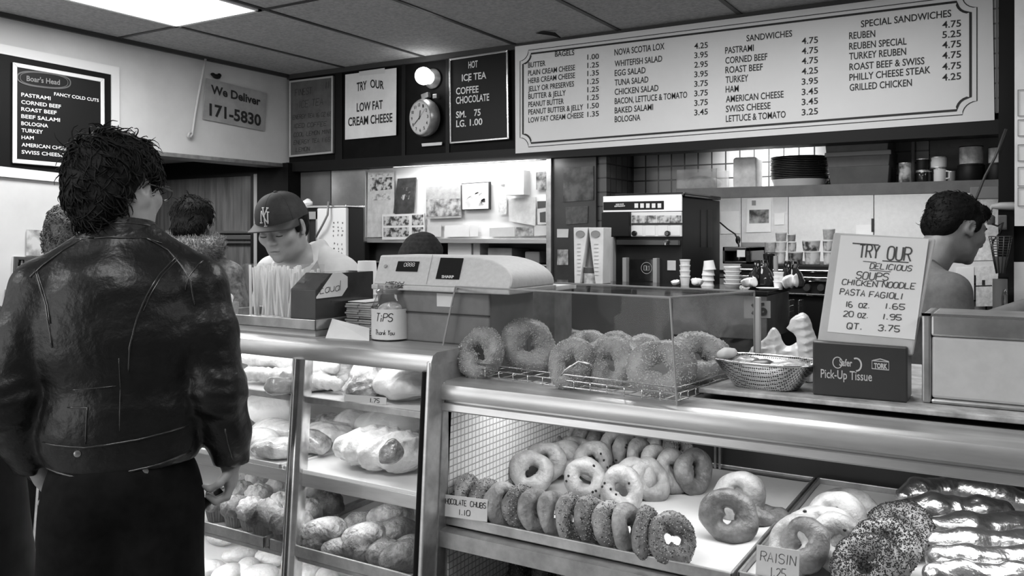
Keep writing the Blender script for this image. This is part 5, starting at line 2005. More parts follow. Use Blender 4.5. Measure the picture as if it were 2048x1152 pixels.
for c in (1401, 1414.5):
    g = G()
    for r in range(26):
        a = px(c, 420 + r * 2.9, X=MX1 + 0.001)
        b = px(c + 9.5, 421.6 + r * 2.9, X=MX1 + 0.001)
        g.box(MX1 - 0.001, MX1 + 0.003, a.y, b.y, b.z, a.z)
    g.build('side_vent', M('vent_black', 0.008, 0.5), t)

# ---- printed cartons and cup stacks on the bench
def bench(u, v=None, Y=3.2): return px(u, 500, Y=Y).x


for (u0, u1, lab, side_) in ((1147, 1176, 'left white printed drink carton beside the coffee machine, narrowing to its foot', -1), (1177, 1207, 'right white printed drink carton touching the coffee machine, narrowing to its foot', 1)):
    x0, x1 = bench(u0), bench(u1)
    zt = px((u0 + u1) / 2, 455, Y=3.2).z
    t = thing('drink_carton', lab, 'carton', ((x0 + x1) / 2, 3.24, BZ), group='printed drink cartons')
    g = G()
    i0 = (x1 - x0) * 0.62
    if side_ < 0: lo = (x0 + 0.004, x1 - i0 * 0.9)
    else: lo = (x0 + i0 * 0.75, x1 - 0.004)
    up = (x0, x1) if side_ < 0 else (x0, x1)
    g.hexa([(lo[0], 3.2, BZ), (lo[1], 3.2, BZ), (lo[1], 3.28, BZ), (lo[0], 3.28, BZ), (up[0], 3.2, zt), (up[1], 3.2, zt), (up[1], 3.28, zt), (up[0], 3.28, zt)])
    g.build('carton_body', M('carton_white', 0.7, 0.45, noise=(7, 0.6, 0.78)), t, bevel=0.002)
    c = px((u0 + u1) / 2 - 1, 468, Y=3.198)
    G().lathe([(0.0, 0), (0.019, 0), (0.019, 0.001)], c, 24, (0, -1, 0), cap=False, sx=1.1, sy=0.75).build('printed_badge', M('badge_grey', 0.25, 0.5), t)
    g = G()
    for k in range(9):
        zz = zt - 0.07 - k * 0.016
        f_ = 0.3
        g.box((x0 + x1) / 2 - 0.012 + side_ * 0.004, (x0 + x1) / 2 + 0.006 + side_ * 0.006, 3.1985, 3.2, zz, zz + 0.003)
    g.build('printed_lines', M('faint_print', 0.5, 0.5), t)
xa_, xb_ = bench(1161), bench(1192)
xc = bench(1176)
zt = px(1176, 470, Y=3.235).z
t = thing('paper_cone', 'dark grey cone shaped display with a pale foot between the two drink cartons', 'display', (xc, 3.25, BZ))
g = G()
zb2 = px(1176, 534, Y=3.25).z
g.lathe([(0.036, 0), (0.006, zt - zb2)], (xc, 3.24, zb2), 4, None)
g.build('grey_cone', M('cone_grey', 0.16, 0.4), t)
G().lathe([(0.036, 0), (0.037, zb2 - 0.02 - BZ), (0.036, zb2 - BZ)], (xc, 3.24, BZ), 24).build('pale_foot', M('foot_print', 0.6, 0.5, noise=(40, 0.35, 0.7)), t, smooth=40)
G().lathe([(0.0375, 0), (0.0378, 0.012), (0.0375, 0.024)], (xc, 3.24, zb2 - 0.024), 24, cap=False).build('dark_band', M('cone_dark', 0.07, 0.4), t, smooth=40)

cup_me = None


def cup_mesh(r, h):
    g = G()
    g.lathe([(0.0, 0.001), (r * 0.74, 0.001), (r * 0.76, 0), (r * 0.97, h - 0.004), (r * 1.04, h - 0.004), (r * 1.04, h), (r * 0.95, h), (r * 0.72, 0.004), (0, 0.004)], (0, 0, 0), 24, cap=False)
    me = bpy.data.meshes.new('paper_cup')
    me.from_pydata(g.v, [], g.f)
    me.materials.append(CUPW)
    me.polygons.foreach_set('use_smooth', [True] * len(me.polygons))
    me.set_sharp_from_angle(angle=rad(40))
    return me


CORD = ['lowest', 'second from below', 'third from below', 'fourth from below', 'fifth from below', 'sixth from below', 'topmost']
for si, (u, wpx, v0, n, lab, Y) in enumerate(((1370, 21, 519, 4, 'narrow cup stack nearest the coffee machine', 3.30), (1415, 25, 521, 4, 'leaning cup stack second from the coffee machine', 3.30),
                                             (1465, 33, 533, 5, 'wide tub stack in the middle of the bench', 3.28), (1557, 20, 544, 3, 'short cup stack right of the glass coffee pot', 3.22))):
    p = px(u, 560, Y=Y)
    d = Y / ray(u, 560).y
    r = wpx * d / FPX / 2
    zt = px(u, v0, Y=Y).z
    step = (zt - BZ) / n
    me = cup_mesh(r, step * (1.5 if si != 2 else 1.05))
    for k in range(n):
        o = bpy.data.objects.new('food_tub' if si == 2 else 'paper_cup', me)
        COL.objects.link(o)
        zz = BZ + k * step * (n - (1.5 if si != 2 else 1.05)) / max(n - 1, 1)
        o.location = (p.x + (0.0015 * k if si == 1 else 0), Y, zz)
        o.rotation_euler = (pi if si == 1 else 0, rad(2 * k if si == 1 and k == n - 1 else 0), k)
        if si == 1: o.location.z += step * 1.5
        tag(o, 'white one, %s in the %s' % (CORD[k] if k < n - 1 else 'topmost', lab), 'cup', 'white cups and tubs on the bench')

f = F(0.01).ell((0, 0, 0.018), (0.034, 0.03, 0.022))
f.post.append(lambda P, o: np.maximum(o + 0.012 * crum(P, 62, 2), -P[:, 2]))
cm = f.mesh(0.004, 'white_cloth')
cm.materials.append(CUPW)
for u, Y, sc, lab in ((1393, 3.22, 0.8, 'crumpled white paper between the two cup stacks'), (1501, 3.2, 1.0, 'crumpled white paper in front of the glass coffee pot'), (1352, 3.25, 0.55, 'small crumpled white paper left of the first cup stack'), (1583, 3.2, 1.0, 'crumpled white paper at the right end of the bench')):
    o = bpy.data.objects.new('crumpled_paper', cm)
    COL.objects.link(o)
    o.location = (px(u, 570, Y=Y).x, Y, BZ)
    o.scale = (sc, sc, sc * (1.35 if u == 1583 else 1))
    o.rotation_euler = (0, 0, u)
    tag(o, lab, 'paper')
g = G().lathe([(0.0, 0), (0.03, 0.001), (0.042, 0.008), (0.04, 0.008), (0.0, 0.003)], (px(1535, 575, Y=3.18).x, 3.18, BZ), 24, cap=False)
g.build('white_saucer', CUPW, smooth=40, label='white saucer lying at the front of the bench', cat='saucer')


def coffee_pot(u, Y, s, lab):
    x = px(u, 560, Y=Y).x
    t = thing('coffee_pot', lab, 'coffee pot', (x, Y, BZ), group='coffee pots')
    G().lathe([(0.05 * s, 0), (0.064 * s, 0.012 * s), (0.066 * s, 0.035 * s), (0.05 * s, 0.075 * s), (0.03 * s, 0.1 * s)], (x, Y, BZ), 28).build('glass_bowl', M('dark_coffee_glass', 0.03, 0.06, spec=0.8), t, smooth=40)
    G().lathe([(0.031 * s, 0), (0.034 * s, 0.012 * s), (0.034 * s, 0.02 * s)], (x, Y, BZ + 0.1 * s), 28, cap=False).build('neck_band', CHROME, t, smooth=40)
    G().lathe([(0.033 * s, 0), (0.03 * s, 0.012 * s), (0.008 * s, 0.016 * s)], (x, Y, BZ + 0.12 * s), 28).build('lid', BLACKG, t, smooth=40)
    G().tube([(x + 0.005 * s, Y - 0.034 * s, BZ + 0.125 * s), (x + 0.008 * s, Y - 0.075 * s, BZ + 0.125 * s), (x + 0.008 * s, Y - 0.088 * s, BZ + 0.09 * s), (x + 0.008 * s, Y - 0.088 * s, BZ + 0.02 * s)], [0.009 * s, 0.012 * s, 0.012 * s, 0.009 * s], 10).build('handle', BLACKG, t, smooth=True)


coffee_pot(1522, 3.31, 0.80, 'glass coffee pot with a thick black handle in the middle of the bench')
coffee_pot(1582, 3.33, 0.78, 'second coffee pot with a black lid at the right of the bench')
x = px(1538, 520, Y=3.42).x
t = thing('pepper_mill', 'tall black pepper mill shape behind the coffee pot', 'mill', (x, 3.42, BZ))
G().lathe([(0.022, 0), (0.024, 0.02), (0.016, 0.05), (0.015, 0.075), (0.022, 0.115), (0.023, 0.128), (0.018, 0.130)], (x, 3.42, BZ), 20).build('mill_body', BLACKG, t, smooth=40)
G().cyl((x + 0.03, 3.42, BZ), (x + 0.024, 3.42, BZ + 0.12), 0.007, 0.011).build('wooden_handle', M('pale_wood', 0.4, 0.5), t, smooth=40)

# ---- stove with chrome trim and the tubs standing on it
SZ0 = 1.352
x0, x1 = px(1480, 560, Y=3.72).x, px(1790, 560, Y=3.72).x
t = thing('cooking_range', 'dark range with chrome trim bars behind the bench', 'stove', ((x0 + x1) / 2, 4.0, 0))
G().box(x0, x1, 3.72, 4.32, 0, SZ0).build('range_body', BLACK, t, bevel=0.004)
for v0, v1 in ((541, 546), (555, 565), (589, 594)):
    a, b, z0, z1 = rect(1580, v0, 1790, v1, 3.71)
    G().box(x0, x1, 3.70, 3.72, z0, z1).build('chrome_bar', CHROME, t, bevel=0.003)
for u in (1615, 1643, 1670):
    c = px(u, 575, Y=3.715)
    G().lathe([(0.016, 0), (0.014, 0.02)], c, 16, (0, -1, 0)).build('knob', M('range_knob', 0.05, 0.3), t, smooth=40)
TUBP = [M_print('tub_print%d' % i, a, b, sc, thr=0.5, soft=0.07) for i, (a, b, sc) in enumerate(((0.05, 0.62, 28), (0.2, 0.72, 20), (0.03, 0.3, 30)))]
CLEARTUB = M('clear_tub', 0.5, 0.2, noise=(40, 0.35, 0.6))
for i, (u0, v0, u1, v1, m, lab) in enumerate((
        (1526.5, 484, 1549.5, 504, CLEARTUB, 'clear lidded tub at the left end of the upper row'), (1548, 465, 1571, 482.6, CLEARTUB, 'clear tub on top of the second column'),
        (1548.5, 483.5, 1571, 502, TUBP[1], 'printed tub in the middle of the second column'), (1549.5, 503, 1569, 526, TUBP[1], 'printed tub at the foot of the second column'),
        (1573, 468, 1589.6, 482.6, TUBP[2], 'small dark tub on top of the third column'), (1574, 483.5, 1591, 503, TUBP[0], 'printed tub in the middle of the third column'),
        (1573, 504, 1603, 526, TUBP[2], 'wide dark printed tub at the foot of the third column'), (1600, 481, 1637, 502, TUBP[0], 'wide printed tub on top of the fourth column'),
        (1605, 503, 1638, 526, TUBP[1], 'wide pale tub at the foot of the fourth column'), (1643, 458, 1668, 479.6, CLEARTUB, 'clear tub on top of the column beside the soup sign'),
        (1643, 480.6, 1666, 502, TUBP[0], 'printed tub in the middle of the column beside the soup sign'), (1644, 503, 1666, 526, TUBP[1], 'printed tub at the foot of the column beside the soup sign'))):
    Y = 3.86
    x0, x1, z0, z1 = rect(u0, v0, u1, v1, Y)
    r = (x1 - x0) / 2
    base = {526: SZ0}.get(v1, z0)
    if v1 == 504: base = SZ0 + 0.05
    t = thing('food_tub', lab, 'tub', ((x0 + x1) / 2, Y + r, base), group='food tubs on the range')
    G().lathe([(r * 0.86, 0), (r * 0.97, z1 - base - 0.005)], ((x0 + x1) / 2, Y + r, base), 22).build('tub_body', m, t, smooth=40)
    G().lathe([(r, 0), (r, 0.004), (r * 0.9, 0.005)], ((x0 + x1) / 2, Y + r, z1 - 0.005), 22).build('lid', WHITE if i % 3 else PAPER_G, t, smooth=40)
x0, x1, z0, z1 = rect(1527, 505, 1549, 527, 3.86)
r = (x1 - x0) / 2
G().lathe([(r * 0.9, 0), (r, 0.05)], ((x0 + x1) / 2, 3.86 + r, SZ0), 22).build('food_tub', TUBP[0], smooth=40, label='tub behind the pepper mill carrying the clear lidded tub', cat='tub', group='food tubs on the range')
# black warmer left of the tubs
x0, x1, z0, z1 = rect(1445, 494, 1500, 535, 3.75)
t = thing('warming_unit', 'open black warming unit with a hanging tag right of the coffee machine', 'appliance', ((x0 + x1) / 2, 3.87, SZ0 - 0.04))
g = G()
g.box(x0, x1, 3.75, 4.0, z1 - 0.02, z1).box(x0, x0 + 0.012, 3.75, 4.0, SZ0, z1).box(x1 - 0.02, x1, 3.75, 4.0, SZ0, z1).box(x0, x1, 3.98, 4.0, SZ0, z1).box(x0, x1, 3.75, 4.0, SZ0, SZ0 + 0.012)
g.build('hood', BLACKG, t, bevel=0.003)
g = G().slab(wall_quad([(1474, 500), (1490, 500), (1490, 514), (1474, 514)], 3.745), NF, 0.002)
g.build('tag', PAPER, t)
a = px(1452, 520, Y=3.80)
G().lathe([(0.025, 0), (0.03, 0.02), (0.03, 0.05), (0.012, 0.06)], (a.x + 0.045, 3.86, SZ0 + 0.012), 20).build('pot', M('warm_steel', 0.5, 0.2, 0.9), t, smooth=40)
x0, x1, z0, z1 = rect(1483, 485, 1546, 525, 4.1)
G().box(x0, x1, 4.1, 4.13, SZ0, z1).build('grey_board', M('grey_board', 0.24, 0.5, noise=(5, 0.2, 0.28)), label='grey board leaning on the wall behind the warming unit', cat='board')
g = G()
pts = [px(1440, 445, Y=4.2), px(1455, 458, Y=4.15), px(1470, 468, Y=4.1), px(1476, 480, Y=4.05), px(1478, 494, Y=4.0)]
g.tube(pts, 0.004, 6)
g.ball(pts[-2], (0.012, 0.012, 0.02))
g.build('lamp_arm', BLACK, smooth=True, label='thin bent black lamp arm above the warming unit', cat='lamp')

# ---- sheets pinned to the pale panels
YP = YB - 0.036
zid = lambda x, y: (x, y)
pinned('paper_sheet', 'white sheet at the left of the pale panels beside the coffee machine', 'paper', [(1441, 423), (1479, 422), (1480, 467), (1442, 468)], PAPER, 0.003, YP, mapf=zid)
t = pinned('photo_poster', 'white poster with a dark photograph on the pale panels', 'poster', [(1495, 398), (1543, 396), (1542, 464), (1493, 465)], PAPER, 0.003, YP,
           parts=[('picture', [(1499, 420), (1538, 419), (1538, 446), (1499, 447)], PHOTO), ('badge', [(1504, 401), (1512, 401), (1512, 411), (1504, 411)], M('badge_grey', 0.25, 0.5))], mapf=zid)
pinned('paper_note', 'small square note right of the photo poster', 'paper', [(1549, 427), (1570, 426), (1569, 449), (1549, 450)], PAPER, 0.003, YP, mapf=zid)
pinned('paper_sheet', 'faint grey list above the small square note', 'paper', [(1546, 395), (1573, 393), (1573, 423), (1547, 424)], PAPER_G, 0.002, YP, mapf=zid)
pinned('paper_note', 'white slip with a pen above the soup sign', 'paper', [(1712, 450), (1746, 449), (1746, 470), (1712, 470)], PAPER, 0.003, YP, parts=[('pen', [(1743, 437), (1748, 437), (1748, 464), (1743, 464)], INK)], mapf=zid)
LINED = M('lined_paper', 0.74, 0.7, noise=(50, 0.55, 0.82))
pinned('order_sheet', 'large written sheet right of the dark haired man in the tee shirt', 'paper', [(1915, 392), (1996, 389), (1997, 520), (1915, 522)], LINED, 0.003, YP, mapf=zid)
pinned('order_sheet', 'white lower sheet beside the chin of the man in the tee shirt', 'paper', [(1912, 536), (1948, 534), (1948, 600), (1912, 602)], PAPER, 0.003, YP, mapf=zid)
pinned('order_sheet', 'lower written sheet with a drawing near the dark post', 'paper', [(1952, 533), (1996, 532), (1996, 612), (1952, 613)], LINED, 0.003, YP, parts=[('drawing', [(1964, 560), (1970, 560), (1970, 570), (1964, 570)], INK), ('ruled_line', [(1951, 571), (1984, 570), (1984, 572), (1951, 573)], INK)], mapf=zid)

# ---- back shelf and everything on it
YF = 4.0
zs = px(1560, 371.5, Y=YF).z
x0, x1 = px(1352, 380, Y=YF).x, px(2030, 370, Y=YF).x
t = thing('back_shelf', 'long grey shelf on the back wall carrying tins and plates', 'shelf', ((x0 + x1) / 2, 4.18, zs - 0.05))
G().box(x0, x1, YF + 0.012, YB, zs - 0.012, zs).box(x0, x1, YF, YF + 0.013, zs - 0.052, zs).build('shelf_board', M('shelf_grey', 0.13, 0.5, noise=(12, 0.11, 0.15)), t, bevel=0.002)


def sx(u, Y=4.08): return px(u, 350, Y=Y).x


def shz(v, u, Y=4.08): return px(u, v, Y=Y).z


# clear box
x0, x1 = sx(1353, 4.05), sx(1433, 4.05)
zt = shz(338, 1400, 4.05)
t = thing('plastic_box', 'clear plastic box of dark goods at the left end of the back shelf', 'box', ((x0 + x1) / 2, 4.15, zs))
g = G()
for b in ((x0, x1, 4.05, 4.053), (x0, x1, 4.247, 4.25), (x0, x0 + .003, 4.05, 4.25), (x1 - .003, x1, 4.05, 4.25)): g.box(*b, zs, zt)
g.box(x0, x1, 4.05, 4.25, zs, zs + 0.003)
g.build('clear_walls', M_glass('box_plastic', 0.8, 0.4, 0.25), t)
f = F(0.02).ell(((x0 + x1) / 2, 4.15, zs + 0.03), ((x1 - x0) * .44, 0.085, 0.04))
f.post.append(lambda P, o: np.maximum(o + 0.01 * wob(P, 60, 4), zs + 0.004 - P[:, 2]))
blob('goods', f, 0.008, M('dark_goods', 0.12, 0.4, noise=(50, 0.03, 0.3)), t)
# square tin
x0, x1 = sx(1466), sx(1512)
zt = shz(314, 1490)
t = thing('square_tin', 'white square tin with printed sides on the back shelf', 'tin', ((x0 + x1) / 2, 4.15, zs))
G().box(x0, x1, 4.08, 4.20, zs, zt - 0.004).build('tin_body', M('tin_white', 0.66, 0.4, noise=(16, 0.5, 0.75)), t, bevel=0.006)
G().box(x0 + 0.006, x1 - 0.006, 4.086, 4.194, zt - 0.006, zt).build('tin_lid', M('crushed_lid', 0.5, 0.35, noise=(40, 0.2, 0.7)), t, bevel=0.003)
# plates
xc = (sx(1526) + sx(1652)) / 2
rp = (sx(1652) - sx(1526)) / 2 * 0.93
yc = 4.06 + rp * 0.98
zt = shz(311, 1588)
zw = shz(357, 1588)
g = G().lathe([(rp * 0.86, 0), (rp * 0.93, (zw - zs) * 0.8), (rp * 0.95, zw - zs)], (xc, yc, zs), 40)
g.build('white_platter', M('platter_white', 0.6, 0.3), smooth=40, label='white platter under the stack of dark plates on the back shelf', cat='platter')
n = 13
st = (zt - zw) / n
g = G().lathe([(0, 0.0), (rp * 0.6, 0.0), (rp * 0.66, st * 0.2), (rp * 0.98, st * 0.55), (rp, st * 0.7), (rp, st * 0.95), (rp * 0.96, st * 0.95), (rp * 0.6, st * 0.45), (0, st * 0.45)], (0, 0, 0), 40, cap=False)
pm = bpy.data.meshes.new('dark_plate')
pm.from_pydata(g.v, [], g.f)
pm.materials.append(M('dark_plastic', 0.035, 0.3))
pm.polygons.foreach_set('use_smooth', [True] * len(pm.polygons))
pm.set_sharp_from_angle(angle=rad(40))
for k in range(n):
    o = bpy.data.objects.new('dark_plate', pm)
    COL.objects.link(o)
    o.location = (xc + 0.002 * sin(k * 2.1), yc, zw + k * st)
    tag(o, 'dark plate, %s' % (ORD[k] + ' from below' if k < n - 1 else 'topmost') + ' in the tall stack on the back shelf', 'plate', 'stack of dark plates')
# cardboard boxes
for k, (u0, v0, u1, v1, m, lab) in enumerate(((1657, 333, 1779, 366, 0.10, 'lowest dark carton of the stack beside the plates'), (1652, 302, 1781, 333, 0.15, 'middle carton of the stack beside the plates'),
                                              (1648, 262, 1779, 302, 0.20, 'open topmost carton of the stack beside the plates'))):
    x0, x1 = sx(u0), sx(u1)
    z0, z1 = shz(v1, 1715), shz(v0, 1715)
    if k == 0: z0 = zs
    t = thing('carton', lab, 'box', ((x0 + x1) / 2, 4.2, z0), group='cardboard cartons on the back shelf')
    g = G()
    g.hexa([(x0 + 0.008, 4.085, z0), (x1 - 0.008, 4.085, z0), (x1 - 0.008, 4.33, z0), (x0 + 0.008, 4.33, z0), (x0, 4.075, z1), (x1, 4.075, z1), (x1, 4.34, z1), (x0, 4.34, z1)])
    g.build('box_body', M('carton%d' % k, m, 0.8, noise=(6, m * 0.8, m * 1.15)), t, bevel=0.003)
    if k == 1:
        G().box(x0 - 0.004, x1 + 0.004, 4.068, 4.08, z1 - 0.022, z1 - 0.002).build('flap', M('flap', 0.26, 0.8), t, bevel=0.003)
# tins, mugs
def tin(name, lab, u0, v0, u1, v1, m, Y=4.08, base=None, handle=False, lid=None):
    x0, x1 = sx(u0, Y), sx(u1, Y)
    r = (x1 - x0) / 2
    z1 = shz(v0, (u0 + u1) / 2, Y)
    z0 = zs if base is None else base
    t = thing(name, lab, name.split('_')[-1], ((x0 + x1) / 2, Y + r, z0))
    c = ((x0 + x1) / 2, Y + r, z0)
    h = z1 - z0
    G().lathe([(r * 0.96, 0), (r, 0.003), (r, h - 0.003), (r * 0.96, h)], c, 28).build('body', m, t, smooth=40)
    g = G()
    for z in (0.002, h - 0.002): g.lathe([(r * 1.02, -0.002), (r * 1.03, 0), (r * 1.02, 0.002)], (c[0], c[1], c[2] + z), 28, cap=False)
    g.build('rim', lid or STEEL, t, smooth=40)
    if handle:
        G().tube([(c[0] + r * .9, c[1] - r * .3, z0 + h * .8), (c[0] + r * 1.5, c[1] - r * .4, z0 + h * .75), (c[0] + r * 1.5, c[1] - r * .4, z0 + h * .3), (c[0] + r * .9, c[1] - r * .3, z0 + h * .25)], 0.004, 8).build('handle', m, t, smooth=True)
    return z1


CANP = M_print('can_print', 0.06, 0.55, 26, thr=0.48, soft=0.1)
MUGP = M_print('mug_print', 0.05, 0.75, 20, thr=0.4, soft=0.03)
tin('picture_can', 'printed can right of the cartons on the back shelf', 1796, 325, 1822, 360, CANP)
z = tin('dark_tin', 'squat dark tin right of the printed can on the back shelf', 1830, 342, 1862, 358, BLACKG, 4.09)
tin('dark_mug', 'black mug on top of the squat dark tin', 1831, 317, 1858, 341, BLACK, 4.095, z + 0.001)
z = tin('patterned_mug', 'lower white patterned mug of the pair on the back shelf', 1866, 336, 1892, 358, MUGP, 4.09, handle=True)
tin('patterned_mug', 'upper white patterned mug of the pair on the back shelf', 1860, 313, 1893, 336, MUGP, 4.085, z + 0.001)
tin('small_jar', 'small dark jar right of the white patterned mugs', 1894, 342, 1911, 358, M('jar_grey', 0.2, 0.3), 4.1)
z = tin('black_bucket', 'black bucket under the banded basket on the back shelf', 1913, 329, 1969, 358, BLACK, 4.07, lid=BLACK)
tin('banded_basket', 'pale basket with dark bands standing on the black bucket', 1917, 291, 1966, 329, M('basket_pale', 0.4, 0.6, noise=(25, 0.25, 0.6)), 4.075, z + 0.001, lid=BLACK)
z = tin('black_bucket', 'second black bucket at the right end of the back shelf', 1972, 327, 2016, 356, BLACK, 4.08, lid=BLACK)
tin('banded_basket', 'glazed pale pot on the second black bucket by the dark post', 1976, 293, 2012, 327, M('pot_pale', 0.5, 0.25, noise=(16, 0.25, 0.7)), 4.085, z + 0.001, lid=BLACK)
# panels of the wall above the shelf
g = G()
for u0, v0, u1, v1, m in ((1790, 255, 1822, 325, 0), (1829, 255, 1858, 320, 0)):
    x0, x1, z0, z1 = rect(u0, v0, u1, v1, YB - 0.005)
    g.box(x0, x1, YB - 0.012, YB, zs, z1 + 0.05)
structure('trim_14', g, M_brick('pale_siding', 0.34, 0.42, 0.15, 0.6, 0.055, 0.004, 0.5))
x0, x1, z0, z1 = rect(1823, 255, 1829, 340, YB - 0.02)
structure('trim_15', G().cyl(((x0 + x1) / 2, YB - 0.03, zs), ((x0 + x1) / 2, YB - 0.03, 2.2), 0.009), M('pale_pipe', 0.4, 0.4), smooth=40)
x0, x1, z0, z1 = rect(1860, 255, 2030, 340, YB - 0.006)
structure('trim_16', G().box(x0, x1, YB - 0.01, YB, zs, 2.25), M('grey_wall_panel', 0.14, 0.5, noise=(9, 0.11, 0.17)))

# ---- fittings beside the right hand post
x0, x1, z0, z1 = rect(1940, 373, 1998, 398, 3.95)
G().box(x0, x1, 3.95, 4.0, z0, z1).build('wall_box', M('grey_fitting', 0.2, 0.4), bevel=0.004, label='grey metal wall box under the right end of the back shelf', cat='box')
g = G().tube([px(2012, 258, Y=3.6), px(1990, 315, Y=3.6), px(1970, 352, Y=3.6), px(1952, 398, Y=3.6), px(1944, 430, Y=3.6)], 0.0045, 8)
g.build('hanging_cable', M('dark_cable', 0.04, 0.4), smooth=True, label='dark cable slanting down from the post behind the tee shirted man', cat='cable')
t = thing('wall_bracket', 'pale bracket arm with a hanging weight fixed to the dark post', 'bracket', px(1990, 412, Y=3.68))
g = G().tube([px(2032, 412, Y=3.68), px(2000, 412, Y=3.68), px(1984, 413, Y=3.68), px(1981, 418, Y=3.68), px(1981, 432, Y=3.68)], [0.016, 0.014, 0.009, 0.007, 0.005], 10)
g.build('arm', M('pale_fitting', 0.5, 0.4), t, smooth=True)
c = px(1982, 440, Y=3.68)
G().lathe([(0.012, -0.018), (0.014, -0.012), (0.014, 0.012), (0.008, 0.018)], c, 16).build('weight', M('weight_dark', 0.10, 0.4), t, smooth=40)
g = G()
pbox(g, 1996, 430, 2014, 460, 3.68, 0.04)
g.build('switch_box', M('switch_grey', 0.12, 0.4), t, bevel=0.004)
g = G().tube([px(1984, 448, Y=3.67), px(1995, 452, Y=3.665), px(2006, 445, Y=3.66), px(2000, 466, Y=3.66), px(1986, 482, Y=3.66), px(1984, 495, Y=3.66), px(1992, 540, Y=3.66)], 0.0035, 8)
g.build('cord', BLACK, t, smooth=True)
c = px(2001, 547, Y=3.64)
t = thing('wire_basket', 'narrow conical wire basket hanging on the dark post', 'basket', c)
g = G()
hb = px(2001, 473, Y=3.64).z - c.z
for k in range(9):
    f_ = 0.45 + 0.55 * k / 8
    r = 0.02 + 0.018 * (k / 8)
    zz = hb * f_
    g.tube([c + Vector((cos(6.283 * i / 16) * r, sin(6.283 * i / 16) * r, zz)) for i in range(16)], 0.002, 5, closed=True)
for i in range(10):
    a = 6.283 * i / 10
    g.tube([c + Vector((cos(a) * 0.014, sin(a) * 0.014, 0)), c + Vector((cos(a) * 0.038, sin(a) * 0.038, hb))], 0.0018, 5)
g.build('wires', M('basket_wire', 0.12, 0.35, 0.6), t, smooth=True)
G().lathe([(0.012, 0.002), (0.024, hb * 0.45)], c, 20).build('inner_cup', M('cup_grey', 0.16, 0.4), t, smooth=40)
t = thing('paper_roll', 'grey roll in a holder low on the dark post', 'roll', px(2000, 610, Y=3.6))
a, b = px(2000, 618, Y=3.6), px(2000, 558, Y=3.6)
G().cyl(a, b, 0.024, n=20).build('roll', M('roll_grey', 0.25, 0.6), t, smooth=40)
G().tube([px(2009, 612, Y=3.57), px(2008, 590, Y=3.57), px(2011, 578, Y=3.57), px(2014, 590, Y=3.57)], 0.004, 6).build('hook', STEEL_B, t, smooth=True)

# ---- white sheets at the very right edge
YE = 3.66
t = thing('side_menu', 'tall white sheet with outlined boxes at the right edge beside the post', 'sign', px(2040, 452, Y=YE))
G().slab(wall_quad([(2029, -30), (2120, -40), (2120, 452), (2029, 452)], YE), NF, 0.006).build('sheet', PAPER, t)
g = G()
for v0, v1 in ((180, 232), (240, 272), (290, 322), (335, 372), (376, 412)):
    q = wall_quad([(2036, v0), (2090, v0 - 2), (2090, v1), (2036, v1)], YE - 0.007)
    g.ribbon(q, 0.004, NF, closed=True)
g.build('box_outline', M('grey_ink', 0.2, 0.6), t)
t = thing('white_sheet', 'white sheet low at the right edge below the boxed sheet', 'paper', px(2040, 640, Y=YE))
G().slab(wall_quad([(2028, 524), (2120, 524), (2120, 680), (2028, 680)], YE), NF, 0.006).build('sheet', PAPER, t)
# ------------------------------------------------------------------ things standing on the bakery case
TZ = ZL_TOP + 0.0005


def top(u, v, z=TZ): return px(u, v, z=z)


# low steel tray stand
a, b = px(455, 661, z=TZ), px(632, 672, z=TZ)
yt = 1.60
xa, xb = px(437, 650, Y=yt).x, px(631, 655, Y=yt).x
zt0, zt1 = px(631, 670, Y=yt).z, px(631, 640, Y=yt).z
t = thing('condiment_tray', 'long low dark steel tray holding the straws and tea bag box', 'tray', ((xa + xb) / 2, yt + 0.11, TZ))
zt0 = TZ + 0.016
zt1 = zt0 + 0.028
g = G()
g.box(xa - 0.1, xb, yt, yt + 0.235, zt0, zt0 + 0.004)
for q in ((xa - 0.1, xb, yt, yt + 0.004), (xa - 0.1, xb, yt + 0.231, yt + 0.235), (xa - 0.1, xa - 0.096, yt, yt + 0.235), (xb - 0.004, xb, yt, yt + 0.235)): g.box(*q, zt0, zt1)
g.build('pan', M('tray_steel', 0.4, 0.3, 0.85, noise=(8, 0.25, 0.5)), t, bevel=0.0015)
G().box(xa + 0.02, xb - 0.012, yt + 0.012, yt + 0.2, TZ, zt0).build('plinth', M('plinth_pale', 0.5, 0.4), t)
TF = zt0 + 0.0045


def ztop(u, v): return px(u, v, Y=yt + 0.03)


# straw box
x0, x1 = px(485, 600, Y=yt + 0.03).x, px(609, 600, Y=yt + 0.03).x
zt = px(485, 527, Y=yt + 0.03).z
zb = TF
t = thing('straw_box', 'clear plastic box packed with white straws on the steel tray', 'box', ((x0 + x1) / 2, yt + 0.065, zb))
g = G()
y0_, y1_ = yt + 0.03, yt + 0.105
for q in ((x0, x1, y0_, y0_ + .003), (x0, x1, y1_ - .003, y1_), (x0, x0 + .003, y0_, y1_), (x1 - .003, x1, y0_, y1_)): g.box(*q, zb, zt)
g.box(x0, x1, y0_, y1_, zb, zb + 0.003)
g.build('clear_walls', M_glass('straw_plastic', 0.97, 0.2, 0.02), t)
rng = random.Random(5)
sm = None
straws = []
for k in range(58):
    xx = x0 + 0.008 + (x1 - x0 - 0.016) * rng.random()
    yy = y0_ + 0.008 + (y1_ - y0_ - 0.016) * rng.random()
    lean = rng.uniform(-0.026, 0.026)
    h = (zt - zb) * rng.uniform(0.86, 0.985)
    x2 = min(max(xx + lean, x0 + 0.007), x1 - 0.007)
    straws.append((xx, yy, x2, h))
straws.sort()
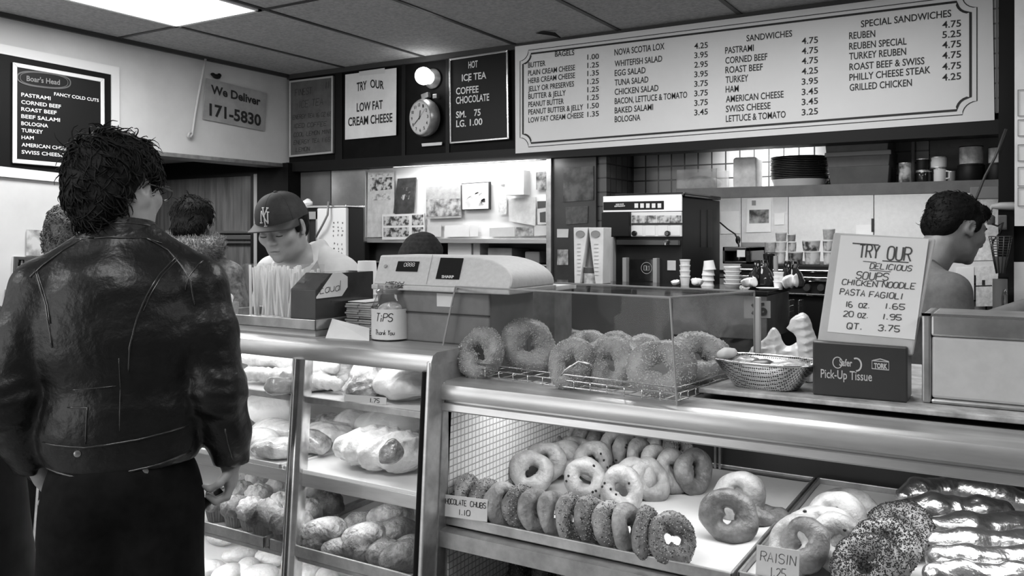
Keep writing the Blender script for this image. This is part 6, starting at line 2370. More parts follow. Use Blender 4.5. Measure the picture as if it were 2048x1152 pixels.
for k, (xx, yy, x2, h) in enumerate(straws):
    g = G().cyl((xx, yy, zb + 0.003), (x2, yy, zb + h), 0.0036, n=8)
    g.build('drinking_straw', CUPW, smooth=50, label='white drinking straw in the clear box on the steel tray', cat='straw', group='white straws in the clear box')
f = F(0.01).ell(((x0 + x1) / 2 - 0.005, y0_ - 0.008, TF + 0.004), ((x1 - x0) * 0.56, 0.018, 0.022))
f.post.append(lambda P, o: np.maximum(o + 0.004 * wob(P, 130, 4) + 0.003 * wob(P, 300, 8), TF - P[:, 2]))
blob('sugar_packets', f, 0.004, M('packets', 0.66, 0.6, noise=(110, 0.35, 0.8)), label='heap of pale sugar packets in front of the straw box', cat='sugar packets')
bpy.data.objects['sugar_packets']['kind'] = 'stuff'

# dark tea bag box with slanted front
ye = yt + 0.01
x0, x1 = px(581, 600, Y=ye).x, px(632, 600, Y=ye).x
z0, z1, z2 = TF, px(605, 579, Y=ye).z, px(632, 546, Y=ye + 0.05).z
x2 = px(726, 590, Y=ye + 0.225).x
t = thing('tea_box', 'black slant fronted box with a pale handwritten tag on the steel tray', 'box', ((x0 + x1) / 2, ye + 0.1, z0))
g = G()
L = 0.225
g.prism([(x0, ye, z0), (x0, ye, z1), (x0, ye + 0.055, z2), (x0, ye + L, z2), (x0, ye + L, z0)], (x1 - x0, 0, 0))
g.build('box_body', M('dark_acrylic', 0.02, 0.14, noise=(3, 0.012, 0.05)), t, bevel=0.002)
q = [Vector((x1 + 0.0008, ye + a * L, z0 + (z2 - z0) * b)) for a, b in ((0.0, 0.58), (0.27, 1.0), (0.42, 1.0), (0.52, 0.92), (0.52, 0.72), (0.42, 0.56), (0.0, 0.55))]
G().prism(q, (0.0012, 0, 0)).build('tag', PAPER_G, t)
g = G()
g.hand('Equal', q[0] + Vector((0.0015, 0.012, 0.008)), q[0] + Vector((0.0015, 0.102, 0.014)), 0.026, (1, 0, 0), w=0.0018, seed=3)
g.build('lettering', INK, t)
# sugar pot with a white knob at the left end
c = px(457, 625, Y=1.66)
t = thing('sugar_pot', 'small clear pot with a white ball lid at the left end of the tray', 'pot', (c.x, 1.66, TF))
zt = px(457, 604, Y=1.66).z
G().lathe([(0.026, 0), (0.028, zt - TF)], (c.x, 1.66, TF), 24).build('pot_body', M('pot_clear', 0.42, 0.15, noise=(20, 0.3, 0.55)), t, smooth=40)
g = G().ball((c.x, 1.66, zt + 0.012), (0.014, 0.014, 0.014)).cyl((c.x, 1.66, zt - 0.002), (c.x, 1.66, zt + 0.006), 0.012)
g.build('ball_lid', CUPW, t, smooth=True)

# stacked napkins
c = px(718, 632, Y=1.72)
for i in range(2):
    for j in range(2):
        g = G()
        zz = TZ + 0.001 + i * 0.041
        xx = px(690 + j * 26, 640, Y=1.70).x
        for k in range(7):
            o_ = 0.002 * sin(k * 1.9 + i + j)
            g.box(xx + o_ + 0.002, xx + 0.046 + o_, 1.70 + o_, 1.83, zz + k * 0.0056, zz + k * 0.0056 + 0.005)
        g.build('napkin_stack', M('napkin', 0.36, 0.8, noise=(40, 0.3, 0.42)), bevel=0.0015, label='%s %s bundle of napkins between the tea box and the tip jar' % (('lower', 'upper')[i], ('left', 'right')[j]), cat='napkins', group='napkin bundles')
G().box(px(706, 600, Y=1.74).x, px(742, 600, Y=1.74).x, 1.72, 1.84, TZ + 0.083, TZ + 0.0845).build('loose_napkin', PAPER, label='single white napkin on top of the napkin bundles', cat='napkin')

# folded white card in front of the napkins
p = [px(u, v, z=TZ) for u, v in ((651, 676), (738, 682))]
ap = [px(664, 638, Y=p[0].y + 0.05), px(738, 657, Y=p[1].y + 0.045)]
g = G()
d = Vector((0, 0.001, 0.001))
g.hexa([p[0], p[1], p[1] + d, p[0] + d, ap[0], ap[1], ap[1] + d, ap[0] + d])
g.build('folded_card', PAPER, label='blank white folded card leaning in front of the napkins', cat='card')

# tip jar
c = px(778, 684, z=TZ)
c.y += 0.045
rj = 0.0465
xj = px(781, 650, Y=c.y).x
t = thing('tip_jar', 'glass jar with a handwritten tips label beside the cash register', 'jar', (xj, c.y, TZ))
zs_ = px(778, 618, Y=c.y - rj).z
zr = px(778, 585, Y=c.y - rj).z
G().lathe([(rj * 0.9, 0), (rj, 0.006), (rj, zs_ - TZ), (rj * 0.96, zs_ - TZ + 0.006), (rj * 0.72, zr - TZ - 0.008), (rj * 0.70, zr - TZ), (rj * 0.66, zr - TZ)], (xj, c.y, TZ), 36, cap=False).build('glass_jar', M_glass('jar_glass', 0.9, 0.7), t, smooth=40)
g = G().lathe([(rj * 0.74, 0), (rj * 0.78, 0.003), (rj * 0.78, 0.008), (rj * 0.70, 0.011), (rj * 0.70, 0.022), (rj * 0.66, 0.022), (rj * 0.66, 0)], (xj, c.y, zr - 0.006), 36, cap=False)
g.build('rim', M_glass('rim_glass', 0.75, 0.9, 0.15), t, smooth=40)
lab_h = zs_ - TZ - 0.006
G().grid(lambda a, b: (xj + (rj + 0.0012) * sin(-1.9 + 3.8 * a), c.y - (rj + 0.0012) * cos(-1.9 + 3.8 * a), TZ + 0.004 + lab_h * b), 40, 3).build('label', M('label_paper', 0.66, 0.6, noise=(8, 0.6, 0.7)), t, smooth=True)
g = G()
for body, a0, a1, zz, hh, w in (('TiPS', -0.30, 0.62, 0.60, 0.26, 0.0019), ('Thank', -0.34, 0.30, 0.16, 0.16, 0.0013), ('You', 0.38, 0.72, 0.16, 0.16, 0.0013)):
    g2 = G()
    g2.hand(body, (0, 0, 0), (1, 0, 0), 1, (0, -1, 0), w=0.0, seed=2)
    # re-lay the strokes round the jar
    n = len(g2.v) // 2
    pts = []
    g3 = G()
    gg = G()
    gg.hand(body, (0, 0, TZ + 0.004 + lab_h * zz), ((a1 - a0) * rj, 0, TZ + 0.004 + lab_h * zz), lab_h * hh, (0, -1, 0), w=w, seed=2, slant=0.25)
    off = 0.15
    g.add([(xj + (rj + 0.002) * sin(a0 + off + v[0] / rj), c.y - (rj + 0.002) * cos(a0 + off + v[0] / rj), v[2]) for v in gg.v], gg.f)
g.build('lettering', INK, t)
f = F(0.01).ell((xj, c.y, TZ + lab_h + 0.0), (rj * 0.7, rj * 0.7, 0.02))
f.post.append(lambda P, o: o + 0.006 * wob(P, 110, 4))
blob('banknotes', f, 0.005, M('notes', 0.5, 0.7, noise=(60, 0.3, 0.65)), t)

# stack of paper cups behind the tea box and register
g = G()
x = px(734, 580, Y=1.93).x
me = cup_mesh(0.035, 0.10)
zc0 = TZ
for k in range(7):
    o = bpy.data.objects.new('paper_cup', me)
    COL.objects.link(o)
    o.location = (x, 1.93, zc0 + 0.1 + 0.0142 * k)
    o.rotation_euler = (pi, 0, k)
    tag(o, 'upturned white cup, %s in the stack left of the cash register' % (CORD[k]), 'cup', 'cup stack at the register')

# cash register
yr = 1.662
x0, x1 = px(742, 600, Y=yr).x, px(1020, 600, Y=2.02).x
xl = px(746, 592, Y=yr).x
zt = px(800, 510, Y=yr + 0.1).z
zband0, zband1 = px(742, 578, Y=yr).z, px(742, 568, Y=yr).z
xr_ = px(1018, 575, Y=yr).x
t = thing('cash_register', 'large beige cash register with a sloped customer display on the bakery case', 'cash register', ((xl + xr_) / 2, yr + 0.15, TZ))
D = 0.22
G().box(xl + 0.004, xr_ - 0.06, yr + 0.012, yr + D, TZ, zband0).build('drawer_body', M('register_dark', 0.16, 0.45, noise=(20, 0.14, 0.18)), t, bevel=0.004)
zg = px(800, 622, Y=yr + 0.012).z
G().box(xl + 0.003, xr_ - 0.059, yr + 0.008, yr + 0.012, zg - 0.0015, zg + 0.0015).build('drawer_gap', INK, t)
G().box(xl - 0.004, xr_ + 0.003, yr - 0.003, yr + D + 0.005, zband0, zband1).build('waist_band', M('register_beige', 0.52, 0.5, noise=(90, 0.48, 0.55)), t, bevel=0.003)
g = G()
n = 10
xt0 = px(763, 510, Y=yr + 0.06).x
P0, P1 = [], []
prof = [(xl, zband1), (xt0, zt)]
xk = px(938, 511, Y=yr + 0.06).x
for k in range(n + 1):
    a = pi / 2 * k / n
    prof.append((xk + (xr_ - xk) * sin(a), zband1 + (zt - zband1) * (0.12 + 0.88 * cos(a))))
prof.append((xr_, zband1))
m = len(prof)
fr = [(x, yr + 0.055 * (z - zband1) / (zt - zband1), z) for x, z in prof]
bk = [(x, yr + D, z) for x, z in prof]
g.add(fr + bk, [tuple(range(m)), tuple(range(m, 2 * m))[::-1]] + [(i, m + i, m + (i + 1) % m, (i + 1) % m) for i in range(m)])
hood = g.build('hood', MATS['register_beige'], t, 35, bevel=0.004)
nrm = Vector((0, -(zt - zband1), 0.055)).normalized()


def hoodpt(u, v, lift=0.001):
    """point of the hood's sloping face seen at a pixel"""
    r = ray(u, v)
    o = Vector((0, yr, zband1))
    d = (o - Vector((0, 0, H))).dot(nrm) / r.dot(nrm)
    return Vector((0, 0, H)) + r * d + nrm * lift


def zreg(x, y): return (640 + x / 4.876, 490 + y / 4.876)


for nm, cs, m in (('black_display', [(766, 162), (972, 165), (950, 263), (740, 258)], BLACKG), ('brand_plate', [(1180, 128), (1402, 133), (1357, 340), (1130, 333)], BLACKG)):
    q = [hoodpt(*zreg(*c)) for c in cs]
    G().slab([p + nrm * 0.001 for p in q], nrm, 0.002).build(nm, m, t)
g = G()
a, b = hoodpt(*zreg(1190, 326), 0.0025), hoodpt(*zreg(1310, 328), 0.0025)
g.text('SHARP', a, b, 0.0085, up=(hoodpt(*zreg(1190, 300)) - hoodpt(*zreg(1190, 326))).normalized(), bold=0.04)
a, b = hoodpt(*zreg(822, 214), 0.0025), hoodpt(*zreg(925, 214), 0.0025)
g.hand('0888', a, b, 0.012, nrm, (hoodpt(*zreg(1190, 300)) - hoodpt(*zreg(1190, 326))).normalized(), w=0.0014)
g.build('lettering', M('grey_letters2', 0.55, 0.5), t)
q = [hoodpt(*zreg(*c), 0.0006) for c in ((1100, 95), (1038, 385))]
G().ribbon(q, 0.0016, nrm).build('seam', M('seam_grey', 0.25, 0.6), t)
c = hoodpt(*zreg(644, 212), 0.0)
G().lathe([(0.005, 0), (0.005, 0.004)], c, 14, nrm).build('key_switch', STEEL_D, t)
q = wall_quad([zreg(1138, 470), zreg(1300, 480), zreg(1290, 605), zreg(1140, 598)], yr + 0.011)
G().slab(q, NF, 0.001).build('sticker', PAPER_G, t)
p = [zreg(635, 378), zreg(690, 350), zreg(740, 372), zreg(815, 375)]
g = G()
for k, (body, a, b, h) in enumerate((('MENU', (640, 380), (815, 378), 22), ('PLEASE', (630, 422), (810, 418), 26))):
    g.hand(body, px(*zreg(*a), Y=yr - 0.004), px(*zreg(*b), Y=yr - 0.004), h / 4.876 * 1.95 / FPX, NF, w=0.002, seed=k)
g.build('scribble', INK, t)
# paper pad on the case right of the register and a roll of bags
p0 = px(1030, 575, Y=2.0)
g = G().box(px(1018, 575, Y=1.98).x, px(1112, 575, Y=1.98).x, 1.98, 2.10, px(1060, 580, Y=1.98).z, px(1060, 570, Y=1.98).z)
g.build('receipt_pad', PAPER, bevel=0.002, label='flat white pad lying behind the plastic bagel case right of the register', cat='paper')
zpad = px(1060, 580, Y=1.98).z
G().box(px(1018, 575, Y=1.98).x + 0.01, px(1112, 575, Y=1.98).x - 0.01, 1.99, 2.09, ZR + 0.001, zpad).build('pad_stand', STEEL_D, label='dull steel stand under the flat white pad', cat='stand')
f = F(0.01).chain([(0, 0, 0.012), (0.004, 0, 0.06), (0.008, 0, 0.105)], [0.016, 0.018, 0.014])
f.post.append(lambda P, o: o + 0.006 * crum(P, 90, 4))
p = px(893, 690, Y=1.72)
me = f.mesh(0.004, 'bag_bundle', smooth=0)
me.materials.append(BAG)
o = bpy.data.objects.new('bag_bundle', me)
COL.objects.link(o)
o.location = (px(890, 650, Y=1.74).x + 0.005, 1.74, ZR + 0.001)
o.scale = (0.8, 0.9, 1.05)
tag(o, 'twisted white plastic bag wedged left of the plastic bagel case', 'bag')

# ------------------------------------------------------------------ plastic case with the sesame bagels
ZB, ZTP = 1.152, 1.358
fl, frt = px(874, 746, z=ZB), px(1354, 812, z=ZB)
br, bl = px(1500, 742, z=ZB), px(1098, 690, z=ZB)
dirx = (frt - fl).normalized()
diry = Vector((-dirx.y, dirx.x, 0))
br = frt + diry * 0.29 + dirx * 0.035
bl = fl + diry * 0.29 + dirx * 0.05
tfl, tfr = px(912, 585, d=(fl - Vector((0, 0, ZB))).length * 0 + px(912, 585, Y=fl.y + 0.03).length and 1.0) if False else None, None
tfl = px(911, 584, Y=fl.y + 0.015)
tfr = px(1340, 594, Y=frt.y + 0.02)
tfl.z = tfr.z = ZTP
tbr, tbl = br + Vector((0, 0, ZTP - ZB)), bl + Vector((0, 0, ZTP - ZB))
cen = (fl + frt + br + bl) / 4
t = thing('plastic_bagel_case', 'clear plastic case full of sesame bagels on top of the steel rail', 'display case', cen)
PLEX = M_glass('plexiglass', 0.95, 0.10, 0.006, 0.010)


def pane(name, q, m=PLEX, th=0.003):
    n = (q[1] - q[0]).cross(q[3] - q[0]).normalized()
    return G().slab(q, n, th).build(name, m, t)


pane('front_pane', [fl, frt, tfr, tfl])
pane('right_pane', [frt, br, tbr, tfr])
pane('left_pane', [bl, fl, tfl, tbl])
pane('back_pane', [br, bl, tbl, tbr])
pane('top_pane', [tfl, tfr, tbr, tbl])
g = G()
PE = M('plastic_edge', 0.30, 0.2)
for a, b in ((frt, tfr), (tfl, tfr), (tfr, tbr), (fl, tfl), (tbr, br), (tbl, tbr)): g.tube([a, b], 0.0022, 6)
g.build('glued_edge', PE, t)
e = (br - frt).normalized()
g = G()
g.hexa([br, br + dirx * 0.012, br + dirx * 0.012 + diry * 0.01, br + diry * 0.01] + [p + Vector((0, 0, ZTP - ZB - 0.012)) for p in (br, br + dirx * 0.012, br + dirx * 0.012 + diry * 0.01, br + diry * 0.01)])
g.build('end_strip', M('pale_plastic', 0.5, 0.3), t, bevel=0.002)
t2 = thing('wire_rack', 'chrome wire rack under the sesame bagels in the plastic case', 'rack', cen)
g = G()
WIRE = M('rack_wire', 0.7, 0.2, 1.0)
for k, zz in ((0, 0.006), (0, 0.020), (0.0, 0.032)):
    a, b = fl + dirx * 0.012 + diry * 0.01, frt - dirx * 0.008 + diry * 0.01
    g.tube([a + Vector((0, 0, zz)), b + Vector((0, 0, zz)), b + diry * 0.25 + Vector((0, 0, zz))], 0.0017, 6)
L = (frt - fl).length - 0.02
for k in range(15):
    a = fl + dirx * (0.02 + L * k / 15) + diry * 0.0085
    g.tube([a + Vector((0, 0, 0.003)), a + Vector((0, 0, 0.022))], 0.0014, 5)
    g.tube([a + Vector((0, 0, 0.005)), a + diry * 0.25 + Vector((0, 0, 0.005))], 0.0014, 5)
for k in range(7):
    a = frt - dirx * 0.008 + diry * (0.03 + 0.033 * k)
    g.tube([a + Vector((0, 0, 0.003)), a + Vector((0, 0, 0.022))], 0.0014, 5)
g.build('wires', WIRE, t2, smooth=True)
pts = [px(u, v, Y=1.60) for u, v in ((1113, 758), (1130, 740), (1158, 722), (1175, 727), (1183, 730))]
G().tube(pts, [0.0018, 0.0022, 0.0028, 0.0022, 0.0016], 6).build('tongs_wire', WIRE, smooth=True, label='thin bent wire hook between the third and fourth sesame bagels', cat='hook')

# ------------------------------------------------------------------ on the serving ledge
LZ = 1.1705
# perforated steel basket
c = (px(1450, 780, z=LZ) + px(1592, 782, z=LZ)) / 2
c.y += 0.045
Rb, Rt, hb = 0.066, 0.105, 0.055


def rr(a, r, sq=0.55, asp=0.66):
    ca, sa = cos(a), sin(a)
    f_ = (abs(ca) ** 4 + abs(sa) ** 4) ** -0.25
    k = r * (1 + (f_ - 1) * sq)
    return k * ca, k * sa * asp


t = thing('steel_basket', 'oval perforated steel basket with wrapped packets beside the tissue box', 'basket', (c.x, c.y, LZ), rz=rad(-6))
m = M('perforated_steel', 0.7, 0.28, 0.95)
nt = m.node_tree
vo = nt.nodes.new('ShaderNodeTexVoronoi')
vo.inputs['Scale'].default_value = 230
vo.inputs['Randomness'].default_value = 0.15
tc = nt.nodes.new('ShaderNodeTexCoord')
nt.links.new(tc.outputs['Object'], vo.inputs['Vector'])
cr = nt.nodes.new('ShaderNodeValToRGB')
cr.color_ramp.elements[0].position = 0.36
cr.color_ramp.elements[1].position = 0.44
cr.color_ramp.elements[0].color = (0.05, 0.05, 0.05, 1)
cr.color_ramp.elements[1].color = (0.75, 0.75, 0.75, 1)
nt.links.new(vo.outputs['Distance'], cr.inputs[0])
nt.links.new(cr.outputs[0], nt.nodes['Principled BSDF'].inputs['Base Color'])
prof = [(0.0, 0.0), (Rb * 0.9, 0.0), (Rb, 0.004), (Rb + (Rt - Rb) * 0.6, hb * 0.6), (Rt, hb), (Rt + 0.003, hb + 0.001)]
q = world_of(t)


def bas(a, b, inner=0.0):
    k = b * (len(prof) - 1)
    i = min(int(k), len(prof) - 2)
    f_ = k - i
    r = prof[i][0] * (1 - f_) + prof[i + 1][0] * f_ - inner
    z = prof[i][1] * (1 - f_) + prof[i + 1][1] * f_ + inner * 0.6
    x, y = rr(2 * pi * a, max(r, 0.0001))
    return q @ Vector((x, y, z))


g = G().grid(bas, 64, 26, wrapu=True).grid(lambda a, b: bas(a, b, 0.0015), 64, 26, wrapu=True)
g.build('bowl', m, t, smooth=True)
G().tube([q @ Vector((*rr(2 * pi * k / 64, Rt + 0.002), hb + 0.001)) for k in range(64)], 0.002, 6, closed=True).build('rim', CHROME, t, smooth=True)
rng = random.Random(3)
for k, (dx, dy, sx_, sy_, mm, lab, nm) in enumerate(((-0.045, 0.0, 0.032, 0.024, WRAPD, 'dark film wrapped packet at the left inside the steel basket', 'wrapped_packet'), (0.045, 0.005, 0.045, 0.03, WRAPC, 'clear wrapped pale packet at the right inside the steel basket', 'wrapped_packet'),
                                                      (0.0, -0.012, 0.03, 0.02, M('packet_dark', 0.08, 0.3), 'small dark packet in the middle of the steel basket', 'wrapped_packet'), (-0.078, -0.012, 0.03, 0.016, PAPER, 'white napkin hanging over the left rim of the steel basket', 'paper_napkin'))):
    p = q @ Vector((dx, dy, hb - (0.02 if k < 3 else 0.004)))
    lump(nm, lab, 'packet' if k < 3 else 'napkin', p, (sx_, sy_, 0.012), mm, 0.4 * k, 60 + k, 0.004, h=0.004)
# crumpled white bags behind
for u, v, Y, r, hgt, lab in ((1555, 726, 1.90, 0.06, 0.085, 'spiky crumpled white paper bag behind the steel basket'), (1618, 715, 1.86, 0.024, 0.115, 'white paper neck sticking up between the basket and the tissue box')):
    p = px(u, v, Y=Y)
    f = F(0.015).ell((0, 0, hgt * 0.4), (r, r * 0.7, hgt * 0.5))
    if r > 0.04: f.ell((-0.005, 0, hgt * 0.85), (0.018, 0.018, 0.028)).ell((0.04, 0, hgt * 0.45), (0.03, 0.02, 0.03)).ell((-0.05, 0, 0.02), (0.03, 0.02, 0.025))
    else: f.cone((0, 0, hgt * 0.8), (-0.012, 0, hgt * 1.05), 0.02, 0.016).cone((-0.012, 0, hgt * 1.05), (-0.035, 0, hgt * 0.98), 0.014, 0.006)
    f.post.append(lambda P, o: np.maximum(o + 0.009 * crum(P, 65, 3), -P[:, 2]))
    me = f.mesh(0.004, 'crumpled_bag', smooth=0)
    me.materials.append(BAG)
    o = bpy.data.objects.new('crumpled_bag', me)
    COL.objects.link(o)
    o.location = (p.x, Y, LZ)
    tag(o, lab, 'bag')

# pick-up tissue box with the soup sign
f0, f1 = px(1625, 789, z=LZ), px(1815, 806, z=LZ)
ex = (f1 - f0)
w = ex.length
ex.normalize()
ey = Vector((-ex.y, ex.x, 0))
U = Vector((0, 0, 1))
hT = px(1630, 682, Y=f0.y).z - LZ
dT = 0.085
t = thing('tissue_box', 'dark pick-up tissue box on the serving ledge holding up the soup sign', 'box', (f0 + f1) / 2)
g = G()
th = 0.003
P = lambda a, b, c: f0 + ex * (w * a) + ey * (dT * b) + U * (hT * c)
g.hexa([P(0, 0, 0), P(1, 0, 0), P(1, 1, 0), P(0, 1, 0), P(0, 0, 1), P(1, 0, 0.985), P(1, 1, 0.985), P(0, 1, 1)])
g.build('box_body', M('tissue_box_dark', 0.035, 0.35, noise=(4, 0.028, 0.045)), t, bevel=0.003)
g = G()
nb = -ey * 0.0008
zt5 = lambda x, y: px(1560 + x / 2.0205, 250 + y / 2.0205, Y=f0.y - 0.001)


def onbox(x, y):
    r = ray(1560 + x / 2.0205, 250 + y / 2.0205)
    d = (f0 - Vector((0, 0, H))).dot(ey) / r.dot(ey)
    return Vector((0, 0, H)) + r * d - ey * 0.001


a, b = onbox(165, 1020), onbox(372, 1035)
g.text('Pick-Up Tissue', a, b, 0.0165, bold=0.01)
a, b = onbox(240, 972), onbox(292, 976)
g.text('Safer', a, b, 0.0135, bold=0.02)
a, b = onbox(375, 984), onbox(440, 988)
g.build('lettering', M('box_letters', 0.55, 0.5), t)
g = G()
c = onbox(233, 960)
g.ribbon([c + ex * (cos(6.283 * k / 24) * 0.0085) + U * (sin(6.283 * k / 24) * 0.0105) for k in range(24)], 0.0018, -ey, closed=True)
c = onbox(308, 968)
g.ribbon([c + ex * (cos(-1.6 + 3.6 * k / 14) * 0.009) + U * (sin(-1.6 + 3.6 * k / 14) * 0.012) for k in range(15)], 0.003, -ey)
q4 = [onbox(372, 952), onbox(440, 958), onbox(440, 990), onbox(372, 984)]
g.ribbon(q4, 0.0018, -ey, closed=True)
g.ribbon([onbox(376, 951), onbox(405, 945), onbox(440, 956)], 0.002, -ey)
g.build('emblem', M('box_letters', 0.55, 0.5), t)
g = G()
g.text('TORK', onbox(380, 981), onbox(434, 985), 0.0095, bold=0.05)
g.build('brand_lettering', M('box_letters', 0.55, 0.5), t)

# soup sign: grey board standing in the box, white sheet taped on it
b0 = P(0.06, 0.28, 1.0)
b1 = P(1.03, 0.28, 0.985)
tl, tr = px(1667, 464, Y=f0.y + 0.095), px(1871, 476, Y=f0.y + 0.093)
b0 = px(1634, 682, Y=f0.y + 0.02)
b1 = px(1829, 688, Y=f0.y + 0.018)
b0 -= (tl - b0) * 0.1
b1 -= (tr - b1) * 0.1
n = (b1 - b0).cross(tl - b0).normalized()
n = n if n.y < 0 else -n
t = thing('soup_sign', 'grey board with a handwritten soup sign standing in the dark tissue box', 'sign', (b0 + b1) / 2)
G().slab([tl, tr, b1, b0], n, 0.012).build('backing_board', M('grey_card_board', 0.48, 0.6, noise=(9, 0.43, 0.52)), t, bevel=0.004)


def onsign(x, y, lift=0.0012):
    r = ray(1560 + x / 2.0205, 250 + y / 2.0205)
    d = (tl - Vector((0, 0, H))).dot(n) / r.dot(n)
    return Vector((0, 0, H)) + r * d + n * lift


G().slab([onsign(246, 446), onsign(601, 462), onsign(545, 868), onsign(192, 836)], n, 0.001).build('paper_sheet', M('sign_paper', 0.74, 0.65, noise=(3, 0.70, 0.77)), t)
g = G()
for body, a, b, h, w_, sl in (('TRY', (318, 536), (398, 542), 52, 0.0028, 0.12), ('OUR', (432, 544), (528, 552), 54, 0.0028, 0.12), ('DELICIOUS', (363, 581), (530, 592), 22, 0.0016, 0.25),
                              ('SOUPS', (306, 622), (436, 630), 29, 0.0018, 0.2), ('CHICKEN', (250, 645), (392, 656), 22, 0.0017, 0.2), ('NOODLE', (412, 657), (545, 664), 23, 0.0017, 0.2),
                              ('PASTA', (242, 686), (342, 694), 24, 0.0017, 0.2), ('FAGIOLI', (360, 696), (494, 705), 23, 0.0017, 0.2), ('16', (266, 735), (292, 738), 22, 0.0017, 0.1), ('OZ.', (318, 739), (362, 742), 18, 0.0017, 0.1),
                              ('1.65', (424, 743), (503, 748), 22, 0.0017, 0.1), ('20', (256, 774), (296, 777), 22, 0.0017, 0.1), ('OZ.', (314, 779), (356, 782), 18, 0.0017, 0.1), ('1.95', (414, 786), (490, 790), 22, 0.0017, 0.1),
                              ('QT.', (270, 824), (332, 829), 24, 0.0018, 0.1), ('3.75', (396, 832), (482, 838), 24, 0.0018, 0.1)):
    p0, p1 = onsign(*a, 0.0022), onsign(*b, 0.0022)
    up = (onsign(a[0] + 2, a[1] - 40, 0.0022) - p0).normalized()
    g.hand(body, p0, p1, (onsign(a[0], a[1] - h, 0.0022) - p0).length, n, up, w=w_, seed=len(body) + a[1], slant=sl)
for a, b, w_ in (((294, 479), (400, 487), 0.0026), ((414, 550), (520, 557), 0.002), ((336, 552), (390, 557), 0.0014), ((362, 588), (448, 594), 0.0012), ((388, 631), (424, 633), 0.0016)):
    g.ribbon([onsign(*a, 0.0022), onsign(*b, 0.0022)], w_, n)
g.build('handwriting', M('marker_ink', 0.045, 0.6), t)

# steel framed panel at the right
a0 = px(1843, 806, z=LZ)
YW = a0.y + 0.004
zt = px(1846, 628, Y=YW).z
X1 = 0.42
t = thing('steel_dispenser', 'wide steel framed cabinet with a pale front panel at the right end of the ledge', 'cabinet', (0.1, YW + 0.06, LZ))
x0 = a0.x
g = G()
xi, zi, zj = px(1862, 700, Y=YW).x, px(1862, 672, Y=YW).z, px(1862, 797, Y=YW).z
fw = 0.001
g.box(x0, xi, YW, YW + 0.16, LZ, zt).box(xi, X1, YW, YW + 0.16, zi, zt).box(xi, X1, YW, YW + 0.16, LZ, zj).box(xi, X1, YW + 0.02, YW + 0.16, zj, zi)
g.build('steel_frame', M('frame_steel', 0.5, 0.36, 0.85, noise=(7, 0.32, 0.6)), t, bevel=0.004)
G().box(xi, X1, YW + 0.004, YW + 0.02, zj, zi).build('pale_panel', M('panel_pale', 0.58, 0.5, noise=(40, 0.55, 0.6)), t, bevel=0.006)
g = G()
g.box(x0 - 0.001, xi, YW - 0.001, YW + 0.002, zt - 0.004, zt + 0.0015).box(x0, X1, YW - 0.001, YW + 0.002, zt - 0.003, zt + 0.0015)
g.build('bright_edge', STEEL_B, t)
# ------------------------------------------------------------------ people (each in its own frame: +Y ahead, +X to the right, Z up)
def V3(*a): return np.array(a, float)


def head_prims(f, c, R, s=1.0, face=True, k=0.014):
    """skull, face and ears of a head centred at c, turned by matrix R (+Y = face)"""
    c = np.array(c, float)
    Rm = np.array(R)
    eu = Matrix(R).to_euler()
    w = lambda *p: c + Rm @ (np.array(p) * s)

    def el(p, r, rot=(0, 0, 0), kk=k, cut=False):
        m = (Matrix(R) @ Euler(rot).to_matrix()).to_euler()
        (f.cut if cut else f.ell)(w(*p), np.array(r) * s, m, kk)
    el((0, -0.014, 0.030), (0.074, 0.093, 0.082), kk=0.02)
    el((0, 0.030, -0.028), (0.060, 0.060, 0.080), kk=0.03)
    el((0, 0.036, -0.074), (0.046, 0.046, 0.036), kk=0.025)
    for x in (-1, 1): el((0.042 * x, 0.014, -0.066), (0.018, 0.03, 0.026), kk=0.02)
    if face:
        el((0, 0.078, -0.094), (0.017, 0.013, 0.013), kk=0.018)
        f.cone(w(-0.034, 0.073, 0.020), w(0.034, 0.073, 0.020), 0.011 * s, 0.011 * s, 0.012)
        f.cone(w(0, 0.084, 0.012), w(0, 0.106, -0.026), 0.007 * s, 0.011 * s, 0.009)
        for x in (-1, 1):
            el((0.011 * x, 0.095, -0.031), (0.008, 0.010, 0.007), kk=0.006)
            el((0.042 * x, 0.058, -0.022), (0.022, 0.024, 0.020), kk=0.02)
            el((0.031 * x, 0.091, 0.000), (0.017, 0.013, 0.009), kk=0.01, cut=True)
            el((0.031 * x, 0.0755, -0.001), (0.0135, 0.0125, 0.0105), kk=0.003)
        el((0, 0.086, -0.056), (0.021, 0.010, 0.0058), kk=0.006)
        el((0, 0.084, -0.066), (0.018, 0.010, 0.0065), kk=0.006)
        el((0, 0.099, -0.0608), (0.020, 0.010, 0.0013), kk=0.002, cut=True)
    for x in (-1, 1):
        el((0.074 * x, -0.006, -0.006), (0.007, 0.017, 0.027), (rad(-12), 0, rad(16) * -x), 0.006)
        el((0.080 * x, -0.003, -0.004), (0.005, 0.009, 0.016), (rad(-12), 0, rad(16) * -x), 0.004, cut=True)
        el((0.074 * x, 0.004, -0.028), (0.006, 0.009, 0.009), kk=0.006)
    return w


def person(label, f, loc, rz, h=0.012, fine=(), mat=None, smooth=1):
    me = f.mesh(h, 'person', None, smooth, fine)
    me.materials.append(mat or SKIN)
    o = bpy.data.objects.new('person', me)
    COL.objects.link(o)
    o.location = loc
    o.rotation_euler = (0, 0, rz)
    o['local'] = 1
    return tag(o, label, 'person')


def box3(c, r): return (np.array(c) - r, np.array(c) + r)


def garment(name, f, par, mat, h=0.008, smooth=1, fine=(), label=None):
    me = f.mesh(h, name, None, smooth, fine)
    me.materials.append(mat)
    return put(name, me, par, label=label)


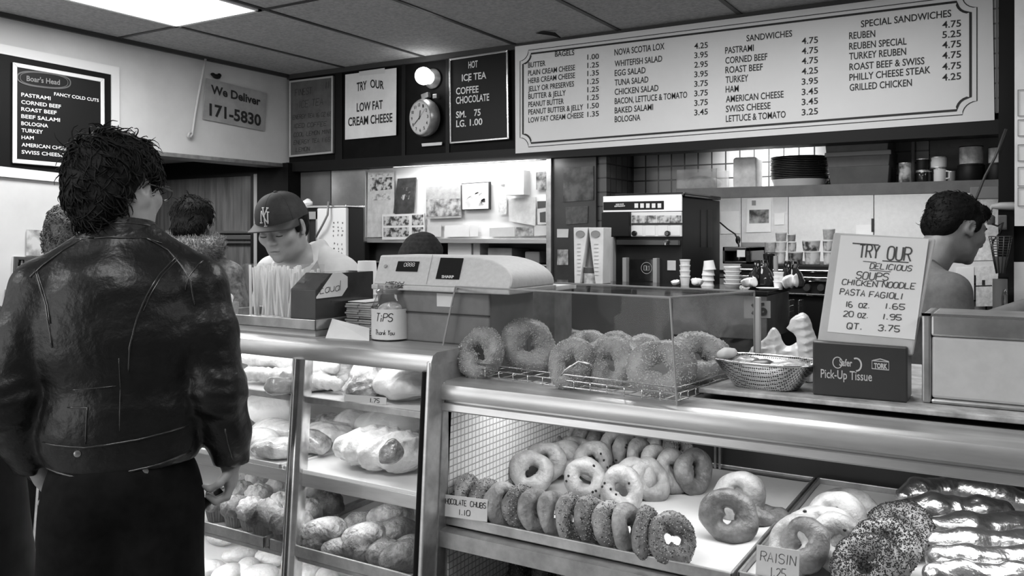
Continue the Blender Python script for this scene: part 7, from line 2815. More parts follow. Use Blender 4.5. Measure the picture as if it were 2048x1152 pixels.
def strands(name, me_or_pts, n, length, r, grow, mat, par, seed=1, seg=4, keep=None, flat=False):
    """short tapering locks growing from the vertices of a mesh"""
    rng = random.Random(seed)
    off = Vector(par.location)
    vs = [(Vector(v.co), Vector(v.normal)) for v in me_or_pts.vertices]
    if keep: vs = [q for q in vs if keep(q[0])]
    g = G()
    for i in range(n):
        p, nn = rng.choice(vs)
        d = grow(p, nn, rng)
        if flat: d = d - nn * (d.dot(nn) - 0.12)
        d = d.normalized()
        L = length * rng.uniform(0.6, 1.3)
        tw = Vector((rng.uniform(-1, 1), rng.uniform(-1, 1), rng.uniform(-1, 1))) * 0.35
        pts, q = [p - nn * 0.004], p - nn * 0.004
        for k in range(seg):
            d = (d + tw * 0.5 - nn * (0.16 if flat else 0.10) * k).normalized()
            q = q + d * (L / seg)
            pts.append(q)
        g.tube([q + off for q in pts], [r * (1 - 0.8 * k / seg) for k in range(seg + 1)], 4, flat=0.6)
    return g.build(name, mat, par, smooth=True)


def surf_y(f, x, z, y0=-0.4, y1=0.3, sgn=1):
    """where a ray along +Y (from behind) or -Y (from the front) meets the garment"""
    ys = np.linspace(y0, y1, 240) if sgn > 0 else np.linspace(y1, y0, 240)
    P = np.stack([np.full(240, x), ys, np.full(240, z)], 1)
    v = f(P)
    k = np.argmax(v < 0)
    return ys[k] if v[k] < 0 else None


def top_z(f, x, y, z0=1.0, z1=1.6):
    zs = np.linspace(z1, z0, 200)
    v = f(np.stack([np.full(200, x), np.full(200, y), zs], 1))
    k = np.argmax(v < 0)
    return zs[k] if v[k] < 0 else None


def seam(g, f, pts, r=0.0022, lift=0.0018, n=14, sgn=1):
    r *= 0.85
    P = []
    pts = [Vector((a, 0, b)) for a, b in pts]
    for a, b in zip(pts[:-1], pts[1:]):
        m = max(2, int((b - a).length / 0.012))
        for i in range(m):
            q = a.lerp(b, i / m)
            y = surf_y(f, q.x, q.z, sgn=sgn)
            if y is not None: P.append((q.x, y - lift * sgn, q.z))
    if len(P) > 2: g.tube(P, r, 6)


def legs(f, sp=0.1, hip=0.9, k=0.03, r=(0.085, 0.06, 0.045)):
    for s in (-1, 1):
        f.chain([(s * sp * 0.85, 0, hip), (s * sp, 0.01, hip * 0.53), (s * sp, -0.015, 0.09)], r, k)
        f.cone((s * sp, -0.03, 0.045), (s * sp * 1.15, 0.13, 0.035), 0.042, 0.036, k)
    return f


def trousers(par, mat, sp=0.1, hip=0.95, rr=(0.112, 0.085, 0.075), name='trousers', y=0.0, hw_=0.175):
    f = F(0.03)
    f.ell((0, y, hip), (hw_, 0.125, 0.12))
    for s in (-1, 1): f.chain([(s * sp * 0.8, y, hip - 0.07), (s * sp, y, hip * 0.53), (s * sp, -0.015 + y, 0.07)], rr, 0.03)
    f.post.append(lambda P, o: np.maximum(o + 0.004 * wob(P * np.array([1, 1, 0.6]), 38, 3), P[:, 2] - hip - 0.08))
    return f, garment(name, f, par, mat, 0.012)


SHOE = M('black_shoe', 0.015, 0.3)


def shoes(par, sp=0.1, y=0.0):
    for s in (-1, 1):
        f = F(0.02).cone((s * sp, -0.04 + y, 0.045), (s * sp * 1.15, 0.15 + y, 0.036), 0.05, 0.042).cone((s * sp, -0.02 + y, 0.05), (s * sp, -0.015 + y, 0.11), 0.05, 0.05)
        f.post.append(lambda P, o: np.maximum(o, -P[:, 2]))
        garment('shoe', f, par, SHOE, 0.012)


LEATHER = M('black_leather', 0.005, 0.38, noise=(9, 0.003, 0.009), bump=(34, 0.4, 0.010), spec=0.34)
SEAMM = M('leather_seam', 0.02, 0.25, spec=0.7)
CLOTHB = M('dark_trouser_cloth', 0.006, 0.9, noise=(30, 0.004, 0.008), spec=0.1)

# ================================================================== man in the leather jacket
LM = (-1.725, 1.178, 0)
fx = lambda u, v: ((u - 247) * 0.001118, H - (v - HOR) * 0.001118)      # photo pixel -> his (x, z)
yaw = Euler((rad(-8), 0, rad(-34))).to_matrix()
f = F(0.03)
hc = (-0.012, 0.025, 1.588)
head_prims(f, hc, yaw, 0.98)
f.cone((0, -0.005, 1.40), (0, 0.01, 1.53), 0.064, 0.057, 0.03)
f.cone((0, 0, 0.98), (0, -0.01, 1.30), 0.115, 0.13, 0.04, (0.9, 1.3, 1))
legs(f, 0.085, 0.9, 0.03, (0.07, 0.055, 0.045))
f.chain([(0.16, 0, 1.35), (0.205, -0.03, 1.13), (0.226, 0.03, 0.955)], (0.05, 0.042, 0.027))
f.chain([(-0.16, 0, 1.35), (-0.21, -0.03, 1.12), (-0.175, 0.07, 0.93)], (0.05, 0.042, 0.027))
f.ell((0.225, 0.04, 0.915), (0.018, 0.042, 0.034), k=0.015)
f.ell((-0.165, 0.085, 0.895), (0.018, 0.04, 0.04), k=0.015)
for i, (y, L) in enumerate(((0.012, 0.92), (0.032, 1.02), (0.053, 1.0), (0.072, 0.85))):
    f.chain([(0.228, y, 0.90), (0.219, y - 0.004, 0.876), (0.196, y - 0.008, 0.868 + 0.002 * i), (0.178 + 0.006 * (1 - L), y - 0.010, 0.884)], (0.0095, 0.009, 0.0085, 0.0072), 0.004)
    f.chain([(-0.185, y + 0.06, 0.875), (-0.18, y + 0.07, 0.845), (-0.165, y + 0.07, 0.822)], (0.0095, 0.0085, 0.007), 0.004)
f.chain([(0.226, 0.005, 0.935), (0.205, -0.012, 0.914), (0.184, -0.010, 0.903), (0.172, -0.004, 0.908)], (0.0105, 0.0092, 0.0083, 0.0065), 0.006)
leather_man = person('man seen from behind in a black leather jacket and glasses, standing at the bakery case', f, LM, rad(45), 0.013,
                     [(*box3(hc, 0.14), 0.005), (*box3((0.205, 0.02, 0.905), 0.075), 0.0035)])
# jacket
f = F(0.035)
f.cone((0, -0.012, 1.40), (0, -0.004, 1.462), 0.092, 0.074)
f.ell((0, -0.005, 1.26), (0.200, 0.135, 0.17)).ell((0, -0.03, 1.365), (0.145, 0.10, 0.085)).ell((0, 0, 1.07), (0.176, 0.128, 0.2))
for s in (-1, 1):
    f.cone((s * 0.055, -0.01, 1.452), (s * 0.158, -0.01, 1.372), 0.045, 0.058)
f.chain([(0.160, -0.01, 1.36), (0.180, -0.02, 1.27), (0.204, -0.035, 1.13), (0.222, 0.0, 1.03), (0.228, 0.02, 0.962)], (0.068, 0.064, 0.060, 0.051, 0.042), 0.02)
f.chain([(-0.160, -0.01, 1.36), (-0.185, -0.02, 1.26), (-0.222, -0.035, 1.13), (-0.205, 0.03, 1.03), (-0.185, 0.06, 0.95)], (0.068, 0.066, 0.064, 0.055, 0.046), 0.02)


def jwr(P, o):
    w = 0.0045 * wob(P * np.array([1, 1, 1.6]), 34, 11) + 0.0025 * np.abs(wob(P * np.array([0.8, 1, 1.5]), 85, 4))
    crease = 0.003 * np.sin(P[:, 2] * 150 + 25 * np.abs(P[:, 0])) * np.exp(-((np.abs(P[:, 0]) - 0.205) / 0.06) ** 2) * np.exp(-((P[:, 2] - 1.12) / 0.09) ** 2)
    return o + w + crease


f.post.append(jwr)
hem = lambda P, o: np.where(np.abs(P[:, 0]) < 0.185 - 0.1 * (P[:, 2] < 0.9), np.maximum(o, 0.972 - 0.06 * P[:, 0] ** 2 + 0.02 * P[:, 0] - P[:, 2]), o)
f.post.append(lambda P, o: np.where(np.abs(P[:, 0]) < 0.178, np.maximum(o, 0.972 + 0.03 * P[:, 0] - P[:, 2]), o))
f.post.append(lambda P, o: np.maximum(o, 0.948 - P[:, 2]))
jf = f
jk = garment('leather_jacket', f, leather_man, LEATHER, 0.0075)
g = G()
px2 = lambda L: [fx(*p) for p in L]
for L, r in (([(185, 476), (150, 498), (115, 528), (88, 560)], 0.0028), ([(103, 535), (115, 565), (128, 602), (139, 645), (146, 690)], 0.0026), ([(107, 535), (119, 565), (132, 602), (143, 645)], 0.0018),
             ([(170, 478), (230, 474), (300, 476), (338, 492)], 0.0024), ([(352, 514), (328, 545), (308, 585), (293, 625), (281, 680), (276, 740)], 0.0026), ([(357, 517), (333, 547), (313, 587), (298, 627)], 0.0018),
             ([(300, 476), (338, 500), (362, 528), (382, 560), (392, 620)], 0.0026), ([(412, 514), (394, 528), (378, 552), (370, 590)], 0.0022),
             ([(118, 862), (200, 866), (290, 857), (388, 842)], 0.0024), ([(108, 916), (170, 924), (250, 922), (330, 910), (392, 894)], 0.003),
             ([(168, 792), (205, 792), (202, 870)], 0.002), ([(172, 760), (268, 752)], 0.0016), ([(262, 700), (262, 850)], 0.0014), ([(445, 855), (452, 900), (460, 938)], 0.0022)):
    seam(g, jf, px2(L), r)
g.build('seam_piping', SEAMM, jk, smooth=True)
# stand collar
g = G()


def coll(a, b, t=0.0):
    an = 2 * pi * a
    r = 0.079 - 0.012 * b + t
    lift = 0.024 * cos(an + pi / 2) * 0.0
    z = 1.445 + 0.062 * b + 0.012 * sin(an) * -1
    return (r * cos(an) * 1.02, -0.006 + r * sin(an) * 0.92, z)


g.grid(lambda a, b: coll(a, b), 40, 6, wrapu=True).grid(lambda a, b: coll(a, b, -0.008), 40, 6, wrapu=True)
g.grid(lambda a, b: coll(a, 1, -0.008 * b), 40, 2, wrapu=True)
g.build('collar', LEATHER, jk, smooth=True)
g = G()
g.tube([coll(k / 40, 0.12, 0.0) for k in range(40)], 0.002, 6, closed=True).tube([coll(k / 40, 0.8, 0.0) for k in range(40)], 0.0015, 6, closed=True)
g.build('collar_stitching', SEAMM, jk, smooth=True)
for (u, v) in ((187, 878), (303, 921)):
    x, z = fx(u, v)
    y = surf_y(jf, x, z + 0.004) or -0.12
    G().lathe([(0.007, 0), (0.007, 0.003), (0.003, 0.0045)], (x, y, z), 16, (0, -1, 0)).build('snap_button', M('snap_metal', 0.35, 0.3, 0.9), jk, smooth=40)
f, tr = trousers(leather_man, CLOTHB, 0.085, 0.93, (0.105, 0.09, 0.08), hw_=0.158)
shoes(leather_man)
# hair
f = F(0.02)
hw = lambda *p: np.array(hc) + np.array(yaw) @ np.array(p)
f.ell(hw(0, -0.022, 0.042), (0.090, 0.104, 0.080), Matrix(yaw).to_euler()).ell(hw(0, -0.062, -0.012), (0.080, 0.062, 0.078), Matrix(yaw).to_euler()).ell(hw(0, -0.062, -0.07), (0.056, 0.04, 0.04), Matrix(yaw).to_euler())
f.ell(hw(0.066, 0.012, 0.022), (0.022, 0.03, 0.040), Matrix(yaw).to_euler(), 0.012).ell(hw(-0.066, 0.012, 0.022), (0.022, 0.03, 0.040), Matrix(yaw).to_euler(), 0.012)
f.post.append(lambda P, o: o + 0.005 * wob(P, 75, 2) + 0.003 * wob(P, 190, 5))
EAR = Vector(hw(0.082, 0.004, -0.008))
f.cut(EAR, (0.024, 0.026, 0.036), Matrix(yaw).to_euler(), 0.008)
hair = garment('hair', f, leather_man, HAIR, 0.005)
strands('hair_locks', hair.data, 3600, 0.042, 0.0032, lambda p, n, r: Vector((0.3, -0.1, -0.5)) + Vector((r.uniform(-.5, .5), r.uniform(-.5, .5), r.uniform(-.3, .3))), HAIR, hair, 3, 5, keep=lambda p: (p + Vector(hair.location) - EAR).length > 0.05, flat=True)
# glasses
g = G()
for s in (-1, 1):
    c = hw(0.033 * s, 0.105, 0.004)
    g.tube([Vector(c) + Matrix(yaw) @ Vector((0.024 * cos(6.283 * k / 20), 0.004 * -abs(cos(6.283 * k / 20)), 0.017 * sin(6.283 * k / 20))) for k in range(20)], 0.0017, 6, closed=True)
    g.tube([hw(0.057 * s, 0.101, 0.008), hw(0.074 * s, 0.06, 0.008), hw(0.079 * s, 0.0, 0.006), hw(0.077 * s, -0.012, -0.006)], 0.0017, 6)
g.tube([hw(-0.009, 0.106, 0.004), hw(0, 0.110, 0.007), hw(0.009, 0.106, 0.004)], 0.0016, 6)
g.build('glasses', M('glasses_frame', 0.03, 0.3), leather_man, smooth=True)
# the strap he holds
wl = lambda x, y, z: Matrix.Translation(LM) @ Matrix.Rotation(rad(45), 4, 'Z') @ Vector((x, y, z))
g = G().tube([wl(0.205, 0.03, 0.888), wl(0.185, 0.025, 0.872), wl(0.16, 0.02, 0.852), wl(0.145, 0.03, 0.82)], [0.008, 0.011, 0.012, 0.010], 10)
g.build('black_strap', BLACK, smooth=True, label='short black strap gripped in the hand of the man in leather', cat='strap')

# ================================================================== man in the cap
CM = Vector((-2.265, 2.42, 0))
lc = lambda X, Y, z: (-(X - CM.x), -(Y - CM.y), z)
hcw = px(566, 452, d=2.98)
hc = lc(*hcw)
R = Euler((rad(-21), rad(3), rad(15))).to_matrix()
f = F(0.03)
w = head_prims(f, hc, R, 1.0)
f.cone((0, 0.17, 1.36), tuple(w(0, -0.02, -0.055)), 0.062, 0.056, 0.03)
f.cone((0, 0.03, 0.95), (0, 0.14, 1.30), 0.12, 0.14, 0.04, (0.85, 1.3, 1))
for s in (-1, 1):
    f.chain([(s * 0.17, 0.14, 1.345), (s * 0.225, 0.10, 1.11), (s * 0.16, 0.30, 1.0)], (0.05, 0.042, 0.03))
    f.ell((s * 0.145, 0.345, 0.985), (0.03, 0.045, 0.016), k=0.012)
    for i in range(4): f.chain([(s * (0.165 - 0.018 * i), 0.375, 0.985), (s * (0.16 - 0.018 * i), 0.41, 0.982), (s * (0.155 - 0.018 * i), 0.43, 0.968)], (0.009, 0.0085, 0.0072), 0.004)
    f.chain([(s * 0.125, 0.33, 0.985), (s * 0.10, 0.355, 0.98), (s * 0.092, 0.375, 0.975)], (0.011, 0.0095, 0.008), 0.006)
legs(f)
capman = person('young man in a dark baseball cap and white shirt looking down behind the bakery case', f, CM, pi, 0.014, [(*box3(hc, 0.15), 0.0036), (*box3((0, 0.36, 0.985), 0.1), 0.006)])
HEADC = np.array(hc)
# face details
g = G()
for s in (-1, 1):
    pts = [w(s * (0.014 + 0.034 * k / 6), 0.0875 - 0.012 * (k / 6) ** 2, 0.018 + 0.004 * sin(pi * k / 6)) for k in range(7)]
    g.tube(pts, [0.0028, 0.0036, 0.004, 0.004, 0.0036, 0.003, 0.002], 6)
g.build('eyebrows', HAIR, capman, smooth=True)
g = G()
for s in (-1, 1):
    g.tube([w(s * (0.019 + 0.024 * k / 6), 0.0885 - 0.004 * (k / 6 - 0.5) ** 2 - 0.003 * k / 6, -0.0065 - 0.002 * sin(pi * k / 6)) for k in range(7)], 0.0013, 5)
g.build('eyelashes', HAIR, capman, smooth=True)
g = G()
g.tube([w(-0.019 + 0.038 * k / 8, 0.0945 - 0.006 * (k / 4 - 1) ** 2, -0.061 + 0.0012 * cos(pi * (k / 4 - 1))) for k in range(9)], 0.0011, 5)
g.build('mouth_line', M('lip_dark', 0.10, 0.5), capman, smooth=True)
# short hair under the cap
f = F(0.012)
eu = R.to_euler()
f.ell(w(0, -0.030, 0.018), (0.079, 0.086, 0.075), eu).ell(w(0, -0.062, -0.03), (0.06, 0.04, 0.05), eu)
for s in (-1, 1): f.ell(w(s * 0.070, 0.022, 0.012), (0.010, 0.014, 0.034), eu, 0.008)
f.post.append(lambda P, o: o + 0.0015 * wob(P, 260, 5))
garment('hair', f, capman, HAIR, 0.005)
# cap
CAPM = M('navy_cap', 0.022, 0.75, noise=(60, 0.017, 0.028), bump=(220, 0.15, 0.001))
g = G()


def crown(a, b, t=0.0):
    an = 2 * pi * a
    el = 0.02 + (pi / 2 - 0.02) * b
    front = max(0, sin(an))
    rx, ry = 0.086 + t, 0.106 + t
    zz = 0.030 + (0.092 + 0.012 * front * cos(el) ** 0.5) * sin(el)
    k = cos(el) ** 0.82
    return w(rx * k * cos(an), -0.006 + ry * k * sin(an), zz - 0.018 * max(0, -sin(an)) * (1 - b))


g.grid(lambda a, b: crown(a, b), 48, 16, wrapu=True)
cap = g.build('baseball_cap', CAPM, capman, smooth=True)
g = G()


def brim(a, b, t=0.0):
    an = rad(18) + rad(144) * a
    r0x, r0y = 0.086, 0.106
    ext = 0.064 * sin(pi * a) ** 0.6
    x = (r0x + 0.012 * b * sin(pi * a)) * cos(an)
    y = -0.006 + r0y * sin(an) + ext * b
    z = 0.036 - 0.020 * (cos(an) ** 2) * b * 1.5 + 0.004 * b + t
    return w(x, y, z)


g.grid(lambda a, b: brim(a, b), 30, 8).grid(lambda a, b: brim(a, b, -0.004), 30, 8)
g.grid(lambda a, b: brim(a, 1, -0.004 * b), 30, 2)
g.build('brim', M('cap_brim', 0.035, 0.65), cap, smooth=True)
G().ball(w(0, -0.006, 0.123), (0.008, 0.008, 0.005), 12, 8).build('top_button', CAPM, cap, smooth=True)
g = G()
for k in range(6):
    an = 2 * pi * (k + 0.5) / 6
    g.tube([crown(an / (2 * pi), j / 10, 0.0001) for j in range(11)], 0.0007, 5)
g.build('panel_seam', CAPM, cap, smooth=True)


def logo(x, y):
    """point on the front of the crown; x to his left as seen from the front, y up, in logo units"""
    a = 0.25 - x * 0.017
    return Vector(crown(a, 0.24 + y * 0.062, 0.0016))


g = G()
NYM = M('cap_logo', 0.62, 0.6)
for L in ([(1.7, -2.3), (1.5, 2.0)], [(1.5, 2.0), (-1.1, -2.6)], [(-1.1, -2.6), (-1.4, 1.5)], [(2.3, -2.2), (1.1, -2.2)], [(-0.9, 1.6), (-2.0, 1.3)],
          [(1.0, 3.2), (0.1, 0.3)], [(-1.3, 3.0), (0.1, 0.3)], [(0.1, 0.3), (0.1, -3.4)], [(0.7, -3.4), (-0.5, -3.4)], [(1.5, 3.2), (0.4, 3.2)], [(-0.8, 3.1), (-1.8, 2.9)]):
    a, b = L
    pts = [logo(a[0] + (b[0] - a[0]) * k / 5, a[1] + (b[1] - a[1]) * k / 5) for k in range(6)]
    g.tube(pts, 0.0021, 6)
g.build('monogram', NYM, cap, smooth=True)
# shirt
SHIRT = M('white_shirt', 0.62, 0.8, noise=(14, 0.58, 0.66), bump=(60, 0.12, 0.003))
f = F(0.035)
f.ell((0, 0.09, 1.18), (0.185, 0.13, 0.24), (rad(-18), 0, 0)).ell((0, 0.12, 1.34), (0.15, 0.10, 0.075))
for s in (-1, 1):
    f.cone((s * 0.05, 0.13, 1.415), (s * 0.165, 0.13, 1.345), 0.045, 0.058)
    f.chain([(s * 0.170, 0.13, 1.335), (s * 0.205, 0.11, 1.22), (s * 0.228, 0.10, 1.12)], (0.068, 0.07, 0.072), 0.02)
f.post.append(lambda P, o: o + 0.004 * wob(P * np.array([1.4, 1, 0.8]), 40, 8) + 0.003 * np.abs(wob(P, 90, 12)))
f.post.append(lambda P, o: np.maximum(np.maximum(o, 0.93 - P[:, 2]), -(np.sqrt((P[:, 0] / 0.05) ** 2 + ((P[:, 1] - 0.225) / 0.05) ** 2 + ((P[:, 2] - 1.40) / 0.085) ** 2) - 1) * 0.05))
sf = f
sh = garment('white_shirt', f, capman, SHIRT, 0.0085)
g = G()
for s in (-1, 1):
    # collar leaf: from the nape round the neck to a point on the chest
    A = [(s * 0.02, 0.045, 1.435), (s * 0.062, 0.085, 1.438), (s * 0.074, 0.14, 1.425), (s * 0.056, 0.195, 1.40), (s * 0.026, 0.228, 1.365)]
    B = [(s * 0.03, 0.022, 1.402), (s * 0.085, 0.07, 1.405), (s * 0.112, 0.15, 1.385), (s * 0.108, 0.21, 1.355), (s * 0.088, 0.25, 1.315)]
    A = [(x, y, max(z, (top_z(sf, x, y) or 0) + 0.03)) for x, y, z in A]
    B = [(x, y, (top_z(sf, x, y) or z) + 0.006) for x, y, z in B]
    C = [Vector(a) * 0.5 + Vector(b) * 0.5 + Vector((0, 0, 0.010)) for a, b in zip(A, B)]
    vs = [Vector(p) for p in A] + C + [Vector(p) for p in B]
    low = [p - Vector((0, 0, 0.005)) for p in vs]
    n = 5
    fs = []
    for r in range(2):
        for i in range(n - 1):
            q = (r * n + i, r * n + i + 1, (r + 1) * n + i + 1, (r + 1) * n + i)
            fs.append(q if s > 0 else q[::-1])
    g.add(vs, fs).add(low, [q[::-1] for q in fs])
g.build('collar', SHIRT, sh, smooth=True, sub=1)
f = F(0.02).ell((0, 0.19, 1.335), (0.05, 0.045, 0.07), (rad(-20), 0, 0))
garment('dark_undershirt', f, capman, M('undershirt', 0.06, 0.8), 0.008)
trousers(capman, CLOTHB)
shoes(capman)

# ================================================================== man in the tee shirt on the right
hcw = px(1913, 455, d=3.0)
RZ = rad(40 - 90)
fd = Vector((cos(rad(40)), sin(rad(40)), 0))
rt = Vector((fd.y, -fd.x, 0))
base = Vector((hcw.x, hcw.y, 0)) - fd * 0.27
lw = lambda P: (P - base).dot(rt) * 1.0
hc = ((hcw - base).dot(rt), (hcw - base).dot(fd), hcw.z)
R = Euler((rad(-20), rad(-3), rad(4))).to_matrix()
f = F(0.03)
w = head_prims(f, hc, R, 1.03)
f.cone((0, 0.13, 1.33), tuple(w(0, -0.03, -0.05)), 0.066, 0.060, 0.03)
f.cone((0, 0.0, 0.95), (0, 0.09, 1.20), 0.12, 0.125, 0.04, (0.85, 1.25, 1))
f.chain([(0.185, 0.10, 1.29), (0.20, 0.10, 1.13), (0.212, 0.17, 1.170), (0.17, 0.42, 1.242)], (0.056, 0.05, 0.045, 0.030))
f.chain([(-0.185, 0.10, 1.29), (-0.22, 0.14, 1.08), (-0.12, 0.38, 1.12)], (0.056, 0.046, 0.032))
for s, c in ((1, (0.16, 0.465, 1.25)), (-1, (-0.10, 0.42, 1.125))):
    f.ell(c, (0.03, 0.046, 0.018), k=0.012)
    for i in range(4):
        x = c[0] + 0.024 - 0.016 * i
        f.chain([(x, c[1] + 0.03, c[2]), (x, c[1] + 0.068 + 0.006 * (i in (1, 2)), c[2] - 0.004), (x, c[1] + 0.088 + 0.006 * (i in (1, 2)), c[2] - 0.02)], (0.0095, 0.0088, 0.0075), 0.004)
    f.chain([(c[0] - 0.026 * s, c[1] - 0.01, c[2]), (c[0] - 0.048 * s, c[1] + 0.02, c[2] - 0.006), (c[0] - 0.05 * s, c[1] + 0.045, c[2] - 0.014)], (0.011, 0.010, 0.008), 0.006)
legs(f)
SKIN2 = M('skin_tanned', 0.22, 0.45, noise=(14, 0.18, 0.25), bump=(140, 0.12, 0.002))
teeman = person('dark haired man in a grey tee shirt bent over his work behind the right counter', f, base, RZ, 0.014, [(*box3(hc, 0.15), 0.0038), (*box3((0.16, 0.47, 1.24), 0.09), 0.006)], SKIN2)
f = F(0.02)
eu = R.to_euler()
f.ell(w(0, -0.020, 0.046), (0.084, 0.104, 0.074), eu).ell(w(0, -0.066, -0.008), (0.072, 0.054, 0.066), eu).ell(w(0, 0.058, 0.074), (0.060, 0.034, 0.03), eu)
for s in (-1, 1): f.ell(w(s * 0.071, 0.018, 0.020), (0.012, 0.018, 0.040), eu, 0.008)
f.post.append(lambda P, o: o + 0.003 * wob(P, 90, 2) + 0.002 * wob(P, 240, 5))
hair = garment('hair', f, teeman, HAIR, 0.005)
strands('hair_locks', hair.data, 2600, 0.022, 0.0022, lambda p, n, r: Vector((0, -0.5, -0.15)) + Vector((r.uniform(-.25, .25), r.uniform(-.25, .25), r.uniform(-.25, .25))), HAIR, hair, 3, 5, keep=lambda p: p.z > -0.035, flat=True)
g = G()
for s in (-1, 1):
    g.tube([w(s * (0.014 + 0.034 * k / 6), 0.0885 - 0.012 * (k / 6) ** 2, 0.019 + 0.004 * sin(pi * k / 6)) for k in range(7)], [0.003, 0.004, 0.0045, 0.0045, 0.004, 0.003, 0.002], 6)
g.build('eyebrows', HAIR, teeman, smooth=True)
TEE_M = M('grey_tee', 0.14, 0.85, noise=(40, 0.12, 0.16), bump=(160, 0.1, 0.001))
f = F(0.035)
f.ell((0, 0.05, 1.13), (0.19, 0.135, 0.25), (rad(-18), 0, 0)).ell((0, 0.09, 1.29), (0.155, 0.105, 0.085))
for s in (-1, 1):
    f.cone((s * 0.06, 0.105, 1.355), (s * 0.175, 0.105, 1.29), 0.045, 0.062)
f.chain([(0.182, 0.105, 1.285), (0.198, 0.10, 1.185)], (0.074, 0.074), 0.02)
f.chain([(-0.182, 0.105, 1.285), (-0.21, 0.12, 1.17)], (0.074, 0.074), 0.02)
f.post.append(lambda P, o: o + 0.003 * wob(P * np.array([1.3, 1, 0.8]), 45, 8) + 0.002 * np.abs(wob(P, 90, 12)))
f.post.append(lambda P, o: np.maximum(o, 0.92 - P[:, 2]))
f.post.append(lambda P, o: np.where(np.abs(P[:, 0]) > 0.155, np.maximum(o, 1.205 - P[:, 2]), o))
tf = f
ts = garment('tee_shirt', f, teeman, TEE_M, 0.0085)
g = G()
ring = []
for k in range(28):
    a, b = 0.078 * cos(6.283 * k / 28), 0.125 + 0.080 * sin(6.283 * k / 28)
    ring.append((a, b, (top_z(tf, a, b) or 1.34) + 0.001))
g.tube(ring, 0.0065, 8, closed=True)
g.tube([(0.272 - 0.074 + 0.076 * cos(6.283 * k / 28), 0.10 + 0.076 * sin(6.283 * k / 28), 1.212) for k in range(28)], 0.005, 8, closed=True)
g.build('neck_band', TEE_M, ts, smooth=True)
trousers(teeman, CLOTHB)
shoes(teeman)

# ================================================================== woman in the fur hooded coat
FUR = M('fur_trim', 0.16, 0.9, noise=(40, 0.09, 0.26))
TWEED = M('tweed_coat', 0.16, 0.9, noise=(42, 0.07, 0.27), bump=(60, 0.5, 0.006))
base = px(383, 700, d=4.0)
base.z = 0
f = F(0.03)
hc = (0, 0.03, 1.535)
R = Euler((rad(-14), 0, rad(-4))).to_matrix()
w = head_prims(f, hc, R, 0.98)
f.cone((0, 0, 1.36), (0, 0.01, 1.47), 0.058, 0.054, 0.03)
f.cone((0, 0, 0.95), (0, 0, 1.26), 0.12, 0.13, 0.04, (0.9, 1.3, 1))
for s in (-1, 1):
    f.chain([(s * 0.16, 0, 1.29), (s * 0.205, -0.01, 1.05), (s * 0.19, 0.12, 0.88)], (0.048, 0.04, 0.027))
    f.ell((s * 0.185, 0.15, 0.85), (0.016, 0.03, 0.045), k=0.012)
    for i in range(4): f.chain([(s * 0.185, 0.13 + 0.016 * i, 0.82), (s * 0.18, 0.135 + 0.016 * i, 0.785), (s * 0.172, 0.135 + 0.016 * i, 0.765)], (0.008, 0.0075, 0.006), 0.004)
    f.chain([(s * 0.18, 0.172, 0.855), (s * 0.165, 0.19, 0.83)], (0.009, 0.007), 0.006)
legs(f)
furw = person('customer seen from behind in a tweed coat with a thick fur hood near the recess', f, base, rad(40), 0.014, [(*box3(hc, 0.14), 0.008), (*box3((0, 0.15, 0.81), 0.09), 0.009)])
f = F(0.02)
eu = R.to_euler()
f.ell(w(0, -0.022, 0.042), (0.092, 0.104, 0.078), eu).ell(w(0, -0.066, -0.025), (0.082, 0.05, 0.07), eu)
f.post.append(lambda P, o: o + 0.005 * wob(P, 70, 2) + 0.003 * wob(P, 190, 5))
hair = garment('hair', f, furw, HAIR, 0.007)
strands('hair_locks', hair.data, 2200, 0.04, 0.003, lambda p, n, r: Vector((0, -0.2, -0.6)) + Vector((r.uniform(-.4, .4), r.uniform(-.4, .4), r.uniform(-.25, .25))), HAIR, hair, 3, 5, flat=True)
f = F(0.04)
f.ell((0, 0, 1.20), (0.20, 0.14, 0.17)).ell((0, 0, 0.95), (0.205, 0.15, 0.3)).ell((0, 0, 0.72), (0.22, 0.16, 0.25))
for s in (-1, 1):
    f.cone((s * 0.06, -0.01, 1.37), (s * 0.165, -0.01, 1.29), 0.05, 0.066)
    f.chain([(s * 0.168, -0.01, 1.28), (s * 0.215, -0.02, 1.06), (s * 0.20, 0.10, 0.89)], (0.075, 0.07, 0.055), 0.02)
f.post.append(lambda P, o: np.maximum(o + 0.005 * wob(P, 36, 8) + 0.003 * wob(P, 100, 9), 0.5 - P[:, 2]))
coat = garment('tweed_coat', f, furw, TWEED, 0.012)
f = F(0.03)
n = 14
for k in range(n):
    a0, a1 = 6.283 * k / n, 6.283 * (k + 1) / n
    P_ = lambda a: (0.108 * cos(a), -0.035 + 0.085 * sin(a), 1.425 + 0.02 * sin(a))
    f.cone(P_(a0), P_(a1), 0.04, 0.04)
f.ell((0, -0.11, 1.40), (0.10, 0.05, 0.06))
f.post.append(lambda P, o: o + 0.006 * wob(P, 110, 4))
hood = garment('fur_hood', f, furw, FUR, 0.009)
strands('fur_pile', hood.data, 5200, 0.022, 0.0017, lambda p, nn, r: nn + Vector((r.uniform(-.7, .7), r.uniform(-.7, .7), r.uniform(-.7, .7))), FUR, hood, 5, 3)
g = G().cbox((0.02, -0.168, 1.365), (0.025, 0.003, 0.03), (rad(10), rad(25), 0))
g.build('white_tag', PAPER, coat)
trousers(furw, CLOTHB, hip=0.9)
shoes(furw)

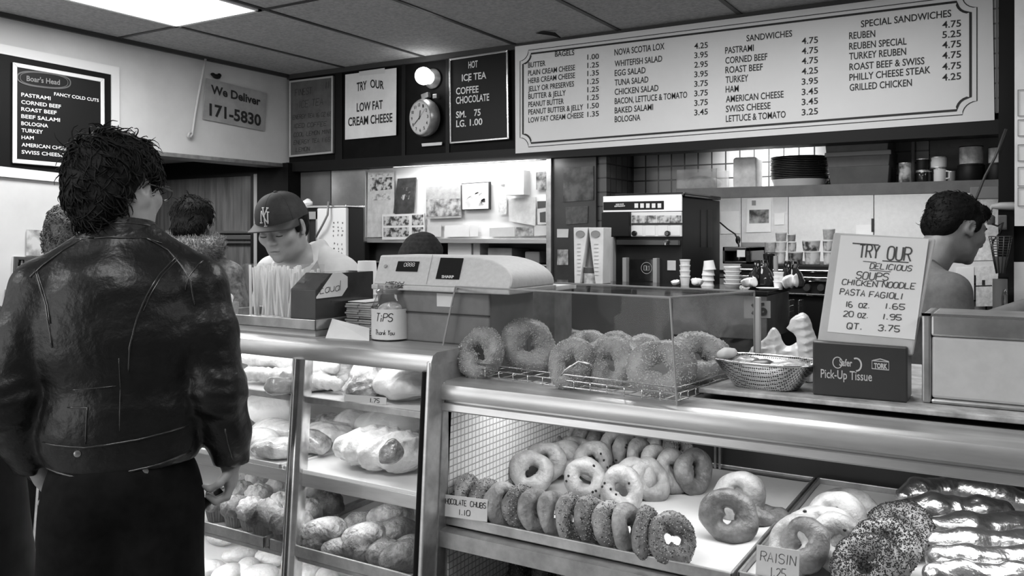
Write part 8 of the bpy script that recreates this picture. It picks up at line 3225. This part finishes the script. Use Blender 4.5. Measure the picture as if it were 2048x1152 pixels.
# ================================================================== curly haired customer
base = px(152, 700, d=3.25)
base.z = 0
f = F(0.03)
hc = (0, 0.03, 1.47)
R = Euler((rad(-6), 0, rad(10))).to_matrix()
w = head_prims(f, hc, R, 0.98)
f.cone((0, 0, 1.28), (0, 0.01, 1.40), 0.056, 0.052, 0.03)
f.cone((0, 0, 0.9), (0, 0, 1.2), 0.12, 0.13, 0.04, (0.9, 1.3, 1))
for s in (-1, 1):
    f.chain([(s * 0.155, 0, 1.23), (s * 0.2, -0.01, 1.0), (s * 0.18, 0.12, 0.84)], (0.046, 0.04, 0.027))
    f.ell((s * 0.175, 0.15, 0.81), (0.016, 0.03, 0.045), k=0.012)
    for i in range(4): f.chain([(s * 0.175, 0.13 + 0.016 * i, 0.78), (s * 0.17, 0.135 + 0.016 * i, 0.745), (s * 0.162, 0.135 + 0.016 * i, 0.725)], (0.008, 0.0075, 0.006), 0.004)
    f.chain([(s * 0.17, 0.172, 0.815), (s * 0.155, 0.19, 0.79)], (0.009, 0.007), 0.006)
legs(f, hip=0.86)
curly = person('customer with curly grey brown hair half hidden behind the man in leather', f, base, rad(30), 0.014, [(*box3(hc, 0.14), 0.008), (*box3((0, 0.15, 0.77), 0.09), 0.009)])
f = F(0.03)
eu = R.to_euler()
CURL = M('curly_hair', 0.07, 0.55, noise=(55, 0.025, 0.15), bump=(80, 0.8, 0.006))
f.ell(w(0, -0.022, 0.040), (0.112, 0.118, 0.092), eu).ell(w(0, -0.05, -0.035), (0.112, 0.085, 0.085), eu)
f.post.append(lambda P, o: o + 0.010 * wob(P, 95, 2) + 0.006 * wob(P, 200, 5))
hair = garment('curly_hair', f, curly, CURL, 0.006)
g = G()
rng = random.Random(8)
vs = [(Vector(v.co), Vector(v.normal)) for v in hair.data.vertices]
for i in range(1500):
    p, nn = rng.choice(vs)
    a = nn.orthogonal().normalized()
    b = nn.cross(a)
    r0 = rng.uniform(0.004, 0.009)
    ph = rng.uniform(0, 6.28)
    pts = [p + nn * (0.012 * k / 7 - 0.002) + (a * cos(ph + k * 0.95) + b * sin(ph + k * 0.95)) * r0 for k in range(8)]
    g.tube([q + Vector(hair.location) for q in pts], [0.0017] * 7 + [0.0008], 4)
g.build('curls', CURL, hair, smooth=True)
f = F(0.04)
f.ell((0, 0, 1.13), (0.195, 0.14, 0.17)).ell((0, 0, 0.9), (0.2, 0.15, 0.3)).ell((0, 0, 0.7), (0.21, 0.16, 0.22)).cone((0, 0, 1.22), (0, 0.008, 1.345), 0.09, 0.066)
for s in (-1, 1):
    f.cone((s * 0.06, -0.01, 1.29), (s * 0.16, -0.01, 1.225), 0.048, 0.062)
    f.chain([(s * 0.162, -0.01, 1.21), (s * 0.21, -0.02, 1.0), (s * 0.19, 0.10, 0.85)], (0.072, 0.066, 0.052), 0.02)
f.post.append(lambda P, o: np.maximum(o + 0.005 * wob(P, 36, 8), 0.48 - P[:, 2]))
garment('dark_coat', f, curly, M('dark_coat', 0.012, 0.8, noise=(30, 0.008, 0.016), spec=0.2), 0.014)
trousers(curly, CLOTHB, hip=0.86)
shoes(curly)

# ================================================================== customer at the left edge
base = Vector((-2.49, 1.124, 0))
f = F(0.03)
hc = (0, 0.03, 1.47)
R = Euler((rad(-6), 0, rad(10))).to_matrix()
w = head_prims(f, hc, R, 0.98)
f.cone((0, 0, 1.28), (0, 0.01, 1.40), 0.056, 0.052, 0.03)
f.cone((0, 0, 0.9), (0, 0, 1.2), 0.12, 0.13, 0.04, (0.9, 1.3, 1))
for s in (-1, 1):
    f.chain([(s * 0.155, 0, 1.23), (s * 0.2, -0.01, 1.0), (s * 0.18, 0.12, 0.84)], (0.046, 0.04, 0.027))
    f.ell((s * 0.175, 0.15, 0.81), (0.016, 0.03, 0.045), k=0.012)
    for i in range(4): f.chain([(s * 0.175, 0.13 + 0.016 * i, 0.78), (s * 0.17, 0.135 + 0.016 * i, 0.745), (s * 0.162, 0.135 + 0.016 * i, 0.725)], (0.008, 0.0075, 0.006), 0.004)
    f.chain([(s * 0.17, 0.172, 0.815), (s * 0.155, 0.19, 0.79)], (0.009, 0.007), 0.006)
legs(f, hip=0.86)
edge = person('customer in a dark coat cut off by the left edge beside the man in leather', f, base, rad(50), 0.014, [(*box3(hc, 0.14), 0.009), (*box3((0, 0.15, 0.77), 0.09), 0.010)])
f = F(0.02)
eu = R.to_euler()
f.ell(w(0, -0.022, 0.042), (0.088, 0.100, 0.078), eu).ell(w(0, -0.06, -0.02), (0.078, 0.055, 0.07), eu)
f.post.append(lambda P, o: o + 0.004 * wob(P, 80, 2))
garment('hair', f, edge, HAIR, 0.008)
f = F(0.04)
f.ell((0, 0, 1.13), (0.195, 0.14, 0.17)).ell((0, 0, 0.9), (0.2, 0.15, 0.3)).cone((0, 0, 1.0), (0, 0, 0.42), 0.19, 0.25, None, (0.9, 1.25, 1)).cone((0, 0, 1.22), (0, 0.008, 1.345), 0.09, 0.066)
for s in (-1, 1):
    f.cone((s * 0.06, -0.01, 1.29), (s * 0.16, -0.01, 1.225), 0.048, 0.062)
    f.chain([(s * 0.162, -0.01, 1.21), (s * 0.215, -0.02, 1.0), (s * 0.20, 0.10, 0.85)], (0.074, 0.068, 0.052), 0.02)
f.post.append(lambda P, o: np.maximum(o + 0.006 * wob(P, 36, 18) + 0.003 * np.abs(wob(P, 80, 3)), 0.4 - P[:, 2]))
garment('dark_coat', f, edge, M('black_coat', 0.007, 0.7, noise=(14, 0.005, 0.01), spec=0.15), 0.011)
trousers(edge, CLOTHB, hip=0.86)
shoes(edge)

# ================================================================== worker in the knit hat behind the register
base = px(849, 600, d=3.72)
base.z = 0
f = F(0.03)
hc = (0, 0.03, 1.355)
R = Euler((rad(-20), 0, rad(-20))).to_matrix()
w = head_prims(f, hc, R, 0.98)
f.cone((0, 0, 1.18), (0, 0.01, 1.30), 0.056, 0.052, 0.03)
f.cone((0, 0, 0.85), (0, 0, 1.1), 0.12, 0.13, 0.04, (0.9, 1.3, 1))
for s in (-1, 1):
    f.chain([(s * 0.155, 0, 1.13), (s * 0.2, 0.0, 0.92), (s * 0.15, 0.18, 0.86)], (0.046, 0.04, 0.027))
    f.ell((s * 0.145, 0.215, 0.855), (0.03, 0.04, 0.016), k=0.012)
    for i in range(4): f.chain([(s * (0.165 - 0.016 * i), 0.24, 0.855), (s * (0.162 - 0.016 * i), 0.27, 0.85), (s * (0.158 - 0.016 * i), 0.29, 0.84)], (0.008, 0.0075, 0.006), 0.004)
    f.chain([(s * 0.12, 0.2, 0.855), (s * 0.1, 0.22, 0.85)], (0.009, 0.007), 0.006)
legs(f, hip=0.8)
hatw = person('worker in a dark knit hat bending behind the cash register', f, base, rad(190), 0.014, [(*box3(hc, 0.14), 0.008), (*box3((0, 0.24, 0.85), 0.08), 0.009)])
f = F(0.025)
eu = R.to_euler()
f.ell(w(0, -0.012, 0.044), (0.090, 0.106, 0.078), eu).ell(w(0.0, -0.02, 0.085), (0.06, 0.075, 0.05), eu).ell(w(-0.045, -0.03, 0.085), (0.03, 0.03, 0.03), eu)
f.post.append(lambda P, o: o + 0.004 * wob(P, 60, 2) + 0.0012 * np.sin(P[:, 2] * 700))
garment('knit_hat', f, hatw, M('knit_wool', 0.012, 0.9, noise=(60, 0.006, 0.02)), 0.006)
f = F(0.04)
f.ell((0, 0, 1.04), (0.195, 0.14, 0.17)).ell((0, 0, 0.86), (0.19, 0.14, 0.2))
for s in (-1, 1):
    f.cone((s * 0.06, -0.01, 1.20), (s * 0.16, -0.01, 1.13), 0.048, 0.062)
    f.chain([(s * 0.162, -0.01, 1.12), (s * 0.205, 0.0, 0.93), (s * 0.165, 0.14, 0.87)], (0.07, 0.062, 0.048), 0.02)
f.post.append(lambda P, o: np.maximum(o + 0.004 * wob(P, 36, 8), 0.72 - P[:, 2]))
garment('dark_sweater', f, hatw, MATS['dark_coat'], 0.014)
trousers(hatw, CLOTHB, hip=0.8)
shoes(hatw)
for o in bpy.data.objects:
    if 'local' in o.keys(): del o['local']
